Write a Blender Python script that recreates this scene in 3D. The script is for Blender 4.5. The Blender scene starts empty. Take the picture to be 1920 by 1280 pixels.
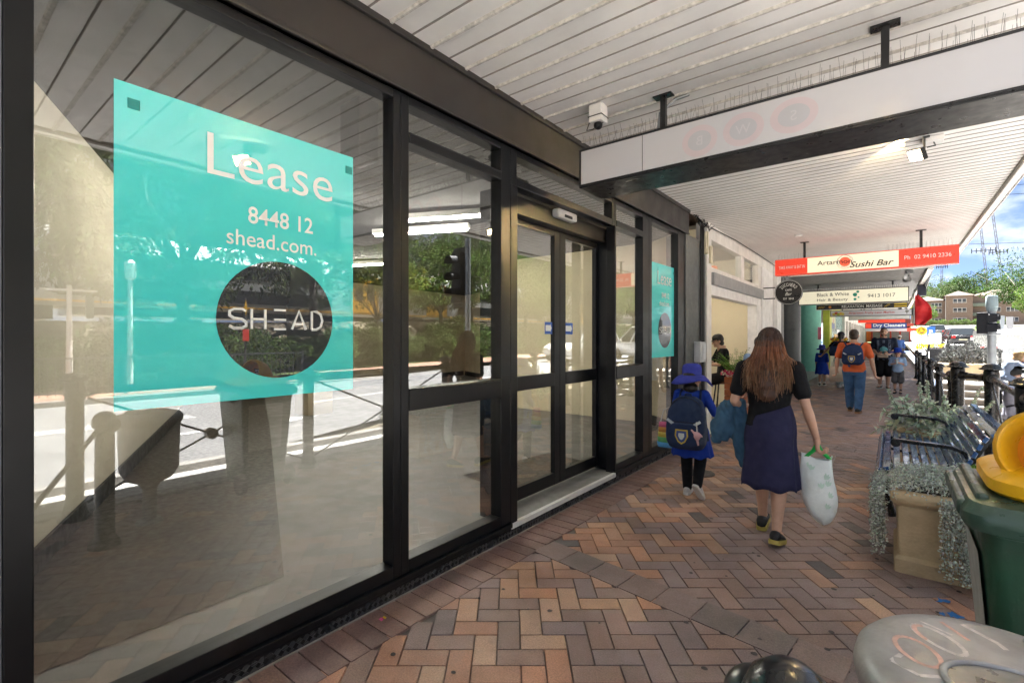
import bpy, bmesh, math, random
import numpy as np
from mathutils import Vector, Matrix, Euler, noise as mnoise
R = math.radians
scene = bpy.context.scene
COL = scene.collection

# ------------------------------------------------------------------ camera
cam_d = bpy.data.cameras.new("camera"); cam = bpy.data.objects.new("camera", cam_d); COL.objects.link(cam)
cam.location = (2.33, 0.0, 1.55)
cam.rotation_euler = (R(90), 0, math.atan(712/900.0))
cam_d.sensor_width = 36.0; cam_d.lens = 900/1920*36.0
cam_d.shift_y = -8/1920.0
cam_d.clip_start = 0.02; cam_d.clip_end = 2000
scene.camera = cam

# ------------------------------------------------------------------ light
SUN_EL, SUN_AZ = R(70), math.atan2(-0.22, 0.97)
SUN_STR, SKY_STR, EXPO = 5.0, 0.05, 3.85
world = bpy.data.worlds.new("World"); scene.world = world; world.use_nodes = True
wn, wl = world.node_tree.nodes, world.node_tree.links
wn.clear()
wo = wn.new("ShaderNodeOutputWorld"); wb = wn.new("ShaderNodeBackground")
sky = wn.new("ShaderNodeTexSky"); sky.sky_type = 'NISHITA'; sky.sun_disc = False
sky.sun_elevation = SUN_EL; sky.sun_rotation = SUN_AZ; sky.altitude = 50; sky.air_density = 0.11; sky.dust_density = 0.0; sky.ozone_density = 3.0
tc = wn.new("ShaderNodeTexCoord"); mp = wn.new("ShaderNodeMapping"); mp.inputs['Scale'].default_value = (1.0, 1.0, 2.2)
nz = wn.new("ShaderNodeTexNoise"); nz.inputs['Scale'].default_value = 3.4; nz.inputs['Detail'].default_value = 8; nz.inputs['Roughness'].default_value = 0.55
rp = wn.new("ShaderNodeValToRGB"); rp.color_ramp.elements[0].position = 0.49; rp.color_ramp.elements[1].position = 0.61
mx = wn.new("ShaderNodeMix"); mx.data_type = 'RGBA'
hs = wn.new("ShaderNodeMix"); hs.data_type = 'RGBA'; hs.inputs['Factor'].default_value = 0.4
hs.inputs['B'].default_value = (0.85, 1.1, 1.5, 1)
wl.new(tc.outputs['Generated'], mp.inputs['Vector']); wl.new(mp.outputs['Vector'], nz.inputs['Vector'])
wl.new(nz.outputs['Fac'], rp.inputs['Fac']); wl.new(rp.outputs['Color'], mx.inputs['Factor'])
wl.new(sky.outputs['Color'], hs.inputs['A']); wl.new(hs.outputs['Result'], mx.inputs['A'])
mx.inputs['B'].default_value = (2.3, 2.36, 2.45, 1)
wl.new(mx.outputs['Result'], wb.inputs['Color']); wb.inputs['Strength'].default_value = SKY_STR
wl.new(wb.outputs['Background'], wo.inputs['Surface'])
sd = bpy.data.lights.new("sun", 'SUN'); so = bpy.data.objects.new("sun", sd); COL.objects.link(so)
sd.energy = SUN_STR; sd.angle = R(0.6); sd.color = (1.0, 0.97, 0.935)
sv = Vector((math.sin(SUN_AZ)*math.cos(SUN_EL), math.cos(SUN_AZ)*math.cos(SUN_EL), math.sin(SUN_EL)))
so.rotation_euler = (-sv).to_track_quat('-Z', 'Y').to_euler()
scene.view_settings.view_transform = 'Standard'; scene.view_settings.look = 'None'
scene.view_settings.exposure = EXPO; scene.view_settings.gamma = 1
scene.render.engine = 'CYCLES'
cy = scene.cycles
cy.use_denoising = True
try: cy.denoiser = 'OPENIMAGEDENOISE'
except Exception: pass
cy.max_bounces = 10; cy.diffuse_bounces = 4; cy.glossy_bounces = 5; cy.transparent_max_bounces = 24; cy.transmission_bounces = 6
cy.sample_clamp_indirect = 8; cy.caustics_reflective = False; cy.caustics_refractive = False

# ------------------------------------------------------------------ helpers
class MB:
    """collects faces, with one material slot per face, and builds ONE mesh object"""
    def __init__(s): s.v = []; s.f = []; s.m = []; s.c = None
    def quad(s, a, b, c, d, m=0):
        n = len(s.v); s.v += [tuple(a), tuple(b), tuple(c), tuple(d)]; s.f.append((n, n+1, n+2, n+3)); s.m.append(m); return s
    def poly(s, pts, m=0):
        n = len(s.v); s.v += [tuple(p) for p in pts]; s.f.append(tuple(range(n, n+len(pts)))); s.m.append(m); return s
    def box(s, x0, x1, y0, y1, z0, z1, m=0, M=None):
        n = len(s.v)
        vs = [Vector((x, y, z)) for z in (z0, z1) for x, y in ((x0, y0), (x1, y0), (x1, y1), (x0, y1))]
        if M is not None: vs = [M @ p for p in vs]
        s.v += [tuple(p) for p in vs]
        for q in ((0,3,2,1), (4,5,6,7), (0,1,5,4), (1,2,6,5), (2,3,7,6), (3,0,4,7)):
            s.f.append(tuple(n+i for i in q)); s.m.append(m)
        return s
    def rings(s, rs, m=0, cap0=True, cap1=True, closed=True):
        n = len(s.v); k = len(rs[0])
        for r in rs: s.v += [tuple(p) for p in r]
        for i in range(len(rs)-1):
            for j in range(k if closed else k-1):
                a, b = n+i*k+j, n+i*k+(j+1) % k
                s.f.append((a, b, b+k, a+k)); s.m.append(m)
        if cap0: s.f.append(tuple(n+j for j in reversed(range(k)))); s.m.append(m)
        if cap1: s.f.append(tuple(n+(len(rs)-1)*k+j for j in range(k))); s.m.append(m)
        return s
    def cone(s, p0, p1, r0, r1=None, n=12, m=0, cap=True):
        p0, p1 = Vector(p0), Vector(p1); r1 = r0 if r1 is None else r1
        d = (p1-p0).normalized(); u = d.orthogonal().normalized(); w = d.cross(u)
        ring = lambda p, r: [p+(u*math.cos(t)+w*math.sin(t))*r for t in (2*math.pi*i/n for i in range(n))]
        return s.rings([ring(p0, r0), ring(p1, r1)], m, cap, cap)
    def capsule(s, p0, r0, p1, r1, n=12, m=0, h=3):
        p0, p1 = Vector(p0), Vector(p1); d = p1-p0
        d = d.normalized() if d.length > 1e-6 else Vector((0, 0, 1))
        u = d.orthogonal().normalized(); w = d.cross(u); rs = []
        def ring(p, r): return [p+(u*math.cos(t)+w*math.sin(t))*r for t in (2*math.pi*i/n for i in range(n))]
        for k in range(h):
            a = math.pi/2*(1-(k+0.35)/h); rs.append(ring(p0-d*r0*math.sin(a), r0*math.cos(a)))
        rs.append(ring(p0, r0)); rs.append(ring(p1, r1))
        for k in range(h-1, -1, -1):
            a = math.pi/2*(1-(k+0.35)/h); rs.append(ring(p1+d*r1*math.sin(a), r1*math.cos(a)))
        return s.rings(rs, m)
    def tube(s, pts, r, n=8, m=0, cap=True):
        pts = [Vector(p) for p in pts]; rs = []; u = None
        for i, p in enumerate(pts):
            d = (pts[min(i+1, len(pts)-1)]-pts[max(i-1, 0)]).normalized()
            if u is None: u = d.orthogonal().normalized()
            u = (u-d*u.dot(d)); u = u.normalized() if u.length > 1e-5 else d.orthogonal().normalized()
            w = d.cross(u); rr = r[i] if isinstance(r, (list, tuple)) else r
            rs.append([p+(u*math.cos(t)+w*math.sin(t))*rr for t in (2*math.pi*k/n for k in range(n))])
        return s.rings(rs, m, cap, cap)
    def lathe(s, prof, c=(0, 0, 0), n=20, m=0, axis=None):
        """prof: list of (radius, z) from bottom to top"""
        c = Vector(c); rs = []
        for r, z in prof:
            rs.append([c+Vector((r*math.cos(t), r*math.sin(t), z)) for t in (2*math.pi*k/n for k in range(n))])
        return s.rings(rs, m)
    def ell(s, c, rx, ry, rz, n=16, k=9, m=0, M=None):
        c = Vector(c); rs = []
        for i in range(k):
            a = -math.pi/2+math.pi*(i+0.25)/(k-0.5)
            ring = [Vector((rx*math.cos(a)*math.cos(t), ry*math.cos(a)*math.sin(t), rz*math.sin(a))) for t in (2*math.pi*j/n for j in range(n))]
            rs.append([c+((M @ p) if M is not None else p) for p in ring])
        return s.rings(rs, m)
    def xf(s, M):
        s.v = [tuple(M @ Vector(p)) for p in s.v]; return s
    def mesh(s, name, mats):
        me = bpy.data.meshes.new(name); me.from_pydata(s.v, [], s.f)
        for m in (mats if isinstance(mats, (list, tuple)) else [mats]): me.materials.append(m)
        if any(s.m): me.polygons.foreach_set('material_index', s.m)
        me.update(); return me
    def build(s, name, mats, parent=None, smooth=False, bevel=0, seg=2, loc=None, rz=0, label=None):
        return link(name, s.mesh(name, mats), parent, smooth, bevel, seg, loc, rz, label)

def link(name, me, parent=None, smooth=False, bevel=0, seg=2, loc=None, rz=0, label=None):
    o = bpy.data.objects.new(name, me); COL.objects.link(o)
    if parent is not None: o.parent = parent
    if loc is not None: o.location = loc
    if rz: o.rotation_euler = (0, 0, rz)
    if smooth:
        me.polygons.foreach_set('use_smooth', [True]*len(me.polygons))
        if smooth is not True:
            try: me.set_sharp_from_angle(angle=R(smooth))
            except Exception: pass
    if bevel:
        b = o.modifiers.new("bevel", 'BEVEL'); b.width = bevel; b.segments = seg; b.limit_method = 'ANGLE'; b.angle_limit = R(40)
        try: b.harden_normals = False
        except Exception: pass
    if label: o['label'] = label
    return o
def empty(name, loc=(0, 0, 0), rz=0):
    o = bpy.data.objects.new(name, None); COL.objects.link(o); o.location = loc; o.rotation_euler = (0, 0, rz); o.empty_display_size = 0.1
    return o
def tag(o, label=None, cat=None, group=None, kind=None):
    if label: o['label'] = label
    if cat: o['category'] = cat
    if group: o['group'] = group
    if kind: o['kind'] = kind
    return o
def thing(name, label, cat, loc=(0, 0, 0), rz=0, group=None): return tag(empty(name, loc, rz), label, cat, group)
def copy_tree(o, parent=None):
    c = o.copy(); COL.objects.link(c)
    if parent is not None: c.parent = parent
    for ch in [q for q in bpy.data.objects if q.parent == o]: copy_tree(ch, c)
    return c
def struct(o): o['kind'] = 'structure'; return o

# ------------------------------------------------------------------ materials
_M = {}
def mat(name, col, rough=0.6, metal=0.0, var=0.12, vscale=6.0, bump=0.0, bscale=60.0, spec=0.5, coat=0.0, attr=None, rvar=0.12, emit=None, estr=0, trans=0, dirt=0.0, sss=0):
    if name in _M: return _M[name]
    m = bpy.data.materials.new(name); m.use_nodes = True; n, l = m.node_tree.nodes, m.node_tree.links
    b = n['Principled BSDF']; b.inputs['Metallic'].default_value = metal; b.inputs['Roughness'].default_value = rough
    b.inputs['Specular IOR Level'].default_value = spec; b.inputs['Coat Weight'].default_value = coat
    if emit: b.inputs['Emission Color'].default_value = (*emit, 1); b.inputs['Emission Strength'].default_value = estr
    if trans: b.inputs['Transmission Weight'].default_value = trans
    if sss: b.inputs['Subsurface Weight'].default_value = sss; b.inputs['Subsurface Radius'].default_value = (0.012, 0.005, 0.003)
    t = n.new('ShaderNodeTexCoord')
    nz = n.new('ShaderNodeTexNoise'); nz.inputs['Scale'].default_value = vscale; nz.inputs['Detail'].default_value = 6; nz.inputs['Roughness'].default_value = 0.6
    l.new(t.outputs['Object'], nz.inputs['Vector'])
    mr = n.new('ShaderNodeMapRange'); mr.inputs['From Min'].default_value = 0.3; mr.inputs['From Max'].default_value = 0.7
    mr.inputs['To Min'].default_value = 1-var; mr.inputs['To Max'].default_value = 1+var
    l.new(nz.outputs['Fac'], mr.inputs['Value'])
    mixc = n.new('ShaderNodeMix'); mixc.data_type = 'RGBA'; mixc.blend_type = 'MULTIPLY'; mixc.inputs['Factor'].default_value = 1
    if attr:
        a = n.new('ShaderNodeAttribute'); a.attribute_name = attr; l.new(a.outputs['Color'], mixc.inputs['A'])
    else: mixc.inputs['A'].default_value = (*col, 1)
    l.new(mr.outputs['Result'], mixc.inputs['B'])
    out = mixc.outputs['Result']
    if dirt:
        n2 = n.new('ShaderNodeTexNoise'); n2.inputs['Scale'].default_value = vscale*0.45; n2.inputs['Detail'].default_value = 9; n2.inputs['Roughness'].default_value = 0.7
        l.new(t.outputs['Object'], n2.inputs['Vector'])
        r2 = n.new('ShaderNodeMapRange'); r2.inputs['From Min'].default_value = 0.5; r2.inputs['From Max'].default_value = 0.75; r2.inputs['To Max'].default_value = dirt
        l.new(n2.outputs['Fac'], r2.inputs['Value'])
        m2 = n.new('ShaderNodeMix'); m2.data_type = 'RGBA'; m2.inputs['B'].default_value = (0.07, 0.058, 0.045, 1)
        l.new(r2.outputs['Result'], m2.inputs['Factor']); l.new(out, m2.inputs['A']); out = m2.outputs['Result']
    l.new(out, b.inputs['Base Color'])
    if rvar:
        m3 = n.new('ShaderNodeMapRange'); m3.inputs['From Min'].default_value = 0.3; m3.inputs['From Max'].default_value = 0.7
        m3.inputs['To Min'].default_value = max(0.02, rough-rvar); m3.inputs['To Max'].default_value = min(1, rough+rvar)
        n4 = n.new('ShaderNodeTexNoise'); n4.inputs['Scale'].default_value = vscale*2.3; n4.inputs['Detail'].default_value = 5
        l.new(t.outputs['Object'], n4.inputs['Vector']); l.new(n4.outputs['Fac'], m3.inputs['Value']); l.new(m3.outputs['Result'], b.inputs['Roughness'])
    if bump:
        n5 = n.new('ShaderNodeTexNoise'); n5.inputs['Scale'].default_value = bscale; n5.inputs['Detail'].default_value = 5
        bp = n.new('ShaderNodeBump'); bp.inputs['Strength'].default_value = bump; bp.inputs['Distance'].default_value = 0.01
        l.new(t.outputs['Object'], n5.inputs['Vector']); l.new(n5.outputs['Fac'], bp.inputs['Height']); l.new(bp.outputs['Normal'], b.inputs['Normal'])
    _M[name] = m; return m
def cloth(name, col, rough=0.85, var=0.15): return mat('cloth_'+name, col, rough, var=var, vscale=9, bump=0.35, bscale=38, spec=0.2)
def glass_mat(name, tint, base=0.2, rough=0.0, gcol=(1, 1, 1)):
    m = bpy.data.materials.new(name); m.use_nodes = True; n, l = m.node_tree.nodes, m.node_tree.links; n.clear()
    o = n.new('ShaderNodeOutputMaterial'); tr = n.new('ShaderNodeBsdfTransparent'); gl = n.new('ShaderNodeBsdfGlossy'); mx = n.new('ShaderNodeMixShader')
    tr.inputs['Color'].default_value = (*tint, 1); gl.inputs['Roughness'].default_value = rough; gl.inputs['Color'].default_value = (*gcol, 1)
    lw = n.new('ShaderNodeLayerWeight'); lw.inputs['Blend'].default_value = 0.5
    pw = n.new('ShaderNodeMath'); pw.operation = 'POWER'; pw.inputs[1].default_value = 3.2; l.new(lw.outputs['Facing'], pw.inputs[0])
    ad = n.new('ShaderNodeMath'); ad.operation = 'MULTIPLY_ADD'; ad.use_clamp = True; ad.inputs[1].default_value = .55; ad.inputs[2].default_value = base+.02
    l.new(pw.outputs[0], ad.inputs[0]); l.new(ad.outputs[0], mx.inputs['Fac'])
    l.new(tr.outputs[0], mx.inputs[1]); l.new(gl.outputs[0], mx.inputs[2]); l.new(mx.outputs[0], o.inputs['Surface'])
    return m
def vinyl_mat(name, col, gl=.18):
    m = mat(name, col, .5, var=.02, vscale=2, rvar=0); n, l = m.node_tree.nodes, m.node_tree.links
    g = n.new('ShaderNodeBsdfGlossy'); g.inputs['Roughness'].default_value = .0; mx = n.new('ShaderNodeMixShader'); mx.inputs['Fac'].default_value = gl
    l.new(n['Principled BSDF'].outputs[0], mx.inputs[1]); l.new(g.outputs[0], mx.inputs[2]); l.new(mx.outputs[0], n['Material Output'].inputs['Surface']); return m
def white_text(name, col): return mat('ink_'+name, col, 0.5, var=0.03, rvar=0)

_tc = {}
def text_mesh(body, size=1.0, bold=0.0, space=1.0, shear=0.0, lspace=1.0):
    k = (body, bold, space, shear, lspace)
    cu = bpy.data.curves.new('t', 'FONT'); cu.body = body; cu.size = 1; cu.offset = bold; cu.space_character = space; cu.shear = shear; cu.space_line = lspace
    cu.resolution_u = 4
    ob = bpy.data.objects.new('t', cu); COL.objects.link(ob)
    bpy.context.view_layer.update()
    me = bpy.data.meshes.new_from_object(ob.evaluated_get(bpy.context.evaluated_depsgraph_get()))
    bpy.data.objects.remove(ob); bpy.data.curves.remove(cu)
    return me
def letter(body, c, u, v, h=None, w=None, m=None, parent=None, bold=0.0, space=1.0, shear=0.0, depth=0.002, lift=0.003, name='lettering', lspace=1.0, hx=None):
    """writing centred on c in the plane of u (right) and v (up); h/w: height and width in metres"""
    me = text_mesh(body, 1, bold, space, shear, lspace)
    co = np.empty(len(me.vertices)*3); me.vertices.foreach_get('co', co); co = co.reshape(-1, 3)
    lo, hi = co.min(0), co.max(0); sz = hi-lo
    sx = sy = None
    if h: sy = h/sz[1]
    if w: sx = w/sz[0]
    sx = sx or sy; sy = sy or sx
    u, v, c = Vector(u).normalized(), Vector(v).normalized(), Vector(c); n = u.cross(v)
    pts = (co-(lo+hi)/2)*np.array([sx, sy, 0])
    out = np.outer(pts[:, 0], u)+np.outer(pts[:, 1], v)+np.array(c+n*lift)
    me.vertices.foreach_set('co', out.ravel()); me.materials.clear(); me.materials.append(m); me.update()
    me.name = name
    return link(name, me, parent)
def colour_faces(me, cols, name='Col'):
    """one colour per face -> corner attribute"""
    a = me.color_attributes.new(name, 'FLOAT_COLOR', 'CORNER')
    tot = np.empty(len(me.polygons), dtype=np.int32); me.polygons.foreach_get('loop_total', tot)
    arr = np.repeat(np.c_[np.asarray(cols, dtype=np.float32), np.ones(len(cols), np.float32)], tot, axis=0)
    a.data.foreach_set('color', arr.ravel())

BLACK = mat('black_frame', (0.0034, 0.0043, 0.0062), 0.38, var=0.12, vscale=2, rvar=0.05, spec=.35)
DKBROWN = mat('dark_fascia', (0.026, 0.024, 0.0235), 0.45, var=0.1, vscale=2, spec=.4)
GLASS = glass_mat('shop_glass', (0.95, 0.96, 0.95), 0.085)
ALU = mat('aluminium', (0.62, 0.63, 0.64), 0.35, 1.0)
STEEL = mat('steel_grey', (0.30, 0.32, 0.34), 0.45, 0.7)
IRON = mat('black_iron', (.008, .009, .011), .28, var=.15, rvar=.05, coat=.2)
WHITE = mat('white_paint', (.84, .83, .82), .5, dirt=.10)
CREAM = mat('cream_paint', (.80, .775, .73), .55, dirt=.12, vscale=4)
# ================================================================== SETTING
def road_z(y):
    pts = [(-200, 0), (6, 0), (16, .28), (40, .55), (70, 1.05), (90, 1.65), (150, 4.2), (200, 5.2), (400, 9), (1500, 20)]
    for (a, za), (b, zb) in zip(pts, pts[1:]):
        if y <= b:
            t = max(0, (y-a)/(b-a)); return za+(zb-za)*t
    return 20
# ---- brick footpath: every paver a bevelled block with its own colour
def make_footpath():
    rng = random.Random(4)
    V, Fc, C = [], [], []
    def brick(cx, cy, L, W, ang, col, z=0.0, g=0.0018, lift=0.0):
        ca, sa = math.cos(ang), math.sin(ang); n = len(V); tl = rng.uniform(-.0008, .0008); tl2 = rng.uniform(-.0008, .0008)
        for hx, hy, zz in ((L/2-g, W/2-g, -0.012), (L/2-g-.0022, W/2-g-.0022, 0.0)):
            for sx, sy in ((-1, -1), (1, -1), (1, 1), (-1, 1)):
                x, y = sx*hx, sy*hy
                V.append((cx+x*ca-y*sa, cy+x*sa+y*ca, z+zz+lift+(tl*sx+tl2*sy if zz == 0 else 0)))
        for q in ((4, 5, 6, 7), (0, 1, 5, 4), (1, 2, 6, 5), (2, 3, 7, 6), (3, 0, 4, 7)):
            Fc.append(tuple(n+i for i in q)); C.append(col)
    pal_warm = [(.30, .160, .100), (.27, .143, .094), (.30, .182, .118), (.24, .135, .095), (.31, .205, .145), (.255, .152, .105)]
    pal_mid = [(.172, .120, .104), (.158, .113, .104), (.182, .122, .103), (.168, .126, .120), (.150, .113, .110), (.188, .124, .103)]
    slate = [(.052, .046, .052), (.07, .06, .062)]
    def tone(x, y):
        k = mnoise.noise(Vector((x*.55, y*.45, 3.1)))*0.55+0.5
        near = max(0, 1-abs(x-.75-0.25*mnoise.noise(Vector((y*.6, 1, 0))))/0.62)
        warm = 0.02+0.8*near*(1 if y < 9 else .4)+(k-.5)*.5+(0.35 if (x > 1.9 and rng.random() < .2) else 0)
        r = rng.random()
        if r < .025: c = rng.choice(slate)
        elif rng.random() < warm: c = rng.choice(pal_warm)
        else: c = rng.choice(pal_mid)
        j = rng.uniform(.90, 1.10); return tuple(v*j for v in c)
    AN = R(38.5); ca, sa = math.cos(AN), math.sin(AN); w = .117
    bands = [2.98, 8.3, 13.6, 18.9, 24.2, 29.5]
    def in_band(x, y):
        return any(abs(y-(b-.125*x)) < .05 for b in bands)
    X0f, X1f, Y0f, Y1f = .30, 3.20, -2.4, 40
    for i in range(-60, 400):
        for j in range(-320, 320):
            r = (i-j) % 4
            if r == 0: a, b, L, W = i+1, j+.5, 2*w, w
            elif r == 3: a, b, L, W = i+.5, j+1, w, 2*w
            else: continue
            a *= w; b *= w
            x, y = a*ca-b*sa, a*sa+b*ca
            if not (X0f-.04 < x < X1f and Y0f < y < Y1f) or in_band(x, y): continue
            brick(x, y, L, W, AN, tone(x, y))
    # plum coloured header course along the shops
    y = Y0f
    while y < Y1f:
        c = rng.choice([(.125, .078, .070), (.14, .085, .075), (.115, .074, .07), (.15, .095, .08)]); j = rng.uniform(.9, 1.1)
        brick(.165, y, .29, .118, 0, tuple(v*j for v in c), lift=.0035); y += .118
    # cross bands of dark headers
    for b in bands:
        k = 0; x = .42; a = -math.atan(.125)
        while x < 3.3:
            c = rng.choice([(.135, .105, .098), (.12, .097, .094), (.15, .11, .10)]); j = rng.uniform(.9, 1.15)
            brick(x, b-.125*x, .236, .236, a, tuple(v*j for v in c), lift=.0032); x += .234
    me = bpy.data.meshes.new('footpath'); me.from_pydata(V, [], Fc)
    colour_faces(me, C)
    m = bpy.data.materials.new('paver'); m.use_nodes = True; n, l = m.node_tree.nodes, m.node_tree.links; bs = n['Principled BSDF']
    at = n.new('ShaderNodeAttribute'); at.attribute_name = 'Col'; t = n.new('ShaderNodeTexCoord')
    def nz(sc, d=6, ro=.6):
        q = n.new('ShaderNodeTexNoise'); q.inputs['Scale'].default_value = sc; q.inputs['Detail'].default_value = d; q.inputs['Roughness'].default_value = ro
        l.new(t.outputs['Object'], q.inputs['Vector']); return q.outputs['Fac']
    def mrange(v, a, b, c, d):
        q = n.new('ShaderNodeMapRange'); l.new(v, q.inputs['Value'])
        for k, x in zip(('From Min', 'From Max', 'To Min', 'To Max'), (a, b, c, d)): q.inputs[k].default_value = x
        return q.outputs['Result']
    def mixc(f, A, B, bt='MIX'):
        q = n.new('ShaderNodeMix'); q.data_type = 'RGBA'; q.blend_type = bt
        if isinstance(f, float): q.inputs['Factor'].default_value = f
        else: l.new(f, q.inputs['Factor'])
        for s, x in (('A', A), ('B', B)):
            if isinstance(x, tuple): q.inputs[s].default_value = (*x, 1)
            else: l.new(x, q.inputs[s])
        return q.outputs['Result']
    g = mrange(nz(120, 6, .8), .33, .67, .92, 2.15)
    c1 = mixc(1.0, at.outputs['Color'], g, 'MULTIPLY')
    g2 = mrange(nz(1.3, 8, .65), .35, .68, .75, 1.22); c2 = mixc(1.0, c1, g2, 'MULTIPLY')
    c3 = mixc(mrange(nz(2.1, 12, .82), .52, .74, 0, .55), c2, (.27, .225, .205))          # pale efflorescence
    c4 = mixc(mrange(nz(1.7, 11, .78), .57, .72, 0, .5), c3, (.075, .058, .054))           # dark stains
    l.new(c4, bs.inputs['Base Color'])
    l.new(mrange(nz(7, 6), .3, .7, .36, .66), bs.inputs['Roughness'])
    bp = n.new('ShaderNodeBump'); bp.inputs['Strength'].default_value = .6; bp.inputs['Distance'].default_value = .005
    l.new(nz(160, 6, .8), bp.inputs['Height']); l.new(bp.outputs['Normal'], bs.inputs['Normal'])
    me.materials.append(m)
    return struct(link('footpath', me))
make_footpath()
MORTAR = mat('mortar', (.15, .13, .115), .9, bump=.4, bscale=200)
b = MB(); b.box(-12, 3.22, -3, 110, -.35, -.012); struct(b.build('footpath_base', MORTAR))
# kerb edge strip beside the railing
CONC = mat('concrete', (.22, .21, .195), .85, var=.2, vscale=3, bump=.3, bscale=90, dirt=.35)
b = MB(); b.box(3.225, 3.40, -3, 6.2, -.3, .012); b.box(3.225, 3.40, 17, 100, -.3, .012); struct(b.build('kerb', CONC, bevel=.012))

# ---- terrain, road, far footpath
ROAD = mat('asphalt', (.14, .14, .141), .85, var=.16, vscale=1.2, bump=.35, bscale=150)
GRASS = mat('verge_grass', (.085, .12, .035), .95, var=.4, vscale=2.5, bump=.5, bscale=30)
DIRT = mat('earth', (.11, .09, .06), .95, var=.4, vscale=1.5, bump=.5, bscale=20)
LINE = mat('road_paint', (.45, .45, .44), .7, var=.12, vscale=12)
def road_cx(y):
    """centre line: straight beside the shops, swings right then left up the hill"""
    return 7.6+0.0014*max(0, y-88)**2
def strip(name, xf0, xf1, y0, y1, dz, m, step=4.0, zf=None):
    b = MB(); ys = [y0+(y1-y0)*i/max(1, int((y1-y0)/step)) for i in range(max(1, int((y1-y0)/step))+1)]
    for a, c in zip(ys, ys[1:]):
        z = (zf or road_z)
        b.quad((xf0(a), a, z(a)+dz), (xf1(a), a, z(a)+dz), (xf1(c), c, z(c)+dz), (xf0(c), c, z(c)+dz))
    return b.build(name, m)
# wide ground sheet with the hill and the railway embankment built into it
def ground_z(x, y):
    z = road_z(y)-.10
    zr = z
    if x > 15.5:
        t = min(1, (x-15.5)/4.0); t = t*t*(3-2*t); zr = z+(2.2+.004*max(0, y))*t*max(0.0, 1-max(0, y-55)/40)
    if y > 95: zr += 0.02*max(0, abs(x-14)-14)
    if x < 2: zr = min(zr, road_z(y)-.3) if y < 70 else zr
    return zr
b = MB(); xs = [-400, -150, -60, -30, -13, 3.41, 4.6, 9, 13, 15.5, 16.5, 17.5, 18.5, 19.5, 22, 26, 32, 60, 120, 250, 600]
ysg = [-250, -120, -60, -30, -15, 0, 7.7, 16.8, 25, 40, 55, 70, 85, 100, 115, 140, 180, 260, 420, 800, 1400]
for i in range(len(xs)-1):
    for j in range(len(ysg)-1):
        if -13 <= xs[i] and xs[i+1] <= 3.41 and -3 <= ysg[j] and ysg[j+1] <= 110: continue
        if xs[i] == 3.41 and 0 <= ysg[j] < 16: continue
        q = [(xs[i], ysg[j]), (xs[i+1], ysg[j]), (xs[i+1], ysg[j+1]), (xs[i], ysg[j+1])]
        b.quad(*[(x, y, ground_z(x, y)-.03) for x, y in q])
g_ = b.build('ground', DIRT, smooth=True); struct(g_)
struct(strip('road', lambda y: (4.1 if y < 6 else 5.35) if y < 60 else road_cx(y)-4.4, lambda y: 12.1 if y < 25 else road_cx(y)+4.5, -70, 158, 0, ROAD))
PAVE = mat('pale_paving', (.40, .39, .37), .85, var=.15, vscale=3, bump=.3, bscale=90, dirt=.15)
struct(strip('side_path', lambda y: 3.40, lambda y: 3.95, -70, 6.0, .012, PAVE))
struct(strip('side_path', lambda y: 3.40, lambda y: 5.2, 16.6, 60, .12, PAVE))
b = MB(); b.box(3.95, 4.1, -70, 6, -.2, .10); struct(b.build('kerb', CONC, bevel=.012))
struct(strip('kerb', lambda y: 5.2, lambda y: 5.36, 8, 60, .115, CONC))
b = MB(); b.box(12.1, 12.28, -70, 60, -.2, .13); struct(b.build('kerb', CONC, bevel=.015))
# centre line and lane marks
struct(strip('road_marking', lambda y: 8.15, lambda y: 8.27, -40, 3.5, .006, LINE)); struct(strip('road_marking', lambda y: 8.40, lambda y: 8.52, -40, 3.5, .006, LINE))
for k in range(14):
    y = 6+k*5.2; struct(strip('road_marking', lambda y: road_cx(y)+.72, lambda y: road_cx(y)+.86, y, y+2.2, .006, LINE, 1.1))
b = MB()                                                   # straight-ahead arrow
b.box(6.42, 6.58, 2.3, 4.2, .004, .008); b.poly([(6.2, 4.2, .0082), (6.8, 4.2, .0082), (6.5, 5.1, .0082)])
struct(b.build('road_marking', LINE))
FARBRICK = mat('far_brick', (.27, .145, .10), .85, var=.3, vscale=8, bump=.3, bscale=80)
struct(strip('far_footpath', lambda y: 12.28, lambda y: 14.6, -70, 50, .14, FARBRICK))
struct(strip('verge', lambda y: 14.6, lambda y: 15.9, -70, 50, .13, GRASS))
# hill top road junction and verges
struct(strip('verge', lambda y: road_cx(y)+4.5, lambda y: road_cx(y)+10, 62, 150, .02, GRASS))
struct(strip('verge', lambda y: road_cx(y)-9, lambda y: road_cx(y)-4.5, 62, 150, .02, GRASS))
b = MB(); b.quad((-60, 148, road_z(148)+.02), (120, 148, road_z(148)+.02), (120, 160, road_z(160)+.02), (-60, 160, road_z(160)+.02)); struct(b.build('road', ROAD))
struct(strip('side_road', lambda y: road_cx(y)+7, lambda y: 60, 70, 84, .03, ROAD, 2))

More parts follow.
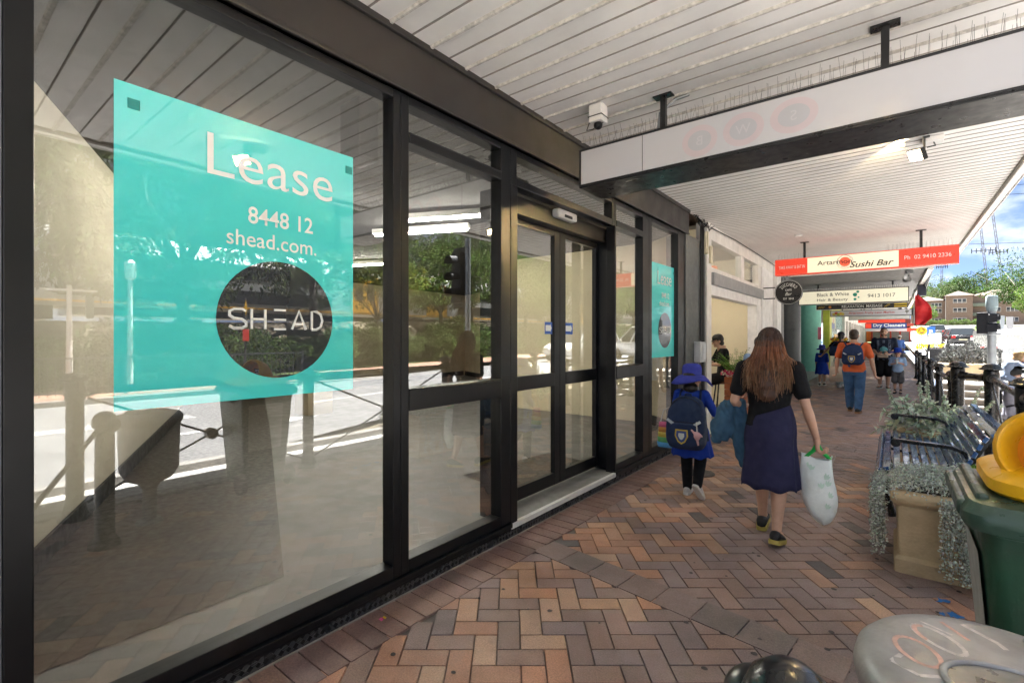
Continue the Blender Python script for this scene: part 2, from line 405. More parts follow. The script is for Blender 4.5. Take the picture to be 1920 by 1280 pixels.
# ---- stairwell down to the underpass
STEP = mat('stone_step', (.17, .15, .13), .85, var=.25, vscale=4, bump=.4, bscale=60, dirt=.4)
NOSE = mat('step_nosing', (.36, .34, .31), .7, var=.1)
sx0, sx1 = 3.33, 5.0
b = MB(); z = -.9; y = 13.5
nb = MB()
for k in range(9):
    b.box(sx0, sx1, y, 17.0, -1.2 if k == 0 else z, z+.145); nb.box(sx0+.01, sx1-.01, y-.006, y+.05, z+.1452, z+.152); nb.box(sx0+.01, sx1-.01, y-.006, y-.001, z+.115, z+.1452)
    z += .145; y += .31
st = b.build('stairs', STEP); struct(st); nb.build('step_nosing', NOSE, st)
b = MB(); b.box(sx0, sx1, 6.2, 13.5, -1.2, -.9); struct(b.build('underpass_floor', CONC))
b = MB(); b.box(3.226, 3.325, 6.0, 17, -1.2, .01); b.box(sx1+.005, sx1+.2, 6.2, 17, -1.2, .42); b.box(sx0, sx1, 6.0, 6.2, -1.2, -.02)
struct(b.build('retaining_wall', CONC, bevel=.01))
# ================================================================== SHOPFRONT
PLASTER = mat('beige_plaster', (.50, .43, .31), .85, var=.08, vscale=1.5)
PALEWALL = mat('pale_plaster', (.50, .46, .37), .85, var=.06, vscale=1.5)
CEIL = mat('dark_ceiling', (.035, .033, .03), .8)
FLOORG = mat('grey_screed', (.20, .195, .185), .55, var=.2, vscale=3, dirt=.25, bump=.15)
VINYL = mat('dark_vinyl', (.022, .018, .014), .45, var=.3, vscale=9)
shop = thing('vacant_shop', 'vacant black-framed glass shopfront with a dark metal fascia and bare room behind', 'shop')
SKW = Vector((-.918, .397, 0)); SKN = Vector((.397, .918, 0))
def slab(b, p, q, z0, z1, t, m=0):
    p, q = Vector((*p, 0)), Vector((*q, 0)); d = (q-p).normalized(); n = Vector((-d.y, d.x, 0))*t
    vs = [p, q, q+n, p+n]
    b.rings([[v+Vector((0, 0, z0)) for v in vs], [v+Vector((0, 0, z1)) for v in vs]], m)
b = MB(); slab(b, (-9.6, 3.84), (-.14, -.25), .1, 3.15, -.12); b.build('side_wall', PALEWALL, shop)
b = MB(); slab(b, (-10.6, 13.4), (-9.6, 3.84), .1, 3.15, -.12); b.build('back_wall', PLASTER, shop)
b = MB(); slab(b, (-.14, 7.2), (-3.3, 9.9), .1, 3.15, -.12); slab(b, (-3.3, 9.9), (-10.6, 13.4), .1, 3.15, -.12); b.build('side_wall', PLASTER, shop)
SK = mat('black_skirting', (.012, .012, .012), .5)
b = MB(); slab(b, (-9.58, 3.86), (-.16, -.22), .1, .26, .02); slab(b, (-10.58, 13.3), (-9.58, 3.86), .1, .26, .02); slab(b, (-.2, 7.19), (-3.3, 9.87), .1, .26, .02); slab(b, (-3.3, 9.87), (-10.5, 13.33), .1, .26, .02)
b.build('skirting_board', SK, shop)
b = MB(); b.poly([(-.10, -.4, .1), (-.10, 7.3, .1), (-11, 14, .1), (-11, 3.8, .1)]); b.build('shop_floor', FLOORG, shop)
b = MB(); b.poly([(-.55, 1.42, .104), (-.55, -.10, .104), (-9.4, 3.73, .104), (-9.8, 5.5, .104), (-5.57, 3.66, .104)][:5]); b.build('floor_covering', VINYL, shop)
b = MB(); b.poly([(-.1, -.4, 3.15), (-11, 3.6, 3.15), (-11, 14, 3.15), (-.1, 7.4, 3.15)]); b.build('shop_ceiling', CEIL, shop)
b = MB(); b.box(-6.6, -6.1, 4.6, 5.1, .1, 3.15); b.build('pillar', PLASTER, shop, bevel=.01)
b = MB(); b.poly([(-.55, 3.52, .105), (-1.2, 3.62, .105), (-1.05, 5.0, .105), (-.4, 4.9, .105)]); tag(b.build('door_mat', VINYL), 'dark door mat lying on the grey floor inside the shop doors', 'mat')
# ---- frames
FR0, FR1 = -.085, .02
def frame(name, y0, y1, z0, z1, bars_h=(), pane_x=-.03, w=(.045, .045, .05, .05), x0=FR0, x1=FR1):
    """one window bay: perimeter bars, horizontal bars (z0,z1) and a pane in every opening"""
    b = MB()
    b.box(x0, x1, y0, y0+w[0], z0, z1); b.box(x0, x1, y1-w[1], y1, z0, z1)
    b.box(x0+.001, x1-.001, y0+w[0], y1-w[1], z0, z0+w[2]); b.box(x0+.001, x1-.001, y0+w[0], y1-w[1], z1-w[3], z1)
    for a, c in bars_h: b.box(x0+.002, x1+.006, y0+w[0], y1-w[1], a, c)
    for a, c in bars_h: b.box(x0+.002, x1+.010, y0+w[0], y1-w[1], c-.012, c-.004)
    fr = b.build(name, BLACK, shop, bevel=.004, seg=2)
    edges = [z0+w[2]]+[v for p in sorted(bars_h) for v in p]+[z1-w[3]]
    for a, c in zip(edges[::2], edges[1::2]):
        g = MB(); g.box(pane_x-.004, pane_x, y0+w[0]-.008, y1-w[1]+.008, a-.008, c+.008); g.build('glass_pane', GLASS, fr)
    return fr
frame('window_frame', .20, 1.845, .12, 3.02, w=(.075, .055, .075, .05))
frame('window_frame', 1.847, 2.90, .12, 3.02, ((1.10, 1.235), (2.735, 2.80)), w=(.06, .115, .075, .05))
frame('window_frame', 4.69, 5.60, .12, 3.02, ((1.10, 1.235), (2.735, 2.80)), w=(.03, .18, .075, .05))
frame('window_frame', 5.602, 6.88, .12, 3.02, w=(.09, .27, .075, .05))
frame('transom_window', 2.902, 4.688, 2.735, 3.02, w=(.08, .06, .06, .05))
b = MB(); b.box(-.30, .022, 2.902, 2.988, .06, 2.735); b.build('door_jamb', BLACK, shop, bevel=.004)
b = MB(); b.box(-.30, -.087, 4.765, 4.86, .1, 2.735); b.build('door_jamb', BLACK, shop, bevel=.004)
b = MB(); b.box(-.31, -.13, 2.99, 4.764, 2.585, 2.734); b.build('door_header', BLACK, shop, bevel=.004)
for y0, y1 in ((2.99, 3.985), (3.99, 4.762)):
    b = MB(); X0d, X1d = -.27, -.225
    L_, R_ = (.10, .095) if y0 < 3.5 else (.105, .05)
    b.box(X0d, X1d, y0, y0+L_, .125, 2.58); b.box(X0d, X1d, y1-R_, y1, .125, 2.58)
    b.box(X0d+.001, X1d-.001, y0+L_, y1-R_, .125, .24); b.box(X0d+.001, X1d-.001, y0+L_, y1-R_, 2.53, 2.58); b.box(X0d+.001, X1d+.004, y0+L_, y1-R_, 1.08, 1.205)
    d = b.build('door_leaf', BLACK, shop, bevel=.003)
    for a, c in ((.24, 1.08), (1.205, 2.53)):
        g = MB(); g.box(-.252, -.248, y0+L_-.006, y1-R_+.006, a-.006, c+.006); g.build('glass_pane', GLASS, d)
b = MB(); b.box(-.32, -.005, 2.905, 4.685, -.01, .105); b.build('threshold', mat('threshold_concrete', (.21, .21, .20), .7, var=.2, dirt=.3), shop)
b = MB(); b.box(-.005, .03, 2.905, 4.69, .065, .108); b.build('threshold_nosing', mat('nosing_grey', (.62, .62, .62), .5), shop, bevel=.004)
# sill and tread plate kick panel
for ya, yb in ((.05, 2.90), (4.69, 6.9)):
    b = MB(); b.box(-.09, .045, ya, yb, .085, .119); b.box(.0, .03, ya, yb, .062, .0855); b.build('sill', BLACK, shop, bevel=.004)
b = MB(); b.box(-.05, .018, -.3, 7.0, -.02, .0615)
kp = b.build('kick_plate', BLACK, shop)
b = MB(); rng = random.Random(1); k = 0; y = .1
TREAD = mat('tread_bar', (.10, .105, .115), .3, .5)
while y < 6.95:
    for row, zc in enumerate((.010, .043)):
        fl = 1 if (k+row) % 2 else -1
        for q in range(-2, 3):
            c = Vector((.0185, y, zc)); d = Vector((0, .0105, .0105*fl)); n = Vector((0, .0052, -.0052*fl))*q*.75
            b.cone(c+n-d, c+n+d, .0020, n=4)
    y += .036; k += 1
b.build('tread_bars', TREAD, kp)
b = MB(); b.tube([(.024, -.3, -.004), (.028, 2, -.003), (.025, 4.2, -.004), (.028, 7.0, -.003)], .011, 6); b.build('mortar_fillet', CONC, shop)
# fascia and the walls either side
b = MB(); b.box(-.1, .045, -3, 6.99, 3.021, 3.36); b.box(-.1, .068, -3, 6.99, 3.330, 3.372); b.box(-.1, .058, -3, 6.99, 3.021, 3.045); b.build('fascia', DKBROWN, shop, bevel=.004)
WALLG = mat('grey_blue_wall', (.135, .145, .155), .7, var=.1, vscale=2)
b = MB(); b.box(-.3, .012, -3, .198, -.02, 3.02); b.build('pier', WALLG, shop)
b = MB(); b.box(-.25, .035, 6.885, 7.80, -.02, 3.02); b.build('pier', mat('grey_pier', (.10, .108, .112), .65, var=.1), shop)
b = MB(); b.box(-8, -.02, -3, 14, 3.45, 7.2); b.build('upper_storey', mat('upper_brick', (.30, .2, .15), .85, var=.25, vscale=9, bump=.3), shop)
SENS = mat('sensor_grey', (.46, .47, .47), .45)
b = MB(); b.box(-.13, -.05, 3.70, 4.03, 2.655, 2.735); sn = b.build('door_sensor', SENS, None, bevel=.018, seg=3); tag(sn, 'silver motion sensor box fixed over the automatic shop doors', 'door sensor')
b = MB(); b.box(-.052, -.046, 3.80, 3.93, 2.665, 2.69); b.build('sensor_window', BLACK, sn)
# dark speaker/curtain box inside first window
b = MB(); b.box(-.34, -.13, 1.66, 1.80, 2.62, 2.98); tag(b.build('air_curtain', DKBROWN, bevel=.012), 'dark rounded box mounted inside the glass at the top of the first window', 'box')
# ---- lease posters
TEAL = vinyl_mat('poster_teal', (.05, .74, .74)); NAVY = vinyl_mat('poster_navy', (.010, .014, .024), .17); PW = white_text('white', (.82, .84, .82))
def poster(y0, y1, z0, z1, label, x=-.0275):
    t = thing('lease_poster', label, 'poster', (x, y0, z0)); H = z1-z0; W = y1-y0
    b = MB(); b.box(-.0015, 0, 0, W, 0, H); b.build('sheet', TEAL, t)
    cy_, cz_, r = .610*W, .290*H, .270*W
    b = MB(); b.poly([(.0012, cy_+r*math.cos(a), cz_+r*math.sin(a)*1.0) for a in (2*math.pi*k/48 for k in range(48))]); dk = b.build('disc', NAVY, t)
    u, v = (0, 1, 0), (0, 0, 1)
    letter('Lease', (.002, .592*W, .852*H), u, v, w=.572*W, h=.142*H, m=PW, parent=t, bold=-.004)
    letter('8448 12', (.002, .620*W, .668*H), u, v, w=.304*W, h=.062*H, m=PW, parent=t, bold=.012)
    letter('shead.com.', (.002, .585*W, .580*H), u, v, w=.41*W, h=.056*H, m=PW, parent=t, bold=.004)
    # monogram of thin strokes, the E of three loose bars
    def stroke(pts, nm='letter_stroke'): 
        m_ = MB(); m_.tube([(.003, cy_+p[0]*r, cz_+p[1]*r) for p in pts], .0066*W, 4); return m_
    S = MB()
    def add(pts):
        q = stroke(pts); n = len(S.v); S.v += q.v; S.f += [tuple(i+n for i in f) for f in q.f]; S.m += q.m
    h_ = .165; cx = [-.68, -.36, -.02, .34, .68]
    s_pts = [(.10, .125), (.05, .155), (-.05, .155), (-.105, .12), (-.105, .05), (-.05, .005), (.05, -.01), (.105, -.055), (.105, -.12), (.05, -.155), (-.05, -.155), (-.11, -.115)]
    add([(cx[0]+x_*1.2, z_) for x_, z_ in s_pts])
    add([(cx[1]-.11, -h_), (cx[1]-.11, h_)]); add([(cx[1]+.11, -h_), (cx[1]+.11, h_)]); add([(cx[1]-.11, 0), (cx[1]+.11, 0)])
    for zz in (-h_, 0, h_): add([(cx[2]-.08, zz), (cx[2]+.12, zz)])
    add([(cx[3]-.13, -h_), (cx[3], h_), (cx[3]+.13, -h_)]); add([(cx[3]-.08, -.07), (cx[3]+.08, -.07)])
    add([(cx[4]-.10, -h_), (cx[4]-.10, h_), (cx[4]-.01, h_), (cx[4]+.075, h_*.72), (cx[4]+.11, 0), (cx[4]+.075, -h_*.72), (cx[4]-.01, -h_), (cx[4]-.10, -h_)])
    S.build('lettering', PW, t)
    FIX = mat('poster_tab', (.02, .28, .26), .5)
    for yy, zz in ((.04*W, .955*H), (.955*W, .955*H)):
        b = MB(); b.box(.001, .003, yy, yy+.04, zz-.04, zz); b.build('fixing_tab', FIX, t)
    return t
poster(.50, 1.55, 1.262, 2.55, 'large teal lease poster in the big first window')
poster(5.72, 6.58, 1.29, 2.50, 'teal lease poster in the farthest narrow window beside the grey pier')
BLU = mat('sticker_blue', (.02, .10, .45), .4)
for y0, sgn in ((3.755, -1), (4.11, 1)):
    t = thing('arrow_sticker', 'blue sticker with white arrow pointing %s on the %s sliding door leaf' % (('left', 'left-hand') if sgn < 0 else ('right', 'right-hand')), 'sticker', (-.2455, y0, 1.58), group='door arrow stickers')
    b = MB(); b.box(0, .0015, 0, .125 if sgn < 0 else .15, 0, .115); b.build('backing', BLU, t)
    W = .125 if sgn < 0 else .15; c = W/2; hw = W*.40
    b = MB(); A = [(-hw, 0), (-hw*.55, .042), (-hw*.55, .028), (hw, .028), (hw, -.028), (-hw*.55, -.028), (-hw*.55, -.042)]
    b.poly([(.0022, c+(-sgn)*-1*p[0]*(1 if sgn < 0 else 1) if sgn < 0 else c-p[0], .0575+p[1]) for p in A]); b.build('arrow', PW, t)
# ---- lights inside
LAMP = mat('tube_glow', (1, .95, .85), .5, emit=(1, .94, .84), estr=16, var=0, rvar=0)
def tube_light(x, y, a, L, label):
    t = thing('tube_light', label, 'light', (x, y, 3.04), a, 'fluorescent tubes inside the shop')
    b = MB(); b.box(-.05, .05, -L/2, L/2, .03, .10); b.build('batten', WHITE, t)
    b = MB(); b.cone((0, -L/2+.03, .015), (0, L/2-.03, .015), .016, n=8); b.build('tube', LAMP, t)
for (x, y, L), d in zip(((-3.0, 4.6, 1.5), (-2.1, 4.25, 1.2), (-6.2, 6.0, 1.5), (-2.9, 2.6, 1.5), (-7.2, 4.6, 1.5)),
    ('lit fluorescent tube over the middle of the shop nearest the second window', 'short lit fluorescent tube just inside the second window', 'lit fluorescent tube deep in the shop seen beside the large poster', 'lit fluorescent tube behind the large poster', 'lit fluorescent tube at the back of the shop by the pale side wall')):
    tube_light(x, y, R(23)+R(90), L, d)
# ================================================================== CANOPIES
SOFF = mat('soffit_white', (.84, .82, .80), .6, var=.09, vscale=1.6, dirt=.09, bump=.08, bscale=25)
GRIME = mat('soffit_grime', (.62, .59, .55), .8, var=.3, vscale=30, dirt=.45)
SHADOWGAP = mat('soffit_joint', (.38, .35, .32), .8)
cano = thing('shop_canopy', 'pale ribbed metal footpath canopy over the vacant shop', 'canopy')
def soffit(y0, y1, pitch, x0, x1, z, rib, name, gr=True):
    """pressed metal sheets: flat pans, sharp lap joint, dirty mid rib"""
    b = MB(); y = y0; prof = []
    while y < y1-1e-4:
        prof += [(y, z), (y+.004, z+.012), (y+.009, z+.012), (y+.013, z-.003)]
        if rib: prof += [(y+pitch*.5-.012, z-.003), (y+pitch*.5-.004, z-.016), (y+pitch*.5+.012, z-.016), (y+pitch*.5+.022, z)]
        prof += [(y+pitch-.001, z)]
        y += pitch
    n = len(b.v)
    for i in range(len(prof)-1):
        (ya, za), (yb, zb) = prof[i], prof[i+1]
        mi = 1 if (rib and gr and abs((ya-y0) % pitch-pitch*.5) < .016) else (2 if za > z+.01 or zb > z+.01 else 0)
        b.quad((x0, ya, za), (x1, ya, za), (x1, yb, zb), (x0, yb, zb), mi)
    return b.build(name, [SOFF, GRIME, SHADOWGAP], cano)
soffit(-4.0, 4.35, .31, .0, 3.37, 3.372, True, 'soffit_panels')
soffit(4.35, 13.95, .122, .0, 3.37, 3.372, False, 'soffit_panels', False)
b = MB(); b.box(3.372, 3.385, -4, 13.95, 3.35, 3.42); b.build('gutter_joint', SHADOWGAP, cano)
b = MB(); b.box(3.386, 3.46, -4, 13.96, 3.33, 3.62); b.box(3.46, 3.475, -4, 13.96, 3.32, 3.36); b.build('edge_fascia', WHITE, cano, bevel=.006)
b = MB(); b.box(-.02, 3.386, -4, 13.95, 3.44, 3.62); b.build('canopy_roof', STEEL, cano)
# ================================================================== NEIGHBOURING SHOPS
def part_box(name, m, parent, *args, bevel=.004):
    b = MB()
    for a in args: b.box(*a)
    return b.build(name, m, parent, bevel=bevel)
CWALL = mat('cafe_cream', (.74, .66, .47), .8, var=.06, vscale=1.2)
cafe = thing('cream_shop', 'cream painted old shopfront with a wide open doorway and transom lights', 'shop')
part_box('pilaster', CREAM, cafe, (-.12, .05, 7.83, 8.07, 0, 3.37))
part_box('frame', CREAM, cafe, (-.08, .035, 8.072, 13.3, 3.13, 3.37), (-.08, .03, 8.072, 11.9, 2.60, 2.69), (-.08, .028, 10.12, 10.36, 2.692, 3.128), (-.08, .028, 8.072, 8.13, 2.692, 3.128), (-.08, .028, 11.62, 11.9, 2.692, 3.128))
b = MB(); b.box(-.035, -.03, 8.13, 10.12, 2.69, 3.13); b.build('glass_pane', GLASS, cafe)
b = MB(); b.box(-.035, -.03, 10.36, 11.62, 2.69, 3.13); b.build('glass_pane', GLASS, cafe)
b = MB(); b.box(-.06, .09, 8.08, 11.9, 2.405, 2.597)
for k in range(6): b.box(.0905, .094, 8.1, 11.88, 2.415+k*.03, 2.435+k*.03)
b.build('shutter_box', mat('shutter_grey', (.33, .34, .345), .55), cafe)
part_box('lintel', WHITE, cafe, (-.15, .03, 8.072, 11.9, 2.24, 2.402))
part_box('door_jamb', WHITE, cafe, (-.15, .04, 11.45, 11.9, 0, 2.239), (-.15, .06, 11.905, 12.35, 0, 3.128), (-.1, .03, 12.36, 13.3, 0, 3.128), (-.1, .12, 13.31, 13.85, 0, 3.37))
part_box('side_wall', CWALL, cafe, (-4.5, -.152, 11.6, 11.75, 0, 3.3))
part_box('rear_wall', CWALL, cafe, (-4.6, -4.5, 7.8, 11.75, 0, 3.3))
part_box('party_wall', CWALL, cafe, (-4.5, -.3, 7.82, 7.95, 0, 3.3))
b = MB(); b.box(-4.5, -.05, 7.95, 11.6, -.01, .012); b.build('floor', mat('cafe_floor', (.16, .14, .12), .5), cafe)
b = MB(); b.box(-4.5, -.16, 7.95, 11.6, 3.3, 3.36); b.build('ceiling', PALEWALL, cafe)
tube_light(-1.6, 9.6, 0, 1.5, 'added unseen fluorescent tube brightening the inside of the cream shop')  # tube lamp added out of view to brighten the cafe wall
for o_ in bpy.data.objects:
    if o_.get('label') == 'added unseen fluorescent tube brightening the inside of the cream shop': o_.location.z = 3.18; o_['group'] = 'cafe fill light'
# boxes, conduit and cables on the wall between the shops
t = thing('meter_box', 'pale grey electricity meter box on the grey pier beside the cream shop', 'meter box', (.036, 7.22, 1.18))
b = MB(); b.box(0, .10, 0, .27, 0, .30); b.build('cabinet', mat('meter_grey', (.52, .54, .55), .5), t, bevel=.01)
b = MB(); b.box(.1005, .108, .10, .25, .04, .27); b.box(.108, .112, .13, .2, .13, .15); b.build('cover', mat('meter_cover', (.6, .62, .63), .4), t, bevel=.003)
b = MB(); b.tube([(.02, .06, 0), (.02, .06, -.2), (.0, .06, -1.1)], .014, 8); b.tube([(.02, .16, 0), (.02, .16, -1.1)], .012, 8); b.build('conduit', STEEL, t)
b = MB(); b.tube([(.055, 7.50, 3.32), (.055, 7.50, 1.5)], .014); b.tube([(.05, 7.62, 3.3), (.052, 7.62, .2)], .02); b.tube([(.05, 7.57, 3.2), (.05, 7.56, 2.2), (.052, 7.57, .3)], .008)
tag(b.build('conduit', BLACK), 'black vertical conduits running down the grey pier beside the cream shop', 'conduit')
IVORY = mat('ivory_plastic', (.66, .60, .44), .5, dirt=.1)
b = MB(); b.box(.037, .09, 7.64, 7.69, 2.86, 3.18); b.box(.037, .10, 7.70, 7.75, 2.84, 3.19); tag(b.build('alarm_box', IVORY, bevel=.006), 'ivory plastic junction strips high on the grey pier under the tangled cables', 'junction box')
b = MB(); b.box(.051, .09, 7.93, 8.01, 2.72, 3.0); tag(b.build('alarm_box', IVORY, bevel=.008), 'yellowed plastic box on the cream pilaster beside the transom window', 'junction box')
b = MB(); rng = random.Random(8)
for k in range(9):
    pts = [(.06+rng.uniform(0, .05), 7.2+rng.uniform(-.1, .1), 3.33)]
    for q in range(5): pts.append((.07+rng.uniform(-.01, .07), pts[-1][1]+rng.uniform(.06, .16), 3.31-rng.uniform(0, .14)*(1 if q < 4 else .2)))
    b.tube(pts, rng.uniform(.004, .009), 5)
b.tube([(.06, 8.0, 3.3), (.07, 9.5, 3.335), (.06, 11.5, 3.34), (.08, 13.5, 3.3)], .009, 5)
tag(b.build('cable_tangle', BLACK), 'tangled black cables under the canopy above the cream shop corner', 'cables')
b = MB()
for k in range(12):
    x = .1+rng.uniform(0, .2); yy = 13.7+rng.uniform(0, .3); b.tube([(x, yy, 3.3), (x+rng.uniform(-.04, .04), yy, 2.95), (x+rng.uniform(-.06, .06), yy+.05, 2.6-rng.uniform(0, .2))], .010, 5)
tag(b.build('cable_bundle', STEEL), 'bundle of grey cables hanging from the canopy beyond the cream shop', 'cables')
# dark recessed entry
DKGREY = mat('charcoal_wall', (.022, .025, .028), .55)
ent = thing('dark_shop', 'charcoal recessed shop entry beyond the cream shopfront', 'shop')
part_box('wall', DKGREY, ent, (-2.6, -2.45, 13.9, 30, 0, 3.4), (-2.4, -.02, 13.9, 14.0, 0, 3.4))
part_box('door', BLACK, ent, (-2.44, -2.38, 15, 17.4, 0, 2.4))
part_box('shopfront', BLACK, ent, (-1.0, -.9, 14.2, 19.8, 0, 2.9))
part_box('door_edge', mat('teal_edge', (.16, .40, .34), .5), ent, (-.72, -.66, 18.6, 18.66, 0, 2.9))
part_box('notice', mat('poster_grey', (.2, .2, .2), .6), ent, (.0, .02, 14.2, 14.9, 1.0, 2.5))
TILE = mat('entry_tile', (.30, .30, .30), .45, var=.1)
b = MB(); b.box(-2.4, .02, 14, 27.6, -.012, .016); b.build('entry_floor', TILE, ent)
def column(x, y, r, m, label, name='round_column'):
    t = thing(name, label, 'column', (x, y, 0))
    b = MB(); b.lathe([(r, .0), (r, 3.2)], n=40); b.build('shaft', m, t, smooth=40)
    return t
c1 = column(-.78, 20.5, .48, mat('column_grey', (.075, .082, .09), .45, var=.08), 'dark grey round column at the shop entry beside the teal one')
b = MB()
for z_ in (2.45, 2.05, 1.83, 1.78, 1.5): 
    for k in range(5):
        a = R(-44-k*5); b.box(.484*math.cos(a)-.004, .484*math.cos(a)+.004, .484*math.sin(a)-.02, .484*math.sin(a)+.02, z_, z_+.03)
b.build('lettering', BLACK, c1)
column(-.72, 25.8, .54, mat('column_teal', (.14, .42, .33), .5, var=.08), 'pale teal round column with a pink notice')
b = MB(); b.box(-.26, -.12, 25.29, 25.30, 1.45, 2.0); tag(b.build('pink_notice', mat('pink', (.75, .22, .32), .6), rz=0), 'pink paper notice taped to the teal round column', 'notice')
# flower shop
fs = thing('florist_shop', 'shop window with lime frame and a portrait poster behind flower boxes', 'shop')
part_box('window_frame', mat('lime', (.45, .48, .05), .5), fs, (-.25, .02, 27.2, 28.2, 0, 3.0), (-.25, .02, 27.2, 36, 2.8, 3.1))
part_box('window', mat('teal_dark', (.05, .22, .2), .3), fs, (-.2, -.1, 28.2, 36, .6, 2.8))
part_box('poster', mat('poster_pale', (.5, .52, .3), .5), fs, (-.098, -.08, 29, 31.6, 2.0, 2.75))
part_box('portrait', mat('poster_blue', (.05, .10, .25), .5), fs, (-.078, -.07, 29.5, 31.0, 2.0, 2.3))
b = MB(); b.ell((-.07, 30.3, 2.42), .02, .26, .17); b.build('portrait_head', mat('poster_skin', (.5, .32, .24), .5), fs)
part_box('sticker', mat('orange_card', (.65, .33, .03), .5), fs, (-.098, -.08, 31.0, 33.5, 1.45, 1.72)); part_box('sticker', PW, fs, (-.098, -.08, 32.5, 34.0, 1.75, 1.98))
part_box('plinth', CREAM, fs, (-.2, .02, 28.2, 36, 0, .6))
# cream terrace of shops further along
ter = thing('terrace_shops', 'row of cream shopfronts further along under the awnings', 'shops')
PALEDOOR = mat('pale_door', (.40, .37, .33), .6)
y = 36.0; k = 0
while y < 66:
    part_box('pilaster', CREAM, ter, (-.3, .06, y, y+.5, 0, 3.3)); part_box('shopfront', mat('olive_door', (.10, .08, .025), .5) if k % 3 == 1 else PALEDOOR, ter, (-.25, -.05, y+.5, y+2.9, 0, 2.6)); part_box('header', CREAM, ter, (-.3, .04, y+.5, y+2.9, 2.6, 3.3)); y += 2.9; k += 1
# awnings beyond
can2 = thing('grey_canopy', 'dark grey flat canopy with a pale edge beyond the sushi sign', 'canopy')
part_box('sun_stop_board', CREAM, can2, (-.3, 3.0, 13.962, 13.998, 3.08, 3.66)); part_box('soffit', mat('canopy_grey', (.17, .17, .172), .6), can2, (-2.6, 2.95, 14.0, 24, 3.12, 3.22)); part_box('edge_fascia', CREAM, can2, (2.952, 3.05, 14.0, 24, 3.05, 3.4))  # board added to block sun through the gap between the two canopies
b = MB()
for k in range(4): b.tube([(3.0+.02*k, 14.0, 3.3-.05*k), (3.03+.02*k, 18, 3.05-.04*k), (3.0, 24, 3.1)], .015, 5)
b.build('cable', BLACK, can2)
can3 = thing('far_canopy', 'long cream canopy over the far terrace of shops', 'canopy')
part_box('soffit', mat('canopy_cream', (.42, .40, .36), .6), can3, (-.3, 3.0, 24.1, 66, 3.22, 3.32)); part_box('edge_fascia', CREAM, can3, (3.002, 3.1, 24.1, 66, 3.1, 3.5))
b = MB(); b.box(-9, -.4, 14.05, 80, 3.5, 8); tag(b.build('shop_building', mat('render_wall', (.45, .42, .37), .85, var=.15)), 'two storey rendered building above the far awnings', 'building')
# red-framed corner shop at the end
rs = thing('red_corner_shop', 'red framed corner shop at the far end of the footpath', 'shop')
REDP = mat('red_paint', (.45, .05, .03), .5)
part_box('wall', mat('corner_dark', (.06, .055, .05), .7), rs, (-1, 4.0, 70, 78, 0, 3.6))
for k in range(6): part_box('post', REDP, rs, (-.4+k*.85, -.25+k*.85, 69.5, 69.7, 0, 2.7))
part_box('window', mat('corner_glass', (.25, .28, .27), .2), rs, (-.2, 3.9, 69.85, 69.95, .6, 2.3)); part_box('awning', REDP, rs, (-1, 4.2, 67.5, 70, 2.75, 3.05)); part_box('orange_door', mat('orange_paint', (.8, .22, .02), .5), rs, (.0, .5, 69.7, 69.84, 0, 2.6))

# ================================================================== SIGNS
SIGNW = mat('sign_acrylic', (.56, .56, .59), .16, var=.03, vscale=1.5, rvar=.03, coat=.25, bump=.03, bscale=5)
SIGNB = mat('sign_black', (.013, .014, .016), .35)
SIGNR = mat('sign_red', (.62, .045, .025), .35, var=.05, emit=(1, .07, .03), estr=.035); SIGNC = mat('sign_cream', (.78, .70, .52), .35, var=.03, emit=(1, .84, .58), estr=.045)
INKD = white_text('dark', (.015, .013, .012)); INKR = white_text('red', (.5, .05, .04))
U, V = (1, 0, 0), (0, 0, 1)
def spikes(b, x0, x1, y, z, step, h=.11, seed=0):
    rg = random.Random(seed); x = x0
    b.box(x0, x1, y-.008, y+.008, z, z+.004)
    while x < x1:
        for s in (-1, 0, 1):
            if rg.random() < .9: b.cone((x+s*.008, y, z), (x+s*.008+rg.uniform(-.012, .012), y+s*.045+rg.uniform(-.012, .012), z+h*rg.uniform(.75, 1.05)), .0011, .0009, 4)
        x += step
SPK = mat('spike_wire', (.10, .09, .085), .4, .6)
def hanging_sign(name, label, x0, x1, y, z0, z1, th, face, edge, posts=(), topz=3.37, lip=.018, cat='sign'):
    t = thing(name, label, cat, ((x0+x1)/2, y, z0)); c = (x0+x1)/2; w = (x1-x0)/2; h = z1-z0
    b = MB(); b.box(-w+lip, w-lip, -th/2, th/2, lip, h-lip); b.build('panel', face, t)
    b = MB(); q = th/2+.006
    b.box(-w, w, -q, q, 0, lip-.0005); b.box(-w, w, -q, q, h-lip+.0005, h); b.box(-w, -w+lip-.0005, -q, q, lip, h-lip); b.box(w-lip+.0005, w, -q, q, lip, h-lip)
    b.build('frame', edge, t, bevel=.002)
    for px in posts:
        b = MB(); b.box(px-c-.02, px-c+.02, -.02, .02, h, topz-z0); b.build('hanger', SIGNB, t, bevel=.002)
        b = MB(); b.box(px-c-.07, px-c+.07, -.04, .04, topz-z0-.012, topz-z0-.003); b.build('hanger_plate', SIGNB, t)
    return t, w, h, -th/2
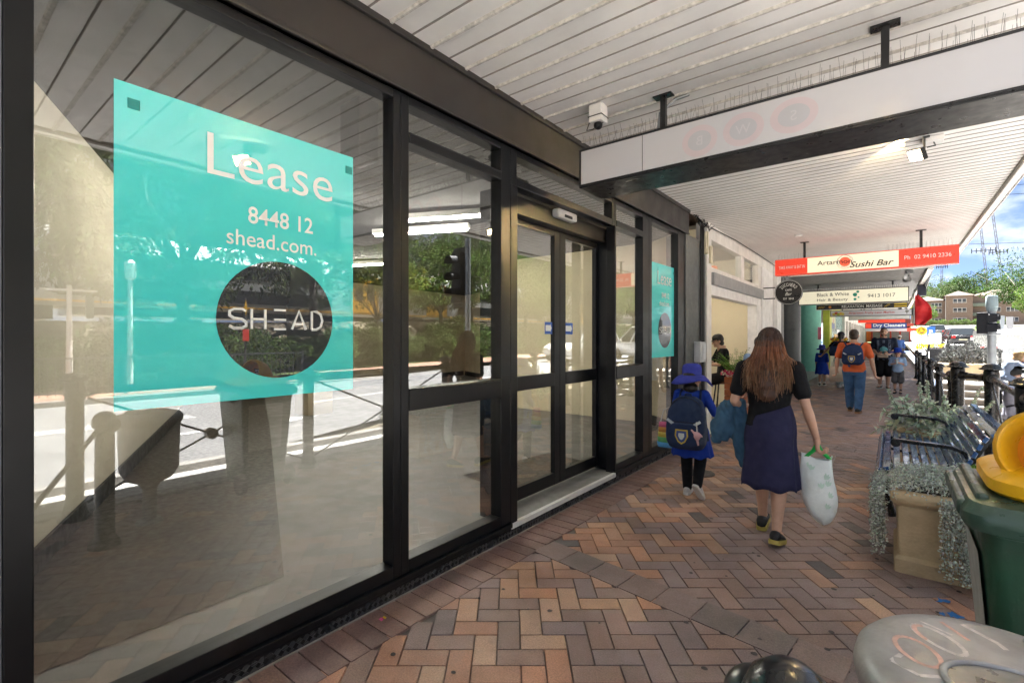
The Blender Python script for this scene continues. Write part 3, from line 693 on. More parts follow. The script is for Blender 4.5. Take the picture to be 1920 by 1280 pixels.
# blank white lightbox in front
t, w, h, f = hanging_sign('blank_lightbox_sign', 'long blank white lightbox sign hanging nearest, with faint mirrored discs', .36, 3.02, 3.55, 2.755, 3.05, .37, SIGNW, SIGNB, (.98, 2.30), 3.372, .016)
b = MB(); b.box(-.001-.80-.0, -.797, f-.0015, f, .018, h-.018); b.build('panel_seam', SIGNB, t)
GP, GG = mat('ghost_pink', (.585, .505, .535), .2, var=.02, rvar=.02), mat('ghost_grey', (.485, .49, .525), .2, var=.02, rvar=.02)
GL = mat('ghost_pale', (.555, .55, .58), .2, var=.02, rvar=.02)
cx0 = (.36+3.02)/2
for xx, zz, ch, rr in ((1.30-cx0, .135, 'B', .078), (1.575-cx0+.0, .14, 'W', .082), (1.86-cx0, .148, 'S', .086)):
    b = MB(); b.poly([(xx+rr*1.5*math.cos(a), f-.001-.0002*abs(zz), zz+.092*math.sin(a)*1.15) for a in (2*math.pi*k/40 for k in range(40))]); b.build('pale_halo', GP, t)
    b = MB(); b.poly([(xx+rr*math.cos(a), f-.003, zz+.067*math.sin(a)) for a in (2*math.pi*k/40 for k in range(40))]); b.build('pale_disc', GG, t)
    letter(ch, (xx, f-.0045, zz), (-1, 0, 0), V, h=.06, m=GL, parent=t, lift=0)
b = MB(); b.box(-w, w, -.19, .19, -.012, -.001); b.build('bottom_rail', SIGNB, t, bevel=.003)
b = MB(); spikes(b, .40-cx0, 2.98-cx0, -.14, h, .055, .12, 3); b.build('bird_spikes', SPK, t); b = MB(); spikes(b, .40-cx0, 2.98-cx0, .06, h, .055, .12, 4); b.build('bird_spikes', SPK, t)
b = MB(); b.tube([(.93-cx0, .0, h+.0), (.95-cx0, .01, h+.2), (1.05-cx0, .05, h+.29), (1.15-cx0, .06, h+.30)], .012, 8); b.build('conduit', STEEL, t)
# sushi bar
t, w, h, f = hanging_sign('sushi_bar_sign', 'red and cream lightbox sign with black brush lettering, hung across the footpath', .53, 3.19, 10.7, 2.755, 3.06, .16, SIGNC, SIGNR, (1.02, 2.72), 3.372, .012)
for x0, x1 in ((-w+.012, -w+.205*2*w), (-w+.712*2*w, w-.012)):
    b = MB(); b.box(x0, x1, f-.002, f, .013, h-.013); b.build('red_panel', SIGNR, t)
letter('TAKE AWAY & EAT IN', (-w+.107*2*w, f-.004, .145), U, V, w=.165*2*w, h=.060, m=PW, parent=t, bold=.003, lift=0)
letter('Ph  02 9410 2336', (-w+.853*2*w, f-.004, .155), U, V, w=.225*2*w, h=.068, m=PW, parent=t, bold=.005, lift=0)
b = MB(); b.poly([(-w+.425*2*w+.085*math.cos(a), f-.001, .17+.085*math.sin(a)) for a in (2*math.pi*k/40 for k in range(40))]); b.build('red_disc', mat('sign_disc', (.85, .12, .06), .4, emit=(1, .12, .05), estr=.04), t)
for rr, dx, dz, mm in ((.105, -.01, .01, INKD), (.115, .01, .004, mat('ink_purple', (.15, .12, .3), .5)), (.122, -.004, -.006, INKD)):
    b = MB(); b.tube([(-w+.425*2*w+dx+rr*math.cos(a), f-.003, .17+dz+rr*math.sin(a)) for a in (2*math.pi*k/40 for k in range(37))], .0022, 4); b.build('brush_ring', mm, t)
letter('Artarmon', (-w+.365*2*w, f-.006, .178), U, V, w=.20*2*w, h=.085, m=INKD, parent=t, bold=.006, lift=0)
letter('Sushi Bar', (-w+.57*2*w, f-.006, .105), U, V, w=.235*2*w, h=.105, m=INKD, parent=t, bold=.012, shear=.32, lift=0)
b = MB(); spikes(b, -w+.05, -w+.52, 0, h, .055, .13, 6); b.build('bird_spikes', SPK, t); b = MB(); spikes(b, w-.9, w-.05, 0, h, .055, .13, 7); b.build('bird_spikes', SPK, t)
# black & white hair
SIGNY = mat('sign_ivory', (.74, .70, .55), .35, var=.03, emit=(1, .93, .68), estr=.04)
t, w, h, f = hanging_sign('hair_salon_sign', 'cream lightbox hair salon sign with black lettering behind the round sign', .10, 2.70, 17.0, 2.52, 2.93, .2, SIGNY, SIGNB, (.6, 2.35), 3.12, .02)
x_ = lambda p: -w+(p-.0)*2*w
letter('Black & White', (x_(.335), f-.004, .285), U, V, w=.30*2*w, h=.10, m=INKD, parent=t, bold=.004, lift=0)
letter('Hair & Beauty', (x_(.33), f-.004, .12), U, V, w=.29*2*w, h=.10, m=INKD, parent=t, bold=.004, lift=0)
letter('9413 1017', (x_(.77), f-.004, .20), U, V, w=.235*2*w, h=.10, m=INKD, parent=t, lift=0)
TG = mat('sign_green', (.02, .35, .24), .5)
for dx, dz, rr in ((.54, .25, .052), (.565, .33, .035), (.54, .12, .035), (.572, .17, .022)):
    b = MB(); b.poly([(x_(dx)+rr*math.cos(a), f-.003, dz+rr*math.sin(a)) for a in (2*math.pi*k/24 for k in range(24))]); b.build('green_dot', TG, t)
letter('. Salon', (x_(.62), f-.004, .11), U, V, w=.06*2*w, m=TG, parent=t, lift=0) if False else None
b = MB()
for k in range(60): b.box(-w+.1+k*.04, -w+.122+k*.04, -.06, .06, h+.004, h+.07)
b.build('top_guard', ALU, t)
# relaxation massage
t, w, h, f = hanging_sign('massage_sign', 'narrow black massage sign with white capitals below the cream hair sign', .34, 2.72, 19.0, 2.455, 2.62, .12, SIGNB, WHITE, (), 3.1, .008)
letter('RELAXATION  MASSAGE', (-w+.52*2*w, f-.004, .085), U, V, w=.44*2*w, h=.085, m=PW, parent=t, bold=.004, lift=0)
YEL = white_text('yellow', (.75, .55, .05)); ORG = white_text('orange', (.75, .28, .03))
b = MB(); b.poly([(-w+.165*2*w+.04*math.cos(a), f-.003, .085+.04*math.sin(a)) for a in (2*math.pi*k/20 for k in range(20))]); b.build('orange_dot', ORG, t)
b = MB(); b.tube([(-w+.76*2*w, f-.003, .04), (-w+.80*2*w, f-.003, .13), (-w+.82*2*w, f-.003, .12), (-w+.775*2*w, f-.003, .045)], .006, 4); b.build('leaf_mark', YEL, t)
for k in range(6): b = MB(); b.tube([(-w+.03*2*w+k*.03+.018*math.cos(a), f-.003, .07+.03*(k % 2)+.018*math.sin(a)) for a in (2*math.pi*q/10 for q in range(11))], .004, 4); b.build('flower_mark', YEL, t)
b = MB(); b.box(-w+.86*2*w, -w+.99*2*w, f-.003, f, .10, .14); b.box(-w+.86*2*w, -w+.99*2*w, f-.003, f, .03, .07); b.build('number_bar', YEL, t)
# fruit market
t, w, h, f = hanging_sign('fruit_market_sign', 'pale fruit market sign with red lettering and a fruit picture', .40, 2.92, 23.0, 2.36, 2.60, .15, SIGNW, SIGNB, (.8, 2.6), 3.1, .02)
letter('Artarmon Fruity Latin Market', (-w+.52*2*w, f-.004, .12), U, V, w=.56*2*w, h=.115, m=INKR, parent=t, bold=.008, lift=0, shear=.1)
for k, (dx, dz, c_) in enumerate(((.05, .10, (.6, .45, .05)), (.08, .14, (.5, .08, .03)), (.11, .09, (.35, .45, .05)), (.14, .12, (.7, .4, .05)), (.165, .10, (.6, .5, .1)))):
    b = MB(); b.poly([(-w+dx*2*w+.055*math.cos(a), f-.003-.0004*k, dz+.055*math.sin(a)) for a in (2*math.pi*q/16 for q in range(16))]); b.build('fruit_mark', mat('fruit%d' % k, c_, .5), t)
b = MB(); b.ell((-w+.94*2*w, f-.002, .15), .06, .004, .035); b.box(-w+.94*2*w-.012, -w+.94*2*w+.012, f-.003, f, .05, .13); b.build('tree_mark', mat('ink_olive', (.12, .12, .08), .5), t)
b = MB(); b.box(w+.002, w+.25, -.05, .05, -.02, h+.05); b.build('end_box', SIGNB, t)
# blank grey, red, cleaners, far red
hanging_sign('blank_grey_sign', 'small blank grey sign under the fruit market sign', .72, 2.98, 28.0, 2.36, 2.64, .15, mat('sign_grey', (.5, .49, .47), .4), SIGNB, (1.2, 2.6), 3.22, .015)
t, w, h, f = hanging_sign('red_banner_sign', 'thin red sign seen below the blank grey sign', .95, 2.85, 31.0, 2.30, 2.48, .15, SIGNR, SIGNR, (1.2, 2.6), 3.22, .01)
t, w, h, f = hanging_sign('dry_cleaners_sign', 'blue dry cleaners sign with bold white lettering', 1.10, 3.0, 35.0, 2.05, 2.36, .15, mat('sign_blue', (.02, .06, .28), .4), SIGNB, (1.4, 2.7), 3.22, .015)
letter('Dry Cleaners', (-w+.58*2*w, f-.004, .16), U, V, w=.76*2*w, h=.24, m=PW, parent=t, bold=.03, lift=0)
b = MB(); b.box(-w, w, f-.004, .07, -.16, -.004); b.build('lower_panel', SIGNW, t); b = MB(); b.box(-w+.02, -w+.30, f-.003, f, .02, h-.02); b.build('red_panel', SIGNR, t)
hanging_sign('far_red_sign', 'wide red sign at the far end beyond the cleaners sign', 1.2, 4.0, 46.0, 1.98, 2.22, .15, SIGNR, SIGNR, (2.0, 2.8), 3.22, .01)
# round cafe sign
t = thing('round_cafe_sign', 'round black cafe sign with white rim and lettering on a wall bracket', 'sign', (.56, 12.0, 2.53))
for nm, r0, th, m_ in (('disc', .27, .05, SIGNB),):
    b = MB(); b.cone((0, -th/2, 0), (0, th/2, 0), r0, n=48); b.build(nm, m_, t, smooth=40)
b = MB(); b.tube([(.258*math.cos(a), -.027, .258*math.sin(a)) for a in (2*math.pi*k/60 for k in range(61))], .004, 4); b.build('rim_line', PW, t)
word = 'ZUCCHERO'
for k, ch in enumerate(word):
    a = R(142-104*k/(len(word)-1)); rr = .175
    letter(ch, (rr*math.cos(a), -.027, rr*math.sin(a)-.005), (math.sin(a), 0, -math.cos(a)), (math.cos(a), 0, math.sin(a)), h=.070, w=.034, m=PW, parent=t, bold=0, lift=.001)
letter('CAFFÈ', (0, -.027, .055), U, V, h=.055, w=.12, m=PW, parent=t, bold=.0)
letter('Bar', (0, -.027, -.035), U, V, h=.07, w=.13, m=PW, parent=t, shear=.4)
letter('EST  2018', (0, -.027, -.14), U, V, h=.042, w=.20, m=PW, parent=t, bold=.008)
b = MB(); b.tube([(-.262, 0, .12), (-.56, .0, .12)], .012); b.tube([(-.262, 0, -.12), (-.56, 0, -.12)], .012); b.box(-.57, -.55, -.03, .03, -.2, .2); b.build('bracket', SIGNB, t)
# ---- things on the soffits
t = thing('security_camera', 'white boxy security camera under the ribbed canopy by the blank sign', 'camera', (.52, 3.38, 3.37))
b = MB(); b.box(-.055, .055, -.055, .055, -.14, -.002); b.build('housing', WHITE, t, bevel=.008); b = MB(); b.ell((0, 0, -.155), .035, .035, .035); b.build('lens_dome', BLACK, t, smooth=True)
b = MB(); b.box(-.06, .06, -.06, .06, -.10, -.094); b.build('seam', DKGREY, t); b = MB(); b.tube([(-.05, -.05, -.14), (-.08, -.04, -.19), (-.02, -.05, -.20), (.06, -.03, -.16)], .004, 5); b.build('cable', BLACK, t)
t = thing('flood_light', 'lit black floodlight on a bracket under the canopy beyond the blank sign', 'floodlight', (2.60, 5.75, 3.37))
b = MB(); b.box(-.05, .10, .0, .16, -.045, -.002); b.build('junction_box', WHITE, t, bevel=.006)
b = MB(); b.box(-.045, -.03, -.03, .03, -.13, -.01); b.box(-.045, .0, -.03, .03, -.014, -.003); b.tube([(.03, .06, -.045), (.04, .02, -.09), (-.02, -.0, -.10)], .006, 6); b.build('bracket', SIGNB, t)
Mh = Matrix.Translation((-.07, -.06, -.16)) @ Euler((R(28), R(12), R(-52))).to_matrix().to_4x4()
b = MB(); b.box(-.075, .075, -.045, .0, -.055, .055, M=Mh); b.build('head', SIGNB, t, bevel=.006)
b = MB(); b.box(-.064, .064, -.0475, -.0455, -.045, .045, M=Mh); b.build('lamp_face', mat('flood_glow', (1, .9, .7), .4, emit=(1, .74, .36), estr=.10, var=0, rvar=0), t)
fl = bpy.data.lights.new('flood_lamp', 'AREA'); fl.shape = 'RECTANGLE'; fl.size = .12; fl.size_y = .08; fl.energy = 9; fl.color = (1, .76, .42)
flo = bpy.data.objects.new('flood_lamp', fl); COL.objects.link(flo); flo.parent = t; flo.matrix_local = Mh @ Matrix.Translation((0, -.055, 0)) @ Euler((R(90), 0, 0)).to_matrix().to_4x4()
t2 = copy_tree(t); t2.location = (2.45, 2.02, 3.37); l2 = [q for q in bpy.data.objects if q.parent == t2 and q.type == 'LIGHT'][0]; l2.data = l2.data.copy(); l2.data.energy = 1.2; t2['label'] = 'lit floodlight over the footpath by the bins, seen reflected in the large poster'
b = MB(); b.lathe([(.06, -.03), (.06, -.001)], (1.02, 9.9, 3.372), n=16); tag(b.build('smoke_detector', WHITE, bevel=.004), 'small white fitting on the canopy ceiling before the sushi sign', 'fitting')
for k, (dx, dz, lab) in enumerate(((2.62, 3.02, 'upper silver spotlight under the dark grey canopy edge'), (2.58, 2.85, 'lower silver spotlight below its twin at the canopy edge'))):
    t = thing('spot_light', lab, 'spotlight', (dx, 14.1, dz)); b = MB(); b.lathe([(.03, -.05), (.07, .0), (.085, .05)], n=16); o_ = b.build('reflector', ALU, t, smooth=40); o_.rotation_euler = (R(60), 0, R(40))
    b = MB(); b.tube([(0, .02, .02), (.05, .05, .10), (.06, .06, .3-(.17 if k == 0 else 0))], .014, 6); b.build('arm', SIGNB, t)
# speaker box, red flag
b = MB(); b.box(2.9, 3.1, 17.9, 18.05, 2.73, 3.04); tag(b.build('speaker_box', mat('navy_box', (.03, .035, .06), .5), bevel=.01), 'dark navy box fixed to the canopy edge above the red flag', 'box')
t = thing('red_flag', 'red cloth flag drooping from a short pole at the canopy edge', 'flag', (2.84, 17.6, 2.78))
b = MB(); b.cone((-.02, .1, .10), (-.02, -.1, -.85), .012); b.build('pole', ALU, t)
b = MB(); rows = []
for i in range(15):
    z_ = -.02-.86*i/14; row = []
    wd = .06+.30*math.sin(min(1, i/8)*math.pi/2)*(1-.55*max(0, (i-11)/3))
    for j in range(13):
        s_ = j/12; row.append((s_*wd, .05*math.sin(s_*7+i*.35)*s_+.03*math.sin(i*.9), z_-.05*math.sin(s_*3)*(1-i/14)))
    rows.append(row)
b.rings(rows, closed=False, cap0=False, cap1=False); fo = b.build('cloth', mat('flag_red', (.55, .012, .015), .7, var=.15), t, smooth=True)
sm = fo.modifiers.new('solid', 'SOLIDIFY'); sm.thickness = .004
# rosy glow free: nothing painted
# ================================================================== STREET FURNITURE
def leaf_material(name, rough=.75, trans=.25, spec=.12):
    m = bpy.data.materials.new(name); m.use_nodes = True; n, l = m.node_tree.nodes, m.node_tree.links; bs = n['Principled BSDF']
    at = n.new('ShaderNodeAttribute'); at.attribute_name = 'Col'; l.new(at.outputs['Color'], bs.inputs['Base Color']); bs.inputs['Roughness'].default_value = rough; bs.inputs['Specular IOR Level'].default_value = spec
    o = n['Material Output']; tr = n.new('ShaderNodeBsdfTranslucent'); l.new(at.outputs['Color'], tr.inputs['Color'])
    mx = n.new('ShaderNodeMixShader'); mx.inputs['Fac'].default_value = trans
    l.new(bs.outputs[0], mx.inputs[1]); l.new(tr.outputs[0], mx.inputs[2]); l.new(mx.outputs[0], o.inputs['Surface']); return m
LEAF = leaf_material('leaf')
FELT = leaf_material('felt_leaf', .85, .12, .1)
def leaves(name, pos, dirs, L, W, cols, material, parent=None, rng=None, fold=.15, shape='hex', droop=0):
    """leaf blades: pos (n,3) base points, dirs (n,3) along the blade, lengths L, widths W (n,), colours (n,3)"""
    rng = rng or np.random.default_rng(1); n = len(pos)
    d = dirs/np.maximum(1e-6, np.linalg.norm(dirs, axis=1))[:, None]
    r = rng.normal(size=(n, 3)); s = np.cross(d, r); s /= np.maximum(1e-6, np.linalg.norm(s, axis=1))[:, None]; u = np.cross(s, d)
    L = np.broadcast_to(L, n)[:, None]; W = np.broadcast_to(W, n)[:, None]
    if shape == 'hex':
        prof = [(0, 0, 0), (.3, .5, fold), (.7, .42, fold), (1, 0, 0), (.7, -.42, fold), (.3, -.5, fold)]
    else: prof = [(0, 0, 0), (.5, .5, fold), (1, 0, 0), (.5, -.5, fold)]
    k = len(prof); V = np.empty((n, k, 3))
    for i, (a, b_, c) in enumerate(prof):
        V[:, i] = pos+d*L*a+s*W*b_+u*W*c
        V[:, i, 2] -= (droop*a*a*L[:, 0])
    me = bpy.data.meshes.new(name); me.vertices.add(n*k); me.vertices.foreach_set('co', V.ravel())
    me.loops.add(n*k); me.loops.foreach_set('vertex_index', np.arange(n*k, dtype=np.int32))
    me.polygons.add(n); me.polygons.foreach_set('loop_start', np.arange(0, n*k, k, dtype=np.int32)); me.polygons.foreach_set('loop_total', np.full(n, k, dtype=np.int32))
    me.update(calc_edges=True); me.materials.append(material)
    a = me.color_attributes.new('Col', 'FLOAT_COLOR', 'CORNER')
    arr = np.repeat(np.c_[cols, np.ones(n)], k, axis=0).astype(np.float32); a.data.foreach_set('color', arr.ravel())
    return link(name, me, parent)
def tint(rng, base, n, v=.25, hue=.12):
    base = np.asarray(base); return np.clip(base[None]*(1+rng.normal(0, v, (n, 1)))*(1+rng.normal(0, hue, (n, 3))), .004, .9)

# ---- iron posts and railings
def post_part(parent, x, y, h, r=.052, cap=.095, base=True, z0=0):
    b = MB(); k = r/.052
    prof = [(r*1.9, 0), (r*1.9, .015), (r*1.45, .05), (r*1.15, .12)] if base else [(r, 0)]
    prof += [(r, .15), (r, h-.24), (r*1.12, h-.235), (r*1.12, h-.09), (r*1.0, h-.085), (r*1.25, h-.075)]
    prof += [(cap, h-.070), (cap*1.02, h-.060), (cap*.80, h-.048), (cap*.74, h-.028), (cap*.55, h-.010), (cap*.25, h-.001), (.002, h)]
    b.lathe(prof, n=24)
    o = b.build('post', IRON, parent, smooth=50); o.location = (x, y, z0); return o
def railing(name, label, pts, h=1.07, r=.052, rail_z=None, brace=True, cap=.095, group=None, skip=(), z0=0):
    t = thing(name, label, 'railing', (pts[0][0], pts[0][1], z0), 0, group); ox, oy = pts[0]
    for x, y in pts: post_part(t, x-ox, y-oy, h, r, cap)
    rz = rail_z or h-.16
    for i, (a, c) in enumerate(zip(pts, pts[1:])):
        A = Vector((a[0]-ox, a[1]-oy, 0)); C_ = Vector((c[0]-ox, c[1]-oy, 0)); d = (C_-A).normalized()
        b = MB(); b.cone(A+d*r+Vector((0, 0, rz)), C_-d*r+Vector((0, 0, rz)), .036, n=14)
        b.cone(A+d*r+Vector((0, 0, rz)), A+d*(r+.07)+Vector((0, 0, rz)), .052, .042, n=14); b.cone(C_-d*(r+.07)+Vector((0, 0, rz)), C_-d*r+Vector((0, 0, rz)), .042, .052, n=14)
        b.build('rail', IRON, t, smooth=50)
        if brace and (C_-A).length > 1:
            mid = (A+C_)/2+Vector((0, 0, rz*.52)); b = MB()
            for P in (A, C_):
                s = d if P is A else -d
                b.cone(P+s*(r+.02)+Vector((0, 0, rz-.06)), mid, .011, n=8); b.cone(P+s*(r+.02)+Vector((0, 0, .12)), mid, .011, n=8)
            b.build('brace', IRON, t)
            b = MB(); n_ = Vector((-d.y, d.x, 0)); b.cone(mid-n_*.045, mid+n_*.045, .055, n=16); b.build('hub', IRON, t, smooth=40)
    return t
railing('iron_railing', 'black iron railing with domed posts along the far path edge', [(3.02, 9.4), (3.02, 11.9), (3.03, 14.5), (3.04, 17.6), (3.05, 20.6), (3.06, 23.4)])
railing('iron_railing', 'taller black iron railing with thick posts behind the bench turning a corner', [(2.97, 8.06), (3.22, 7.66), (3.14, 5.30), (3.10, 3.0), (3.08, .9)], h=1.25, r=.062, cap=.105, rail_z=1.085)
t = thing('iron_bollard', 'black domed iron post top close to the camera beside the grey bin', 'post', (2.195, .92, 0))
b = MB(); b.lathe([(.10, 0), (.10, .03), (.062, .08), (.058, .88), (.075, .885), (.078, .91), (.074, .94), (.060, .975), (.036, .995), (.004, 1.003)], n=32); b.build('post', IRON, t, smooth=50)
b = MB(); b.cone((-.02, .01, .90), (-.055, .028, .90), .055, .055, n=24); b.ell((-.057, .029, .90), .055, .055, .055, 24, 14); b.build('rail_socket', IRON, t, smooth=50)
b = MB(); b.tube([(-.02, -.05, .86), (-.3, -.6, .2)], .016, 8); b.build('brace', IRON, t)

# ---- bench
BENCHB = mat('bench_navy', (.03, .09, .24), .2, var=.2, vscale=5, coat=.4)
bench = thing('slatted_bench', 'navy slatted park bench with curled black iron arms between two planters', 'bench', (2.235, 5.03, .03))
BL = 1.93
prof = [(.0, .36, 100), (.012, .405, 60), (.065, .438, 15), (.130, .440, -2), (.195, .434, -6), (.260, .425, -8), (.325, .415, -8), (.390, .407, -4), (.450, .412, 20), (.497, .445, 55), (.530, .50, 64), (.560, .562, 66), (.588, .625, 66), (.616, .688, 66), (.648, .748, 58), (.700, .790, 28), (.765, .805, 0)]
for i, (x, z, a) in enumerate(prof):
    b = MB(); M_ = Matrix.Translation((x, 0, z)) @ Euler((0, -R(a), 0)).to_matrix().to_4x4()
    b.box(-.024, .024, 0, BL, -.014, .014, M=M_); b.build('slat', BENCHB, bench, bevel=.004)
for k, yy in enumerate((.12, BL-.12)):
    b = MB(); pr = [(x+.012*math.sin(R(a)), z-.018*math.cos(R(a))-.004) for x, z, a in prof]
    top = [Vector((x, yy-.02, z)) for x, z in pr]; bot = [Vector((x+.02, yy-.02, z-.035)) for x, z in pr]
    W = Vector((0, .04, 0))
    b.rings([[p, q, q+W, p+W] for p, q in zip(top, bot)])
    b.tube([(.07, yy, .41), (.06, yy, .22), (.10, yy, .02)], [.022, .02, .03], 8); b.tube([(.49, yy, .42), (.56, yy, .2), (.60, yy, .02)], [.024, .02, .03], 8); b.tube([(.07, yy, .28), (.3, yy, .24), (.53, yy, .30)], .014, 8)
    b.build('leg_frame', IRON, bench, smooth=40)
    b = MB()
    arm = [(.50, .452), (.55, .50), (.565, .56), (.54, .615), (.47, .645), (.36, .652), (.24, .655), (.13, .660)]
    rs = []
    for i, (x, z) in enumerate(arm):
        p = Vector(arm[min(i+1, len(arm)-1)])-Vector(arm[max(0, i-1)]); p.normalize(); nx, nz_ = -p.y*.014, p.x*.014
        rs.append([Vector((x+nx, yy-.024, z+nz_)), Vector((x+nx, yy+.024, z+nz_)), Vector((x-nx, yy+.024, z-nz_)), Vector((x-nx, yy-.024, z-nz_))])
    b.rings(rs); b.cone((.12, yy-.028, .640), (.12, yy+.028, .640), .034, n=20)
    b.build('arm_rest', IRON, bench, smooth=40, bevel=.004)
# ---- planters
STONE = mat('sandstone', (.52, .40, .245), .85, var=.2, vscale=3.5, bump=.5, bscale=45, dirt=.4)
def planter(label, x0, x1, y0, y1, h):
    t = thing('stone_planter', label, 'planter', ((x0+x1)/2, (y0+y1)/2, 0)); w, d = (x1-x0)/2, (y1-y0)/2
    def rect(k, z, rad=.03):
        out = []; hw, hd = w+k, d+k
        for sx, sy, a0 in ((1, 1, 0), (-1, 1, 90), (-1, -1, 180), (1, -1, 270)):
            for a in (0, 45, 90): out.append(Vector((sx*(hw-rad)+rad*math.cos(R(a0+a)), sy*(hd-rad)+rad*math.sin(R(a0+a)), z)))
        return out
    b = MB(); b.rings([rect(0, 0), rect(0, .085), rect(-.012, .095), rect(-.022, .11), rect(-.012, h-.09), rect(.004, h-.082), rect(.018, h-.06), rect(.024, h-.035), rect(.016, h-.012), rect(.0, h), rect(-.06, h), rect(-.06, h-.06)], cap0=True, cap1=True)
    b.build('trough', STONE, t, smooth=35)
    b = MB(); b.poly(rect(-.06, h-.03)); b.build('soil', mat('soil', (.03, .022, .015), .95, bump=.6, bscale=60), t)
    return t
planter('sandstone planter in front of the bench overflowing with trailing silver foliage', 2.34, 3.02, 4.07, 4.72, .53)
planter('sandstone planter behind the bench full of woolly grey leaves', 2.40, 3.00, 7.20, 7.82, .50)
# silver falls: one trailing plant
rng = np.random.default_rng(5)
def silver():
    t = thing('trailing_plant', 'silver trailing foliage spilling over the front sandstone planter', 'plant', (2.68, 4.39, .5))
    P = []; S = MB()
    n = 8500; xy = np.c_[rng.uniform(-.37, .37, n), rng.uniform(-.36, .35, n)]; zz = .045+.075*(1-(xy[:, 0]/.42)**2)*(1-(xy[:, 1]/.42)**2)+rng.normal(0, .02, n)
    edge = np.maximum(np.abs(xy[:, 0])/.37, np.abs(xy[:, 1])/.36); zz -= .05*np.maximum(0, edge-.8)/.2
    keep = ~((xy[:, 1] < -.30) & (xy[:, 0] < .02) & (zz < .06) & (rng.random(n) < .75)); P.append(np.c_[xy, zz][keep])
    def strand(x, y, L, ox, oy):
        pts = []; z = .03; k = int(L/.016); px, py = x, y
        for i in range(k):
            px += rng.normal(0, .0035)+ox*.016*(1 if i < 3 else 0); py += rng.normal(0, .0035)+oy*.016*(1 if i < 3 else 0); z -= .016*(.5 if i < 3 else 1)
            pts.append((px, py, z))
        return pts
    strands = []
    for k in range(120):   # left side curtain
        y = rng.uniform(-.36, .34); strands.append(strand(-.37-rng.uniform(0, .03), y, rng.uniform(.12, .50)*(1 if y > -.3 else .45), -1, 0))
    for k in range(150):    # hanging bunch at the front right
        x = rng.normal(.07, .085); strands.append(strand(x, -.355-rng.uniform(0, .025), min(.5, abs(rng.normal(.30, .14))+.06), 0, -1))
    for k in range(40): strands.append(strand(rng.uniform(-.1, .36), -.35, rng.uniform(.05, .16), 0, -1))
    for st in strands:
        if len(st) < 3: continue
        S.tube(st[::2] if len(st) > 5 else st, .0012, 3); a = np.array(st); a = np.repeat(a, 3, axis=0)+rng.normal(0, .008, (len(st)*3, 3)); P.append(a)
    pos = np.vstack(P); m = len(pos); d = rng.normal(size=(m, 3)); d[:, 2] += .3
    S.build('stems', mat('silver_stem', (.22, .22, .17), .8), t)
    leaves('foliage', pos, d, rng.uniform(.009, .017, m), rng.uniform(.009, .016, m), tint(rng, (.52, .57, .51), m, .22, .05), FELT, t, rng, .2)
silver()
t = thing('succulent', 'small bright green succulent rosette in the front planter', 'plant', (2.82, 4.36, .62))
P = []; D = []
for c in ((0, 0, .02), (.07, -.03, .01), (-.05, .03, .03), (.11, .05, .0)):
    for k in range(26):
        a = k*2.4; e = .2+.9*(k/26); P.append(np.array(c)); D.append((math.cos(a)*e, math.sin(a)*e, 1.15-e*.9))
P = np.array(P, float); D = np.array(D); leaves('leaf_rosettes', P, D, .062, .030, tint(rng, (.14, .27, .035), len(P), .25, .06), LEAF, t, rng, .25)
def lambs_ear():
    t = thing('woolly_plant', 'woolly grey green leafy plant with tall flower spikes behind the bench', 'plant', (2.68, 7.50, .48))
    P, D, L, W = [], [], [], []; S = MB()
    for k in range(150):
        a = rng.uniform(0, 2*math.pi); e = rng.uniform(.2, 1.1)
        base = np.array([rng.uniform(-.22, .22), rng.uniform(-.22, .22), .0]); d = np.array([math.cos(a)*e, math.sin(a)*e, 1.1-.75*e]); d /= np.linalg.norm(d); ln = rng.uniform(.18, .42)
        if d[0] > .5: ln *= .6
        pts = [tuple(base+d*ln*q-np.array([0, 0, .16*q*q*e])) for q in (0, .33, .66, 1)]; S.tube(pts, .005, 4)
        for q in np.linspace(.25, 1, 7):
            p = base+d*ln*q-np.array([0, 0, .16*q*q*e])
            for s in range(3):
                dd = d*.5+rng.normal(0, .55, 3); dd[2] -= .1; P.append(p); D.append(dd); L.append(rng.uniform(.06, .12)); W.append(rng.uniform(.022, .038))
    for k in range(60):                                    # big lower leaves drooping over the rim
        a = rng.uniform(0, 2*math.pi); p = np.array([.30*math.cos(a), .28*math.sin(a), rng.uniform(-.02, .1)]); P.append(p); D.append((math.cos(a)*.6, math.sin(a)*.6, -.9)); L.append(rng.uniform(.09, .15)); W.append(rng.uniform(.035, .055))
    for (x, y, tx, ty, h) in ((-.02, .0, -.02, -.03, .55), (.25, .05, .45, .05, .50), (.1, -.1, .12, -.15, .40), (-.25, -.1, -.38, -.1, .42), (.33, 0, .55, .1, .36), (-.05, .15, -.08, .2, .5), (.40, .1, .62, .22, .30)):
        S.tube([(x, y, 0), ((x+tx)/2, (y+ty)/2, h*.55), (tx, ty, h)], [.006, .005, .004], 5)
        for q in np.linspace(.45, 1, 26):
            c = np.array([x+(tx-x)*q, y+(ty-y)*q, h*q])
            for s in range(5): P.append(c+rng.normal(0, .006, 3)); D.append(rng.normal(0, 1, 3)+np.array([0, 0, .4])); L.append(.026); W.append(.016)
    P, D, L, W = np.array(P), np.array(D, float), np.array(L), np.array(W)
    S.build('stems', mat('woolly_stem', (.25, .27, .19), .9), t)
    leaves('foliage', P, D, L, W, tint(rng, (.60, .69, .54), len(P), .24, .07), FELT, t, rng, .22, droop=.35)
lambs_ear()
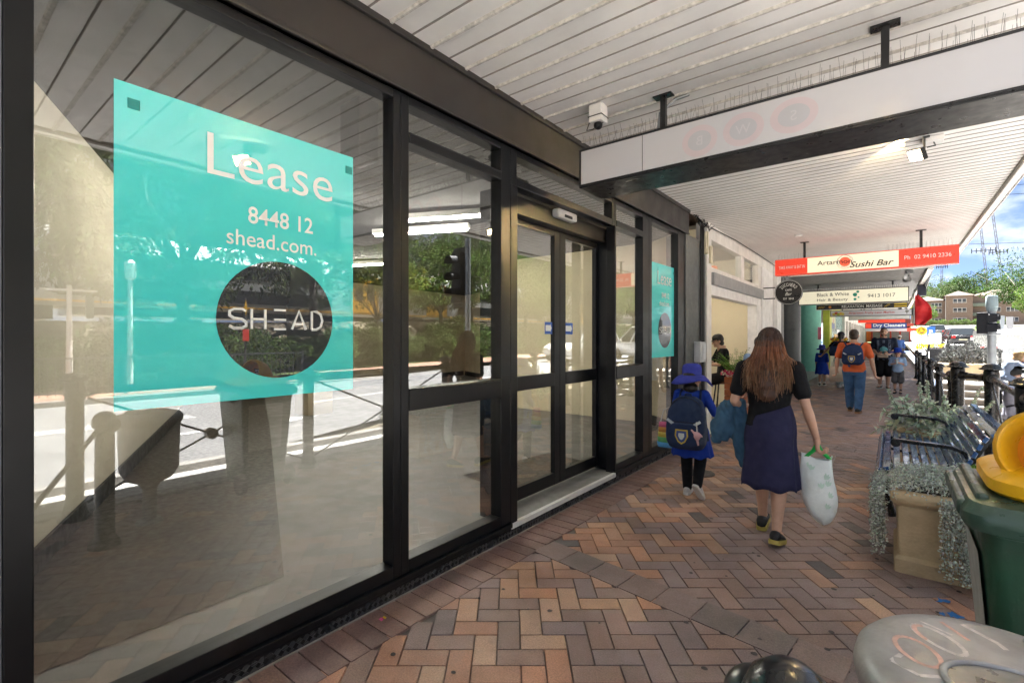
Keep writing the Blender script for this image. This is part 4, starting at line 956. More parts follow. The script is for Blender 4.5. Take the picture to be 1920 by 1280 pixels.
# ---- green wheelie bin with yellow bottle hood
GREENP = mat('bin_green', (.012, .055, .030), .42, var=.3, vscale=7, dirt=.35, bump=.1, bscale=200); LIDG = mat('bin_lid_green', (.035, .075, .055), .36, var=.25, vscale=9, dirt=.35, bump=.08, bscale=150)
YELP = mat('bin_yellow', (.78, .42, .010), .38, var=.12, vscale=8, dirt=.18, bump=.06, bscale=120); ORP = mat('bin_orange', (.72, .26, .006), .4, var=.05)
t = thing('wheelie_bin', 'dark green wheelie bin with a yellow hooded bottle opening on its lid', 'bin', (2.845, 2.285, 0))
def rrect(hw, hd, z, rad, cx=0, cy=0, n=4):
    out = []
    for sx, sy, a0 in ((1, 1, 0), (-1, 1, 90), (-1, -1, 180), (1, -1, 270)):
        for k in range(n+1): out.append(Vector((cx+sx*(hw-rad)+rad*math.cos(R(a0+90*k/n)), cy+sy*(hd-rad)+rad*math.sin(R(a0+90*k/n)), z)))
    return out
b = MB(); b.rings([rrect(.235, .20, .06, .05), rrect(.30, .255, .95, .05), rrect(.305, .26, .952, .05), rrect(.305, .26, .985, .05)]); b.build('body', GREENP, t, smooth=35)
b = MB(); b.rings([rrect(.335, .285, .965, .06), rrect(.345, .292, .985, .06), rrect(.345, .292, 1.015, .06), rrect(.325, .275, 1.045, .07), rrect(.26, .22, 1.055, .07)]); ld = b.build('lid', LIDG, t, smooth=35)
b = MB(); b.box(-.352, -.322, -.20, .255, .985, 1.034); b.box(-.310, -.278, -.21, .26, 1.03, 1.066); b.build('hinge_bar', LIDG, ld, bevel=.010)
b = MB(); b.poly([Vector((-.12, -.292, .965)), Vector((-.05, -.292, .965)), Vector((-.06, -.292, .88)), Vector((-.075, -.292, .86))]); b.poly([Vector((-.12, -.268, .965)), Vector((-.05, -.268, .965)), Vector((-.06, -.268, .88)), Vector((-.075, -.268, .86))]); b.box(-.115, -.06, -.29, -.262, .90, .966); b.build('lug', LIDG, t)
for yy in (-.24, .24): b = MB(); b.cone((-.22, yy-.03, .10), (-.22, yy+.03, .10), .10, n=24); b.build('wheel', BLACK, t, bevel=.008)
b = MB(); b.rings([rrect(.25, .235, 1.057, .12, -.01), rrect(.265, .25, 1.07, .13, -.01), rrect(.265, .25, 1.105, .13, -.01), rrect(.24, .225, 1.125, .12, -.01), rrect(.12, .12, 1.13, .08, -.02)]); yh = b.build('hood_plate', YELP, t, smooth=40)
# leaning hood: a hollow rounded horn opening towards the footpath
b = MB(); rs = []; N = 28
def hood_ring(c, nrm, ry, rz):
    nrm = Vector(nrm).normalized(); s = Vector((0, 0, 1)).cross(nrm).normalized(); u = nrm.cross(s)
    return [Vector(c)+s*ry*math.cos(2*math.pi*k/N)+u*rz*math.sin(2*math.pi*k/N) for k in range(N)]
nd = Vector((-.42, -.86, .22)).normalized(); c0 = Vector((-.135, -.09, 1.195))
rs = [hood_ring(c0-nd*.17+Vector((0, 0, -.05)), nd+Vector((0, 0, .6)), .05, .05), hood_ring(c0-nd*.15+Vector((0, 0, -.035)), nd+Vector((0, 0, .4)), .10, .10), hood_ring(c0-nd*.09+Vector((0, 0, -.01)), nd, .125, .13), hood_ring(c0, nd, .125, .132), hood_ring(c0+nd*.035, nd, .118, .125), hood_ring(c0+nd*.045, nd, .104, .112), hood_ring(c0+nd*.035, nd, .094, .102), hood_ring(c0-nd*.06, nd, .088, .094)]
b.rings(rs, cap1=False); b.poly(rs[-1], 1); b.build('hood', [YELP, ORP], t, smooth=50)
b = MB(); hc = c0-nd*.055; s_ = Vector((0, 0, 1)).cross(nd).normalized(); u_ = nd.cross(s_); g = lambda x, y: hc+s_*x+u_*y+nd*.004
b.poly([g(-.045, .04), g(.045, .045), g(-.01, -.05)]); b.build('sticker', BLACK, t)
b = MB(); g2 = lambda x, y: hc+s_*x+u_*y+nd*.0055
for q in ([(-.03, .03), (-.012, .032), (-.014, .012), (-.028, .010)], [(-.006, .032), (.028, .034), (.02, .016), (-.004, .013)], [(-.020, .002), (.012, .006), (.004, -.012), (-.015, -.012)], [(-.012, -.02), (.0, -.018), (-.008, -.036)]): b.poly([g2(*p) for p in q])
b.build('sticker_mark', PW, t)
b = MB(); b.poly([Vector((-.298+.0, -.2, .88)), Vector((-.298, .14, .88)), Vector((-.262, .13, .42)), Vector((-.262, -.19, .42))]); b.v = [(x-.006, y, z) for x, y, z in b.v]; b.build('label_sheet', mat('label_grey', (.30, .31, .30), .5, var=.1), t)
# ---- grey pedestal litter bin
GALV = mat('bin_grey', (.34, .345, .35), .42, .25, var=.22, vscale=9, dirt=.45, bump=.12, bscale=60)
DKPLATE = mat('bin_recess', (.07, .075, .08), .35, .5, var=.3, vscale=10)
t = thing('litter_bin', 'round grey pedestal litter bin with chalk graffiti on its lid', 'bin', (2.50, 1.275, 0))
b = MB(); b.lathe([(.10, 0), (.09, .02), (.05, .03), (.05, .28), (.08, .33), (.16, .37), (.205, .45), (.215, .84)], n=40); b.build('bowl', GALV, t, smooth=40)
LN = 48; tilt = lambda r, a, z: Vector((r*math.cos(a), r*math.sin(a), z))
b = MB(); b.lathe([(.220, .825), (.232, .845), (.236, .87), (.230, .895), (.212, .913), (.18, .921), (.10, .925), (.0005, .926)], n=LN); lid = b.build('lid', GALV, t, smooth=60)
def flat_arc(x0, y0, pts, z, m, nm, parent=lid):
    b = MB(); b.poly([Vector((x0+p[0], y0+p[1], z)) for p in pts]); return b.build(nm, m, parent)
slot = [(.045, .155), (.11, .145), (.165, .09), (.19, .03), (.17, .02), (.12, .06), (.07, .085), (.05, .11)]
flat_arc(0, 0, slot[::-1], .9262, DKPLATE, 'ash_slot'); b = MB(); b.tube([Vector((*p, .9262)) for p in slot+slot[:1]], .004, 6); b.build('slot_rim', GALV, lid, smooth=True)
ring = [(.02+.115*math.cos(a), -.075+.085*math.sin(a)) for a in (2*math.pi*k/32 for k in range(33))]
b = MB(); b.tube([Vector((*p, .9268)) for p in ring], .0065, 8); b.build('tray_rim', GALV, lid, smooth=True)
flat_arc(0, 0, ring[:-1], .9272, mat('tray_steel', (.20, .21, .22), .35, .6, var=.3, vscale=14, dirt=.3), 'ash_tray')
flat_arc(0, 0, [(-.05, -.055), (.10, -.055), (.10, -.075), (.03, -.085), (-.05, -.075)][::-1], .9282, DKPLATE, 'tray_slot')
CH1, CH2 = mat('chalk_white', (.62, .60, .58), .8, var=.3, vscale=60), mat('chalk_pink', (.62, .40, .34), .8, var=.3, vscale=60)
def scrawl(pts, m, w=.009):
    b = MB(); z = .9255
    for (x, y), (x2, y2) in zip(pts, pts[1:]):
        d = Vector((x2-x, y2-y, 0)); d.normalize(); n = Vector((-d.y, d.x, 0))*w/2; zz = lambda X, Y: float(np.interp(math.hypot(X, Y), [0, .10, .18, .212, .230], [.926, .925, .921, .913, .895]))+.0007
        b.quad(Vector((x, y, zz(x, y)))-n, Vector((x2, y2, zz(x2, y2)))-n, Vector((x2, y2, zz(x2, y2)))+n, Vector((x, y, zz(x, y)))+n)
    b.build('chalk_mark', m, lid)
ell = lambda cx, cy, a, b_, r, k0=0, k1=17: [(cx+a*math.cos(2*math.pi*k/16)*math.cos(r)-b_*math.sin(2*math.pi*k/16)*math.sin(r), cy+a*math.cos(2*math.pi*k/16)*math.sin(r)+b_*math.sin(2*math.pi*k/16)*math.cos(r)) for k in range(k0, k1)]
scrawl(ell(-.13, -.02, .030, .05, .5), CH2); scrawl([(-.155, -.05), (-.17, -.08), (-.13, -.105), (-.10, -.09)], CH1); scrawl(ell(-.095, .055, .026, .055, .7), CH1); scrawl(ell(-.092, .052, .026, .055, .7, 3, 9), CH2); scrawl([(-.085, .145), (-.045, .085)], CH2, .008); scrawl([(-.05, .16), (-.0, .11), (.01, .09)], CH1, .010); scrawl([(-.12, .12), (-.07, .09)], CH1, .006)
# blue paint flecks, candy wrapper, covers on the path
BLP = mat('blue_paint', (.02, .16, .45), .6, var=.2, vscale=40); b = MB()
for cx_, cy_, r_ in ((2.56, 3.78, .05), (2.60, 3.62, .06), (2.55, 3.60, .03), (2.58, 3.48, .045), (2.61, 3.43, .04), (2.58, 3.30, .03), (2.63, 3.54, .03)):
    k = random.Random(int(cx_*900+cy_*77)); b.poly([(cx_+r_*k.uniform(.25, 1)*math.cos(a), cy_+r_*k.uniform(.25, .9)*math.sin(a), .0052) for a in (2*math.pi*q/11 for q in range(11))])
struct(b.build('paint_mark', BLP))
t = thing('sweet_wrapper', 'tiny pink and yellow sweet wrapper on the plum brick edge course', 'litter', (.14, 1.62, .006))
b = MB(); b.rings([[(-.014, -.01, .0), (.014, -.012, .001)], [(-.012, .0, .006), (.014, .0, .007)], [(-.014, .012, .001), (.013, .012, .0)]], closed=False, cap0=False, cap1=False); b.build('foil', mat('foil_pink', (.7, .12, .3), .3), t)
b = MB(); b.rings([[(-.012, .013, .001), (.012, .013, .001)], [(-.012, .022, .005), (.012, .022, .005)]], closed=False, cap0=False, cap1=False); b.build('foil_end', mat('foil_yellow', (.7, .5, .05), .3), t)
b = MB(); b.lathe([(.155, .0), (.155, .008), (.148, .009)], (.62, 5.62, 0), n=32); b.lathe([(.135, .009), (.135, .0105)], (.62, 5.62, 0), n=32); struct(b.build('manhole_cover', mat('cover_iron', (.09, .08, .075), .6, .4, var=.3, vscale=20)))
b = MB()
for x0, x1, y0, y1 in ((1.75, 2.25, 6.75, 6.765), (1.75, 2.25, 7.5, 7.515), (1.75, 1.765, 6.765, 7.5), (2.235, 2.25, 6.765, 7.5)): b.box(x0, x1, y0, y1, -.005, .0075)
struct(b.build('access_cover_rim', mat('rim_steel', (.3, .29, .28), .5, .6)))
# gum spots and litter specks
b = MB(); rg = random.Random(21)
for k in range(220):
    x, y = rg.uniform(.4, 3.0), rg.uniform(.9, 14); r_ = rg.uniform(.006, .018); b.poly([(x+r_*rg.uniform(.7, 1.1)*math.cos(a), y+r_*rg.uniform(.7, 1.1)*math.sin(a), .0046) for a in (2*math.pi*q/8 for q in range(8))])
o_ = b.build('gum_spots', mat('gum', (.05, .045, .045), .8)); struct(o_)
# ---- signal pole
GALVP = mat('galvanised', (.34, .37, .40), .5, .55, var=.2, vscale=5, dirt=.15); SIGK = mat('signal_black', (.012, .014, .02), .5)
def lantern(parent, n, z0, facing, dist, w=.22, hgt=.27, name='lantern'):
    """signal head: backing box, visors and lenses facing along +x in its own frame"""
    o = empty('signal_head'); o.parent = parent; o.location = (0, 0, z0); o.rotation_euler = (0, 0, facing); o.empty_display_size = .05
    return o
t = thing('signal_pole', 'galvanised signal pole with grey sensor cap and black two-lamp head by the stairs', 'traffic signal', (4.28, 16.75, .30))
b = MB(); b.cone((0, 0, 0), (0, 0, 1.95), .082, n=20); b.build('pole', GALVP, t, smooth=40)
b = MB(); b.lathe([(.092, 1.90), (.10, 1.93), (.11, 1.96), (.105, 1.99), (.118, 2.0), (.112, 2.26), (.10, 2.28), (.01, 2.285)], n=24); b.build('sensor_cap', mat('cap_grey', (.30, .38, .40), .5), t, smooth=40)
b = MB(); b.lathe([(.088, 1.30), (.10, 1.31), (.10, 1.36), (.088, 1.37)], n=20); b.box(-.16, .16, -.02, .02, 1.31, 1.35); b.build('clamp', GALVP, t)
FW = R(-20); Mr = Euler((0, 0, FW)).to_matrix().to_4x4()
b = MB(); b.box(-.22, -.03, -.20, -.10, 1.36, 1.84, M=Mr); b.box(-.23, -.02, -.215, -.2001, 1.34, 1.86, M=Mr); b.build('head', SIGK, t, bevel=.015)
for zc in (1.48, 1.72):
    b = MB(); N_ = 14
    outer = [Mr @ Vector((-.03, -.15+.10*math.cos(a), zc+.11*math.sin(a))) for a in (math.pi*(1.25*k/N_-.125) for k in range(N_+1))]
    inner = [p+Mr @ Vector((.20, 0, 0)) for p in outer]
    b.rings([outer, inner], closed=False, cap0=False, cap1=False); v_ = b.build('visor', SIGK, t); s2 = v_.modifiers.new('s', 'SOLIDIFY'); s2.thickness = .008
    b = MB(); b.box(-.03, -.01, -.26, -.05, zc-.11, zc+.11, M=Mr); b.box(-.01, .16, -.265, -.26, zc-.10, zc+.08, M=Mr); b.build('lens_plate', SIGK, t)
# three-lamp signal beside the kerb, seen in the glass
t = thing('traffic_light', 'black three-lamp traffic light on a grey pole at the kerb, seen reflected', 'traffic signal', (4.85, 7.6, .1))
b = MB(); b.cone((0, 0, 0), (0, 0, 3.6), .06, n=16); b.build('pole', GALVP, t, smooth=40)
b = MB(); b.box(.07, .35, -.15, -.02, 2.2, 3.3); b.box(.02, .42, -.022, -.016, 2.1, 3.42); b.build('head', SIGK, t, bevel=.02)
for zc in (2.4, 2.75, 3.1):
    b = MB(); N_ = 14; pr = [Vector((.21+.12*math.cos(a), -.15, zc+.12*math.sin(a))) for a in (math.pi*(1.25*k/N_-.125) for k in range(N_+1))]
    b.rings([pr, [p+Vector((0, -.24, -.02)) for p in pr]], closed=False, cap0=False, cap1=False); v_ = b.build('visor', SIGK, t); s2 = v_.modifiers.new('s', 'SOLIDIFY'); s2.thickness = .006
# planter with grey bush, black cafe screen
t = thing('brick_planter', 'low sandy planter wall above the stairs holding a grey bush', 'planter', (3.9, 17.7, .15)); b = MB(); b.box(-.52, .52, -.4, .4, 0, .62); b.box(-.55, .55, -.43, .43, .621, .68); b.build('wall', STONE, t, bevel=.015)
n = 6000; v = rng.normal(size=(n, 3)); v /= np.linalg.norm(v, axis=1)[:, None]; rr = rng.uniform(.72, 1.05, n)[:, None]*(1+.14*np.sin(v[:, :1]*9)+.12*np.sin(v[:, 2:]*11+v[:, 1:2]*7)); pos = v*rr*np.array([.55, .42, .36]); pos = pos[pos[:, 2] > -.12]
g_ = thing('grey_bush', 'rounded silvery grey bush growing in the planter above the stairs', 'bush', (3.9, 17.7, 1.0)); m_ = len(pos)
leaves('foliage', pos, pos+rng.normal(0, .25, (m_, 3)), rng.uniform(.04, .08, m_), rng.uniform(.012, .022, m_), tint(rng, (.085, .088, .085), m_, .3, .04), FELT, g_, rng); b = MB()
for k in range(8): b.tube([(0, 0, -.3), (.4*math.cos(k*.8), .3*math.sin(k*.8), .1)], .012, 5)
b.build('stems', mat('grey_stem', (.1, .09, .08), .9), g_)
t = thing('cafe_screen', 'black fabric cafe screen stretched between posts beyond the railing', 'screen', (3.3, 22.0, 0))
b = MB(); b.box(.05, 1.4, -.01, .01, .45, 1.2); b.build('panel', mat('screen_black', (.012, .013, .018), .7), t)
for x_ in (0, 1.45, 1.62, 1.78): b = MB(); b.lathe([(.08, 0), (.045, .06), (.04, 1.05), (.07, 1.06), (.06, 1.12), (.005, 1.15)], (x_, 0, 0), n=16); b.build('post', IRON, t, smooth=40)
b = MB(); b.cone((0, 0, 1.0), (0, -1.0, 1.3), .03, n=10); b.cone((0, 0, 1.15), (1.8, .0, 1.15), .03, n=10); b.build('rail', IRON, t)
# ================================================================== PEOPLE
SKIN = mat('skin_light', (.52, .31, .22), .5, var=.10, vscale=14, sss=.08, bump=.05, bscale=120); SKIN2 = mat('skin_tan', (.40, .22, .14), .5, var=.10, vscale=14, sss=.08)
HAIRK = mat('hair_black', (.012, .010, .009), .42, var=.3, vscale=40, bump=.6, bscale=90); HAIRB = mat('hair_brown', (.035, .022, .014), .5, var=.3, vscale=40, bump=.6, bscale=90); HAIRG = mat('hair_grey', (.12, .105, .09), .55, var=.3, vscale=40, bump=.6, bscale=90); HAIRY = mat('hair_blond', (.28, .18, .08), .55, var=.3, vscale=30, bump=.6, bscale=60)
EYE = mat('eye_dark', (.015, .010, .008), .2); LIP = mat('lip', (.36, .13, .11), .5)
def fuse(name, mb, voxel, material, parent, smooth=3, wrinkle=0.0, wscale=7.0, seed=0, label=None):
    """joins overlapping closed pieces into one continuous skin"""
    me0 = mb.mesh('tmp', material); ob = bpy.data.objects.new('tmp', me0); COL.objects.link(ob)
    m = ob.modifiers.new('r', 'REMESH'); m.mode = 'VOXEL'; m.voxel_size = voxel; m.adaptivity = 0
    s = ob.modifiers.new('s', 'SMOOTH'); s.factor = .5; s.iterations = smooth
    bpy.context.view_layer.update()
    me = bpy.data.meshes.new_from_object(ob.evaluated_get(bpy.context.evaluated_depsgraph_get()))
    bpy.data.objects.remove(ob); bpy.data.meshes.remove(me0)
    if wrinkle:
        n = len(me.vertices); co = np.empty(n*3); me.vertices.foreach_get('co', co); co = co.reshape(-1, 3); no = np.empty(n*3); me.vertex_normals.foreach_get('vector', no); no = no.reshape(-1, 3)
        off = np.array([mnoise.noise(Vector((p[0]*wscale*1.6+seed, p[1]*wscale*1.6, p[2]*wscale*.8)))+.5*mnoise.noise(Vector((p[0]*wscale*3+p[2]*wscale*1.5+seed, p[1]*wscale*3, p[2]*wscale*2.2))) for p in co])
        me.vertices.foreach_set('co', (co+no*(off*wrinkle)[:, None]).ravel())
    me.name = name; me.materials.clear(); me.materials.append(material); me.update()
    return link(name, me, parent, True, label=label)
def ering(c, hw, hd, n=20, p=2.3, yaw=0):
    out = []
    for k in range(n):
        a = 2*math.pi*k/n; x = hw*math.copysign(abs(math.cos(a))**(2/p), math.cos(a)); y = hd*math.copysign(abs(math.sin(a))**(2/p), math.sin(a))
        out.append(Vector((c[0]+x*math.cos(yaw)-y*math.sin(yaw), c[1]+x*math.sin(yaw)+y*math.cos(yaw), c[2])))
    return out
def V3(p): return Vector(p)
class Person:
    def __init__(s, label, loc, heading, H, joints=None, w=.108, bulk=1.0, head=1.0, lean=0.0, skin=SKIN, voxel=.010, group=None, seated=False, turn=0.0):
        s.H, s.sk, s.vx, s.bulk, s.hs, s.lean = H, skin, voxel, bulk, head, lean
        s.t = thing('person', label, 'person', loc, heading, group)
        j = dict(pel=(0, 0, .50), neck=(0, -.004, .835), head=(0, .012, .928))
        for sd, k in ((-1, 'L'), (1, 'R')):
            j.update({'sh'+k: (sd*w, -.004, .805), 'el'+k: (sd*(w+.025), -.016, .635), 'wr'+k: (sd*(w+.03), .020, .490), 'hip'+k: (sd*.052, 0, .505), 'kn'+k: (sd*.055, .008, .283), 'an'+k: (sd*.052, -.012, .045), 'fo'+k: (sd*.06, .10, .012)})
        j.update(joints or {})
        s.w = w; s.turn = turn
        zp = j['pel'][2]
        for k in j:      # lean of everything above the pelvis
            p = V3(j[k])
            if k[:2] in ('sh', 'ne', 'he') or k in ('el', 'wr'): p.y += lean*(p.z-zp)
            j[k] = p*H
        s.j = j
    def torso(s, b, inf=0.0, z0=.50, z1=.87, hips=1.0):
        H, bk = s.H, s.bulk; zp = s.j['pel'].z/H-.50; base = s.j['pel']; w = s.w
        R_ = [(.455, .075*hips, .058), (.49, .092*hips, .068), (.53, .096*hips, .070), (.58, .086, .062), (.625, .080, .057), (.68, .086, .062), (.73, .094, .066), (.77, w*.93, .060), (.805, w*.90, .050), (.825, w*.62, .042), (.838, .042, .036), (.87, .031, .033)]
        rs = []
        for z, hw, hd in R_:
            if not (z0-1e-6 <= z <= z1+1e-6): continue
            bl = bk if z < .80 else 1+(bk-1)*.4
            rs.append(ering((base.x, base.y+s.lean*(z-.50)*H+(.006*H if .66 < z < .78 else 0), (z+zp)*H), hw*H*bl+inf, hd*H*bl+inf, yaw=s.turn*(z-.5)*2.5))
        b.rings(rs); return b
    def limb(s, b, pts, rad, inf=0.0):
        for (p, q), (r0, r1) in zip(zip(pts, pts[1:]), zip(rad, rad[1:])): b.capsule(p, r0*s.H*s.bulk**.6+inf, q, r1*s.H*s.bulk**.6+inf, 14)
    def arm(s, b, k, upto=2, inf=0.0):
        j = s.j; A, E_, W = j['sh'+k], j['el'+k], j['wr'+k]; m = A.lerp(E_, .45); f = E_.lerp(W, .3)
        s.limb(b, [A, m, E_], [.030, .026, .0205], inf)
        if upto > 1: s.limb(b, [E_, f, W], [.0205, .0225, .0145], inf)
    def leg(s, b, k, frm=0.0, to=2.0, inf=0.0):
        j = s.j; A, K_, N = j['hip'+k], j['kn'+k], j['an'+k]; c = K_.lerp(N, .28)+Vector((0, -.008*s.H, 0))
        if to <= 1: s.limb(b, [A, A.lerp(K_, .5*to), A.lerp(K_, to)], [.054, .049, .049-.012*to], inf)
        else: s.limb(b, [A, A.lerp(K_, .5), K_], [.054, .046, .0335], inf); s.limb(b, [K_, c, K_.lerp(N, .75), K_.lerp(N, to-1)], [.0335, .0345, .023, .0195], inf)
    def hand(s, b, k, curl=.5, fwd=None, palm=None, size=1.0):
        H = s.H; W = s.j['wr'+k]; d = V3(fwd).normalized() if fwd else (W-s.j['el'+k]).normalized(); n = V3(palm) if palm else Vector((-1 if k == 'R' else 1, 0, 0))
        n = (n-d*n.dot(d)).normalized(); sd = d.cross(n)*(1 if k == 'R' else -1); L = .108*H*size
        s.limb(b, [W-d*.01*H, W+d*.02*H], [.0145, .015])
        for q in (-.36, -.12, .12, .36): b.capsule(W+d*L*.12+sd*q*L*.30, L*.095, W+d*L*.48+sd*q*L*.42, L*.085, 8)
        for q, ln in ((-.40, .36), (-.13, .44), (.13, .47), (.40, .41)):
            p0 = W+d*L*.5+sd*q*L*.44; a = curl; p = p0; dd = d
            for seg, f_ in ((.46, 1.0), (.32, 1.25), (.24, .9)):
                dd = (Matrix.Rotation(-a*f_ if True else 0, 3, sd*(1 if k == 'R' else -1)) @ dd).normalized() if True else dd
                if dd.dot(n) < -0.2 and curl > 0 and False: pass
                q1 = p+dd*L*ln*seg; b.capsule(p, L*.072, q1, L*.062, 8); p = q1
        tb = W+d*L*.16+sd*L*.24; t1 = tb+(d*.6+sd*.75+n*.35).normalized()*L*.24; t2 = t1+(d*.9+sd*.15+n*.4).normalized()*L*.22
        b.capsule(tb, L*.095, t1, L*.08, 8); b.capsule(t1, L*.08, t2, L*.062, 8)
    def headm(s, b, yaw=0, pitch=0):
        H, h = s.H, s.hs; c = s.j['head']; M = Euler((pitch, 0, yaw)).to_matrix(); s.hM = M; s.hc = c; f = H*h
        P = lambda x, y, z: c+M @ Vector((x*f, y*f, z*f)); s.hp = P
        b.ell(P(0, -.006, .014), .046*f, .056*f, .056*f, 20, 12, M=M); b.ell(P(0, .012, -.022), .037*f, .043*f, .048*f, 18, 10, M=M)
        b.capsule(P(0, .040, -.050), .016*f, P(0, .046, -.052), .014*f, 10)                      # chin
        b.capsule(P(0, .056, .006), .0055*f, P(0, .067, -.018), .0085*f, 8); b.capsule(P(0, .050, .02), .010*f, P(0, .052, .022), .008*f, 8)   # nose, brow
        for sx in (-1, 1):
            b.ell(P(sx*.047, -.004, -.006), .006*f, .012*f, .018*f, 10, 7, M=M); b.capsule(P(sx*.018, .044, -.018), .013*f, P(sx*.026, .036, -.014), .012*f, 8)
        b.capsule(s.j['neck']-Vector((0, 0, .03*H)), .036*H*min(1.1, h), P(0, -.008, -.03), .033*f, 14)
    def body(s, hands=((.5, None, None), (.5, None, None)), yaw=0, pitch=0, legs=True):
        b = MB(); s.torso(b); s.headm(b, yaw, pitch)
        for k, h in (('L', hands[0]), ('R', hands[1])):
            s.arm(b, k)
            if h: s.hand(b, k, *h)
        if legs:
            for k in 'LR': s.leg(b, k); b.capsule(s.j['an'+k], .020*s.H, s.j['fo'+k].lerp(s.j['an'+k], .35)+Vector((0, 0, .004*s.H)), .018*s.H, 10)
        o = fuse('body', b, s.vx*.62, s.sk, s.t, 3); s.bo = o; return o
    def face(s, beard=None, mouth=True, glasses=False):
        f = s.H*s.hs; P = s.hp
        for sx in (-1, 1):
            b = MB(); b.ell(P(sx*.0195, .0475, .004), .0075*f, .006*f, .0048*f, 10, 7, M=s.hM); b.build('eye', EYE, s.t, True)
            b = MB(); b.capsule(P(sx*.010, .052, .0165), .0026*f, P(sx*.030, .045, .017), .0022*f, 6); b.build('eyebrow', HAIRB, s.t, True)
        if mouth:
            b = MB(); b.ell(P(0, .0545, -.038), .014*f, .004*f, .0038*f, 10, 6, M=s.hM); b.build('mouth', LIP, s.t, True)
        if glasses:
            b = MB()
            for sx in (-1, 1): b.tube([P(sx*.022+.016*math.cos(a), .060, .003+.012*math.sin(a)) for a in (2*math.pi*k/14 for k in range(15))], .0016*f, 5); b.tube([P(sx*.038, .058, .005), P(sx*.05, .0, .004)], .0015*f, 5)
            b.build('glasses', BLACK, s.t)
        if beard:
            b = MB(); b.ell(P(0, .020, -.044), .040*f, .036*f, .026*f, 16, 8, M=s.hM); fuse('beard', b, .006, beard, s.t, 2, .002, 60)
    def hair_cap(s, m, back=-.012, low=-.02, thick=1.0, name='hair'):
        f = s.H*s.hs; P = s.hp; b = MB(); b.ell(P(0, -.014, .022), .050*f*thick, .057*f*thick, .055*f*thick, 20, 12, M=s.hM); b.ell(P(0, -.026, low), .045*f*thick, .038*f*thick, .035*f*thick, 16, 9, M=s.hM)
        b.ell(P(0, .030, .050), .036*f, .022*f, .017*f, 14, 8, M=s.hM)
        fuse(name, b, .008, m, s.t, 2, .0035, 40)
    def cap(s, m, brim=True, bl=.055):
        f = s.H*s.hs; P = s.hp; b = MB(); rs = [[P(.054*math.cos(a), -.004+.062*math.sin(a), z) for a in (2*math.pi*k/24 for k in range(24))] for z in (.020, .030)]
        rs += [[P(.054*math.cos(a)*k2, -.004+.062*math.sin(a)*k2, z) for a in (2*math.pi*k/24 for k in range(24))] for k2, z in ((.99, .045), (.90, .062), (.72, .075), (.4, .083), (.05, .085))]
        b.rings(rs); c = b.build('cap', m, s.t, True)
        if brim:
            b = MB(); top = [P(.052*math.cos(a), .03+.034*math.sin(a)+bl*max(0, math.sin(a)), .024-.012*max(0, math.sin(a))) for a in (math.pi*k/12 for k in range(13))]; bot = [p-Vector((0, 0, .004*f)) for p in top]
            b.rings([[p, q] for p, q in zip(top, bot)], closed=False, cap0=False, cap1=False); b.poly(top); b.poly(bot[::-1]); b.build('brim', m, c)
        return c
    def bucket_hat(s, m, brim=.115, droop=.03, band=None):
        f = s.H*s.hs; P = s.hp; N = 36; b = MB(); rs = []
        for r, z in ((.052, .018), (.055, .022), (.056, .045), (.056, .070), (.050, .088), (.032, .097), (.002, .100)): rs.append([P(r*math.cos(a), -.004+1.1*r*math.sin(a), z) for a in (2*math.pi*k/N for k in range(N))])
        b.rings(rs); c = b.build('hat', m, s.t, True)
        b = MB(); rs = []
        for q in np.linspace(0, 1, 6):
            r = .052+(brim-.052)*q; rs.append([P(r*math.cos(a), -.004+1.05*r*math.sin(a), .026-droop*q*q*(1+.35*math.sin(2*a+.6)+.2*math.sin(3*a))) for a in (2*math.pi*k/N for k in range(N))])
        b.rings(rs, cap0=False, cap1=False); o = b.build('brim', m, c, True); sm = o.modifiers.new('s', 'SOLIDIFY'); sm.thickness = .004
        return c
    def shirt(s, m, sleeve=.62, hem=.50, inf=.012, wr=.004, name='shirt', full=False, seed=1, collar=False):
        b = MB(); s.torso(b, inf*s.H/1.7, hem, .838)
        for k in 'LR':
            A, E_, W = s.j['sh'+k], s.j['el'+k], s.j['wr'+k]
            if full: s.limb(b, [A, A.lerp(E_, .5), E_, E_.lerp(W, .5), E_.lerp(W, .93)], [.033, .029, .026, .025, .021], inf*.6*s.H/1.7)
            else: s.limb(b, [A, A.lerp(E_, sleeve*.5), A.lerp(E_, sleeve)], [.033, .032, .032], inf*.7*s.H/1.7)
        if hem > .455:
            pass
        return fuse(name, b, s.vx, m, s.t, 2, wr, 6/s.H*1.6, seed)
    def trousers(s, m, to=1.93, inf=.010, wr=.004, flare=0, seed=3, name='trousers'):
        b = MB(); s.torso(b, inf*s.H/1.7*.8, .455, .58)
        for k in 'LR':
            j = s.j; A, K_, N = j['hip'+k], j['kn'+k], j['an'+k]
            if to <= 1.2:
                e = A.lerp(K_, min(1, to)) if to <= 1 else K_.lerp(N, to-1); s.limb(b, [A, A.lerp(e, .5), e], [.058, .058, .056], inf*s.H/1.7)
            else: s.limb(b, [A, A.lerp(K_, .5), K_, K_.lerp(N, .4), K_.lerp(N, to-1)], [.058, .051, .041, .038+flare, .031+flare], inf*s.H/1.7)
        return fuse(name, b, s.vx, m, s.t, 2, wr, 7/s.H*1.6, seed)
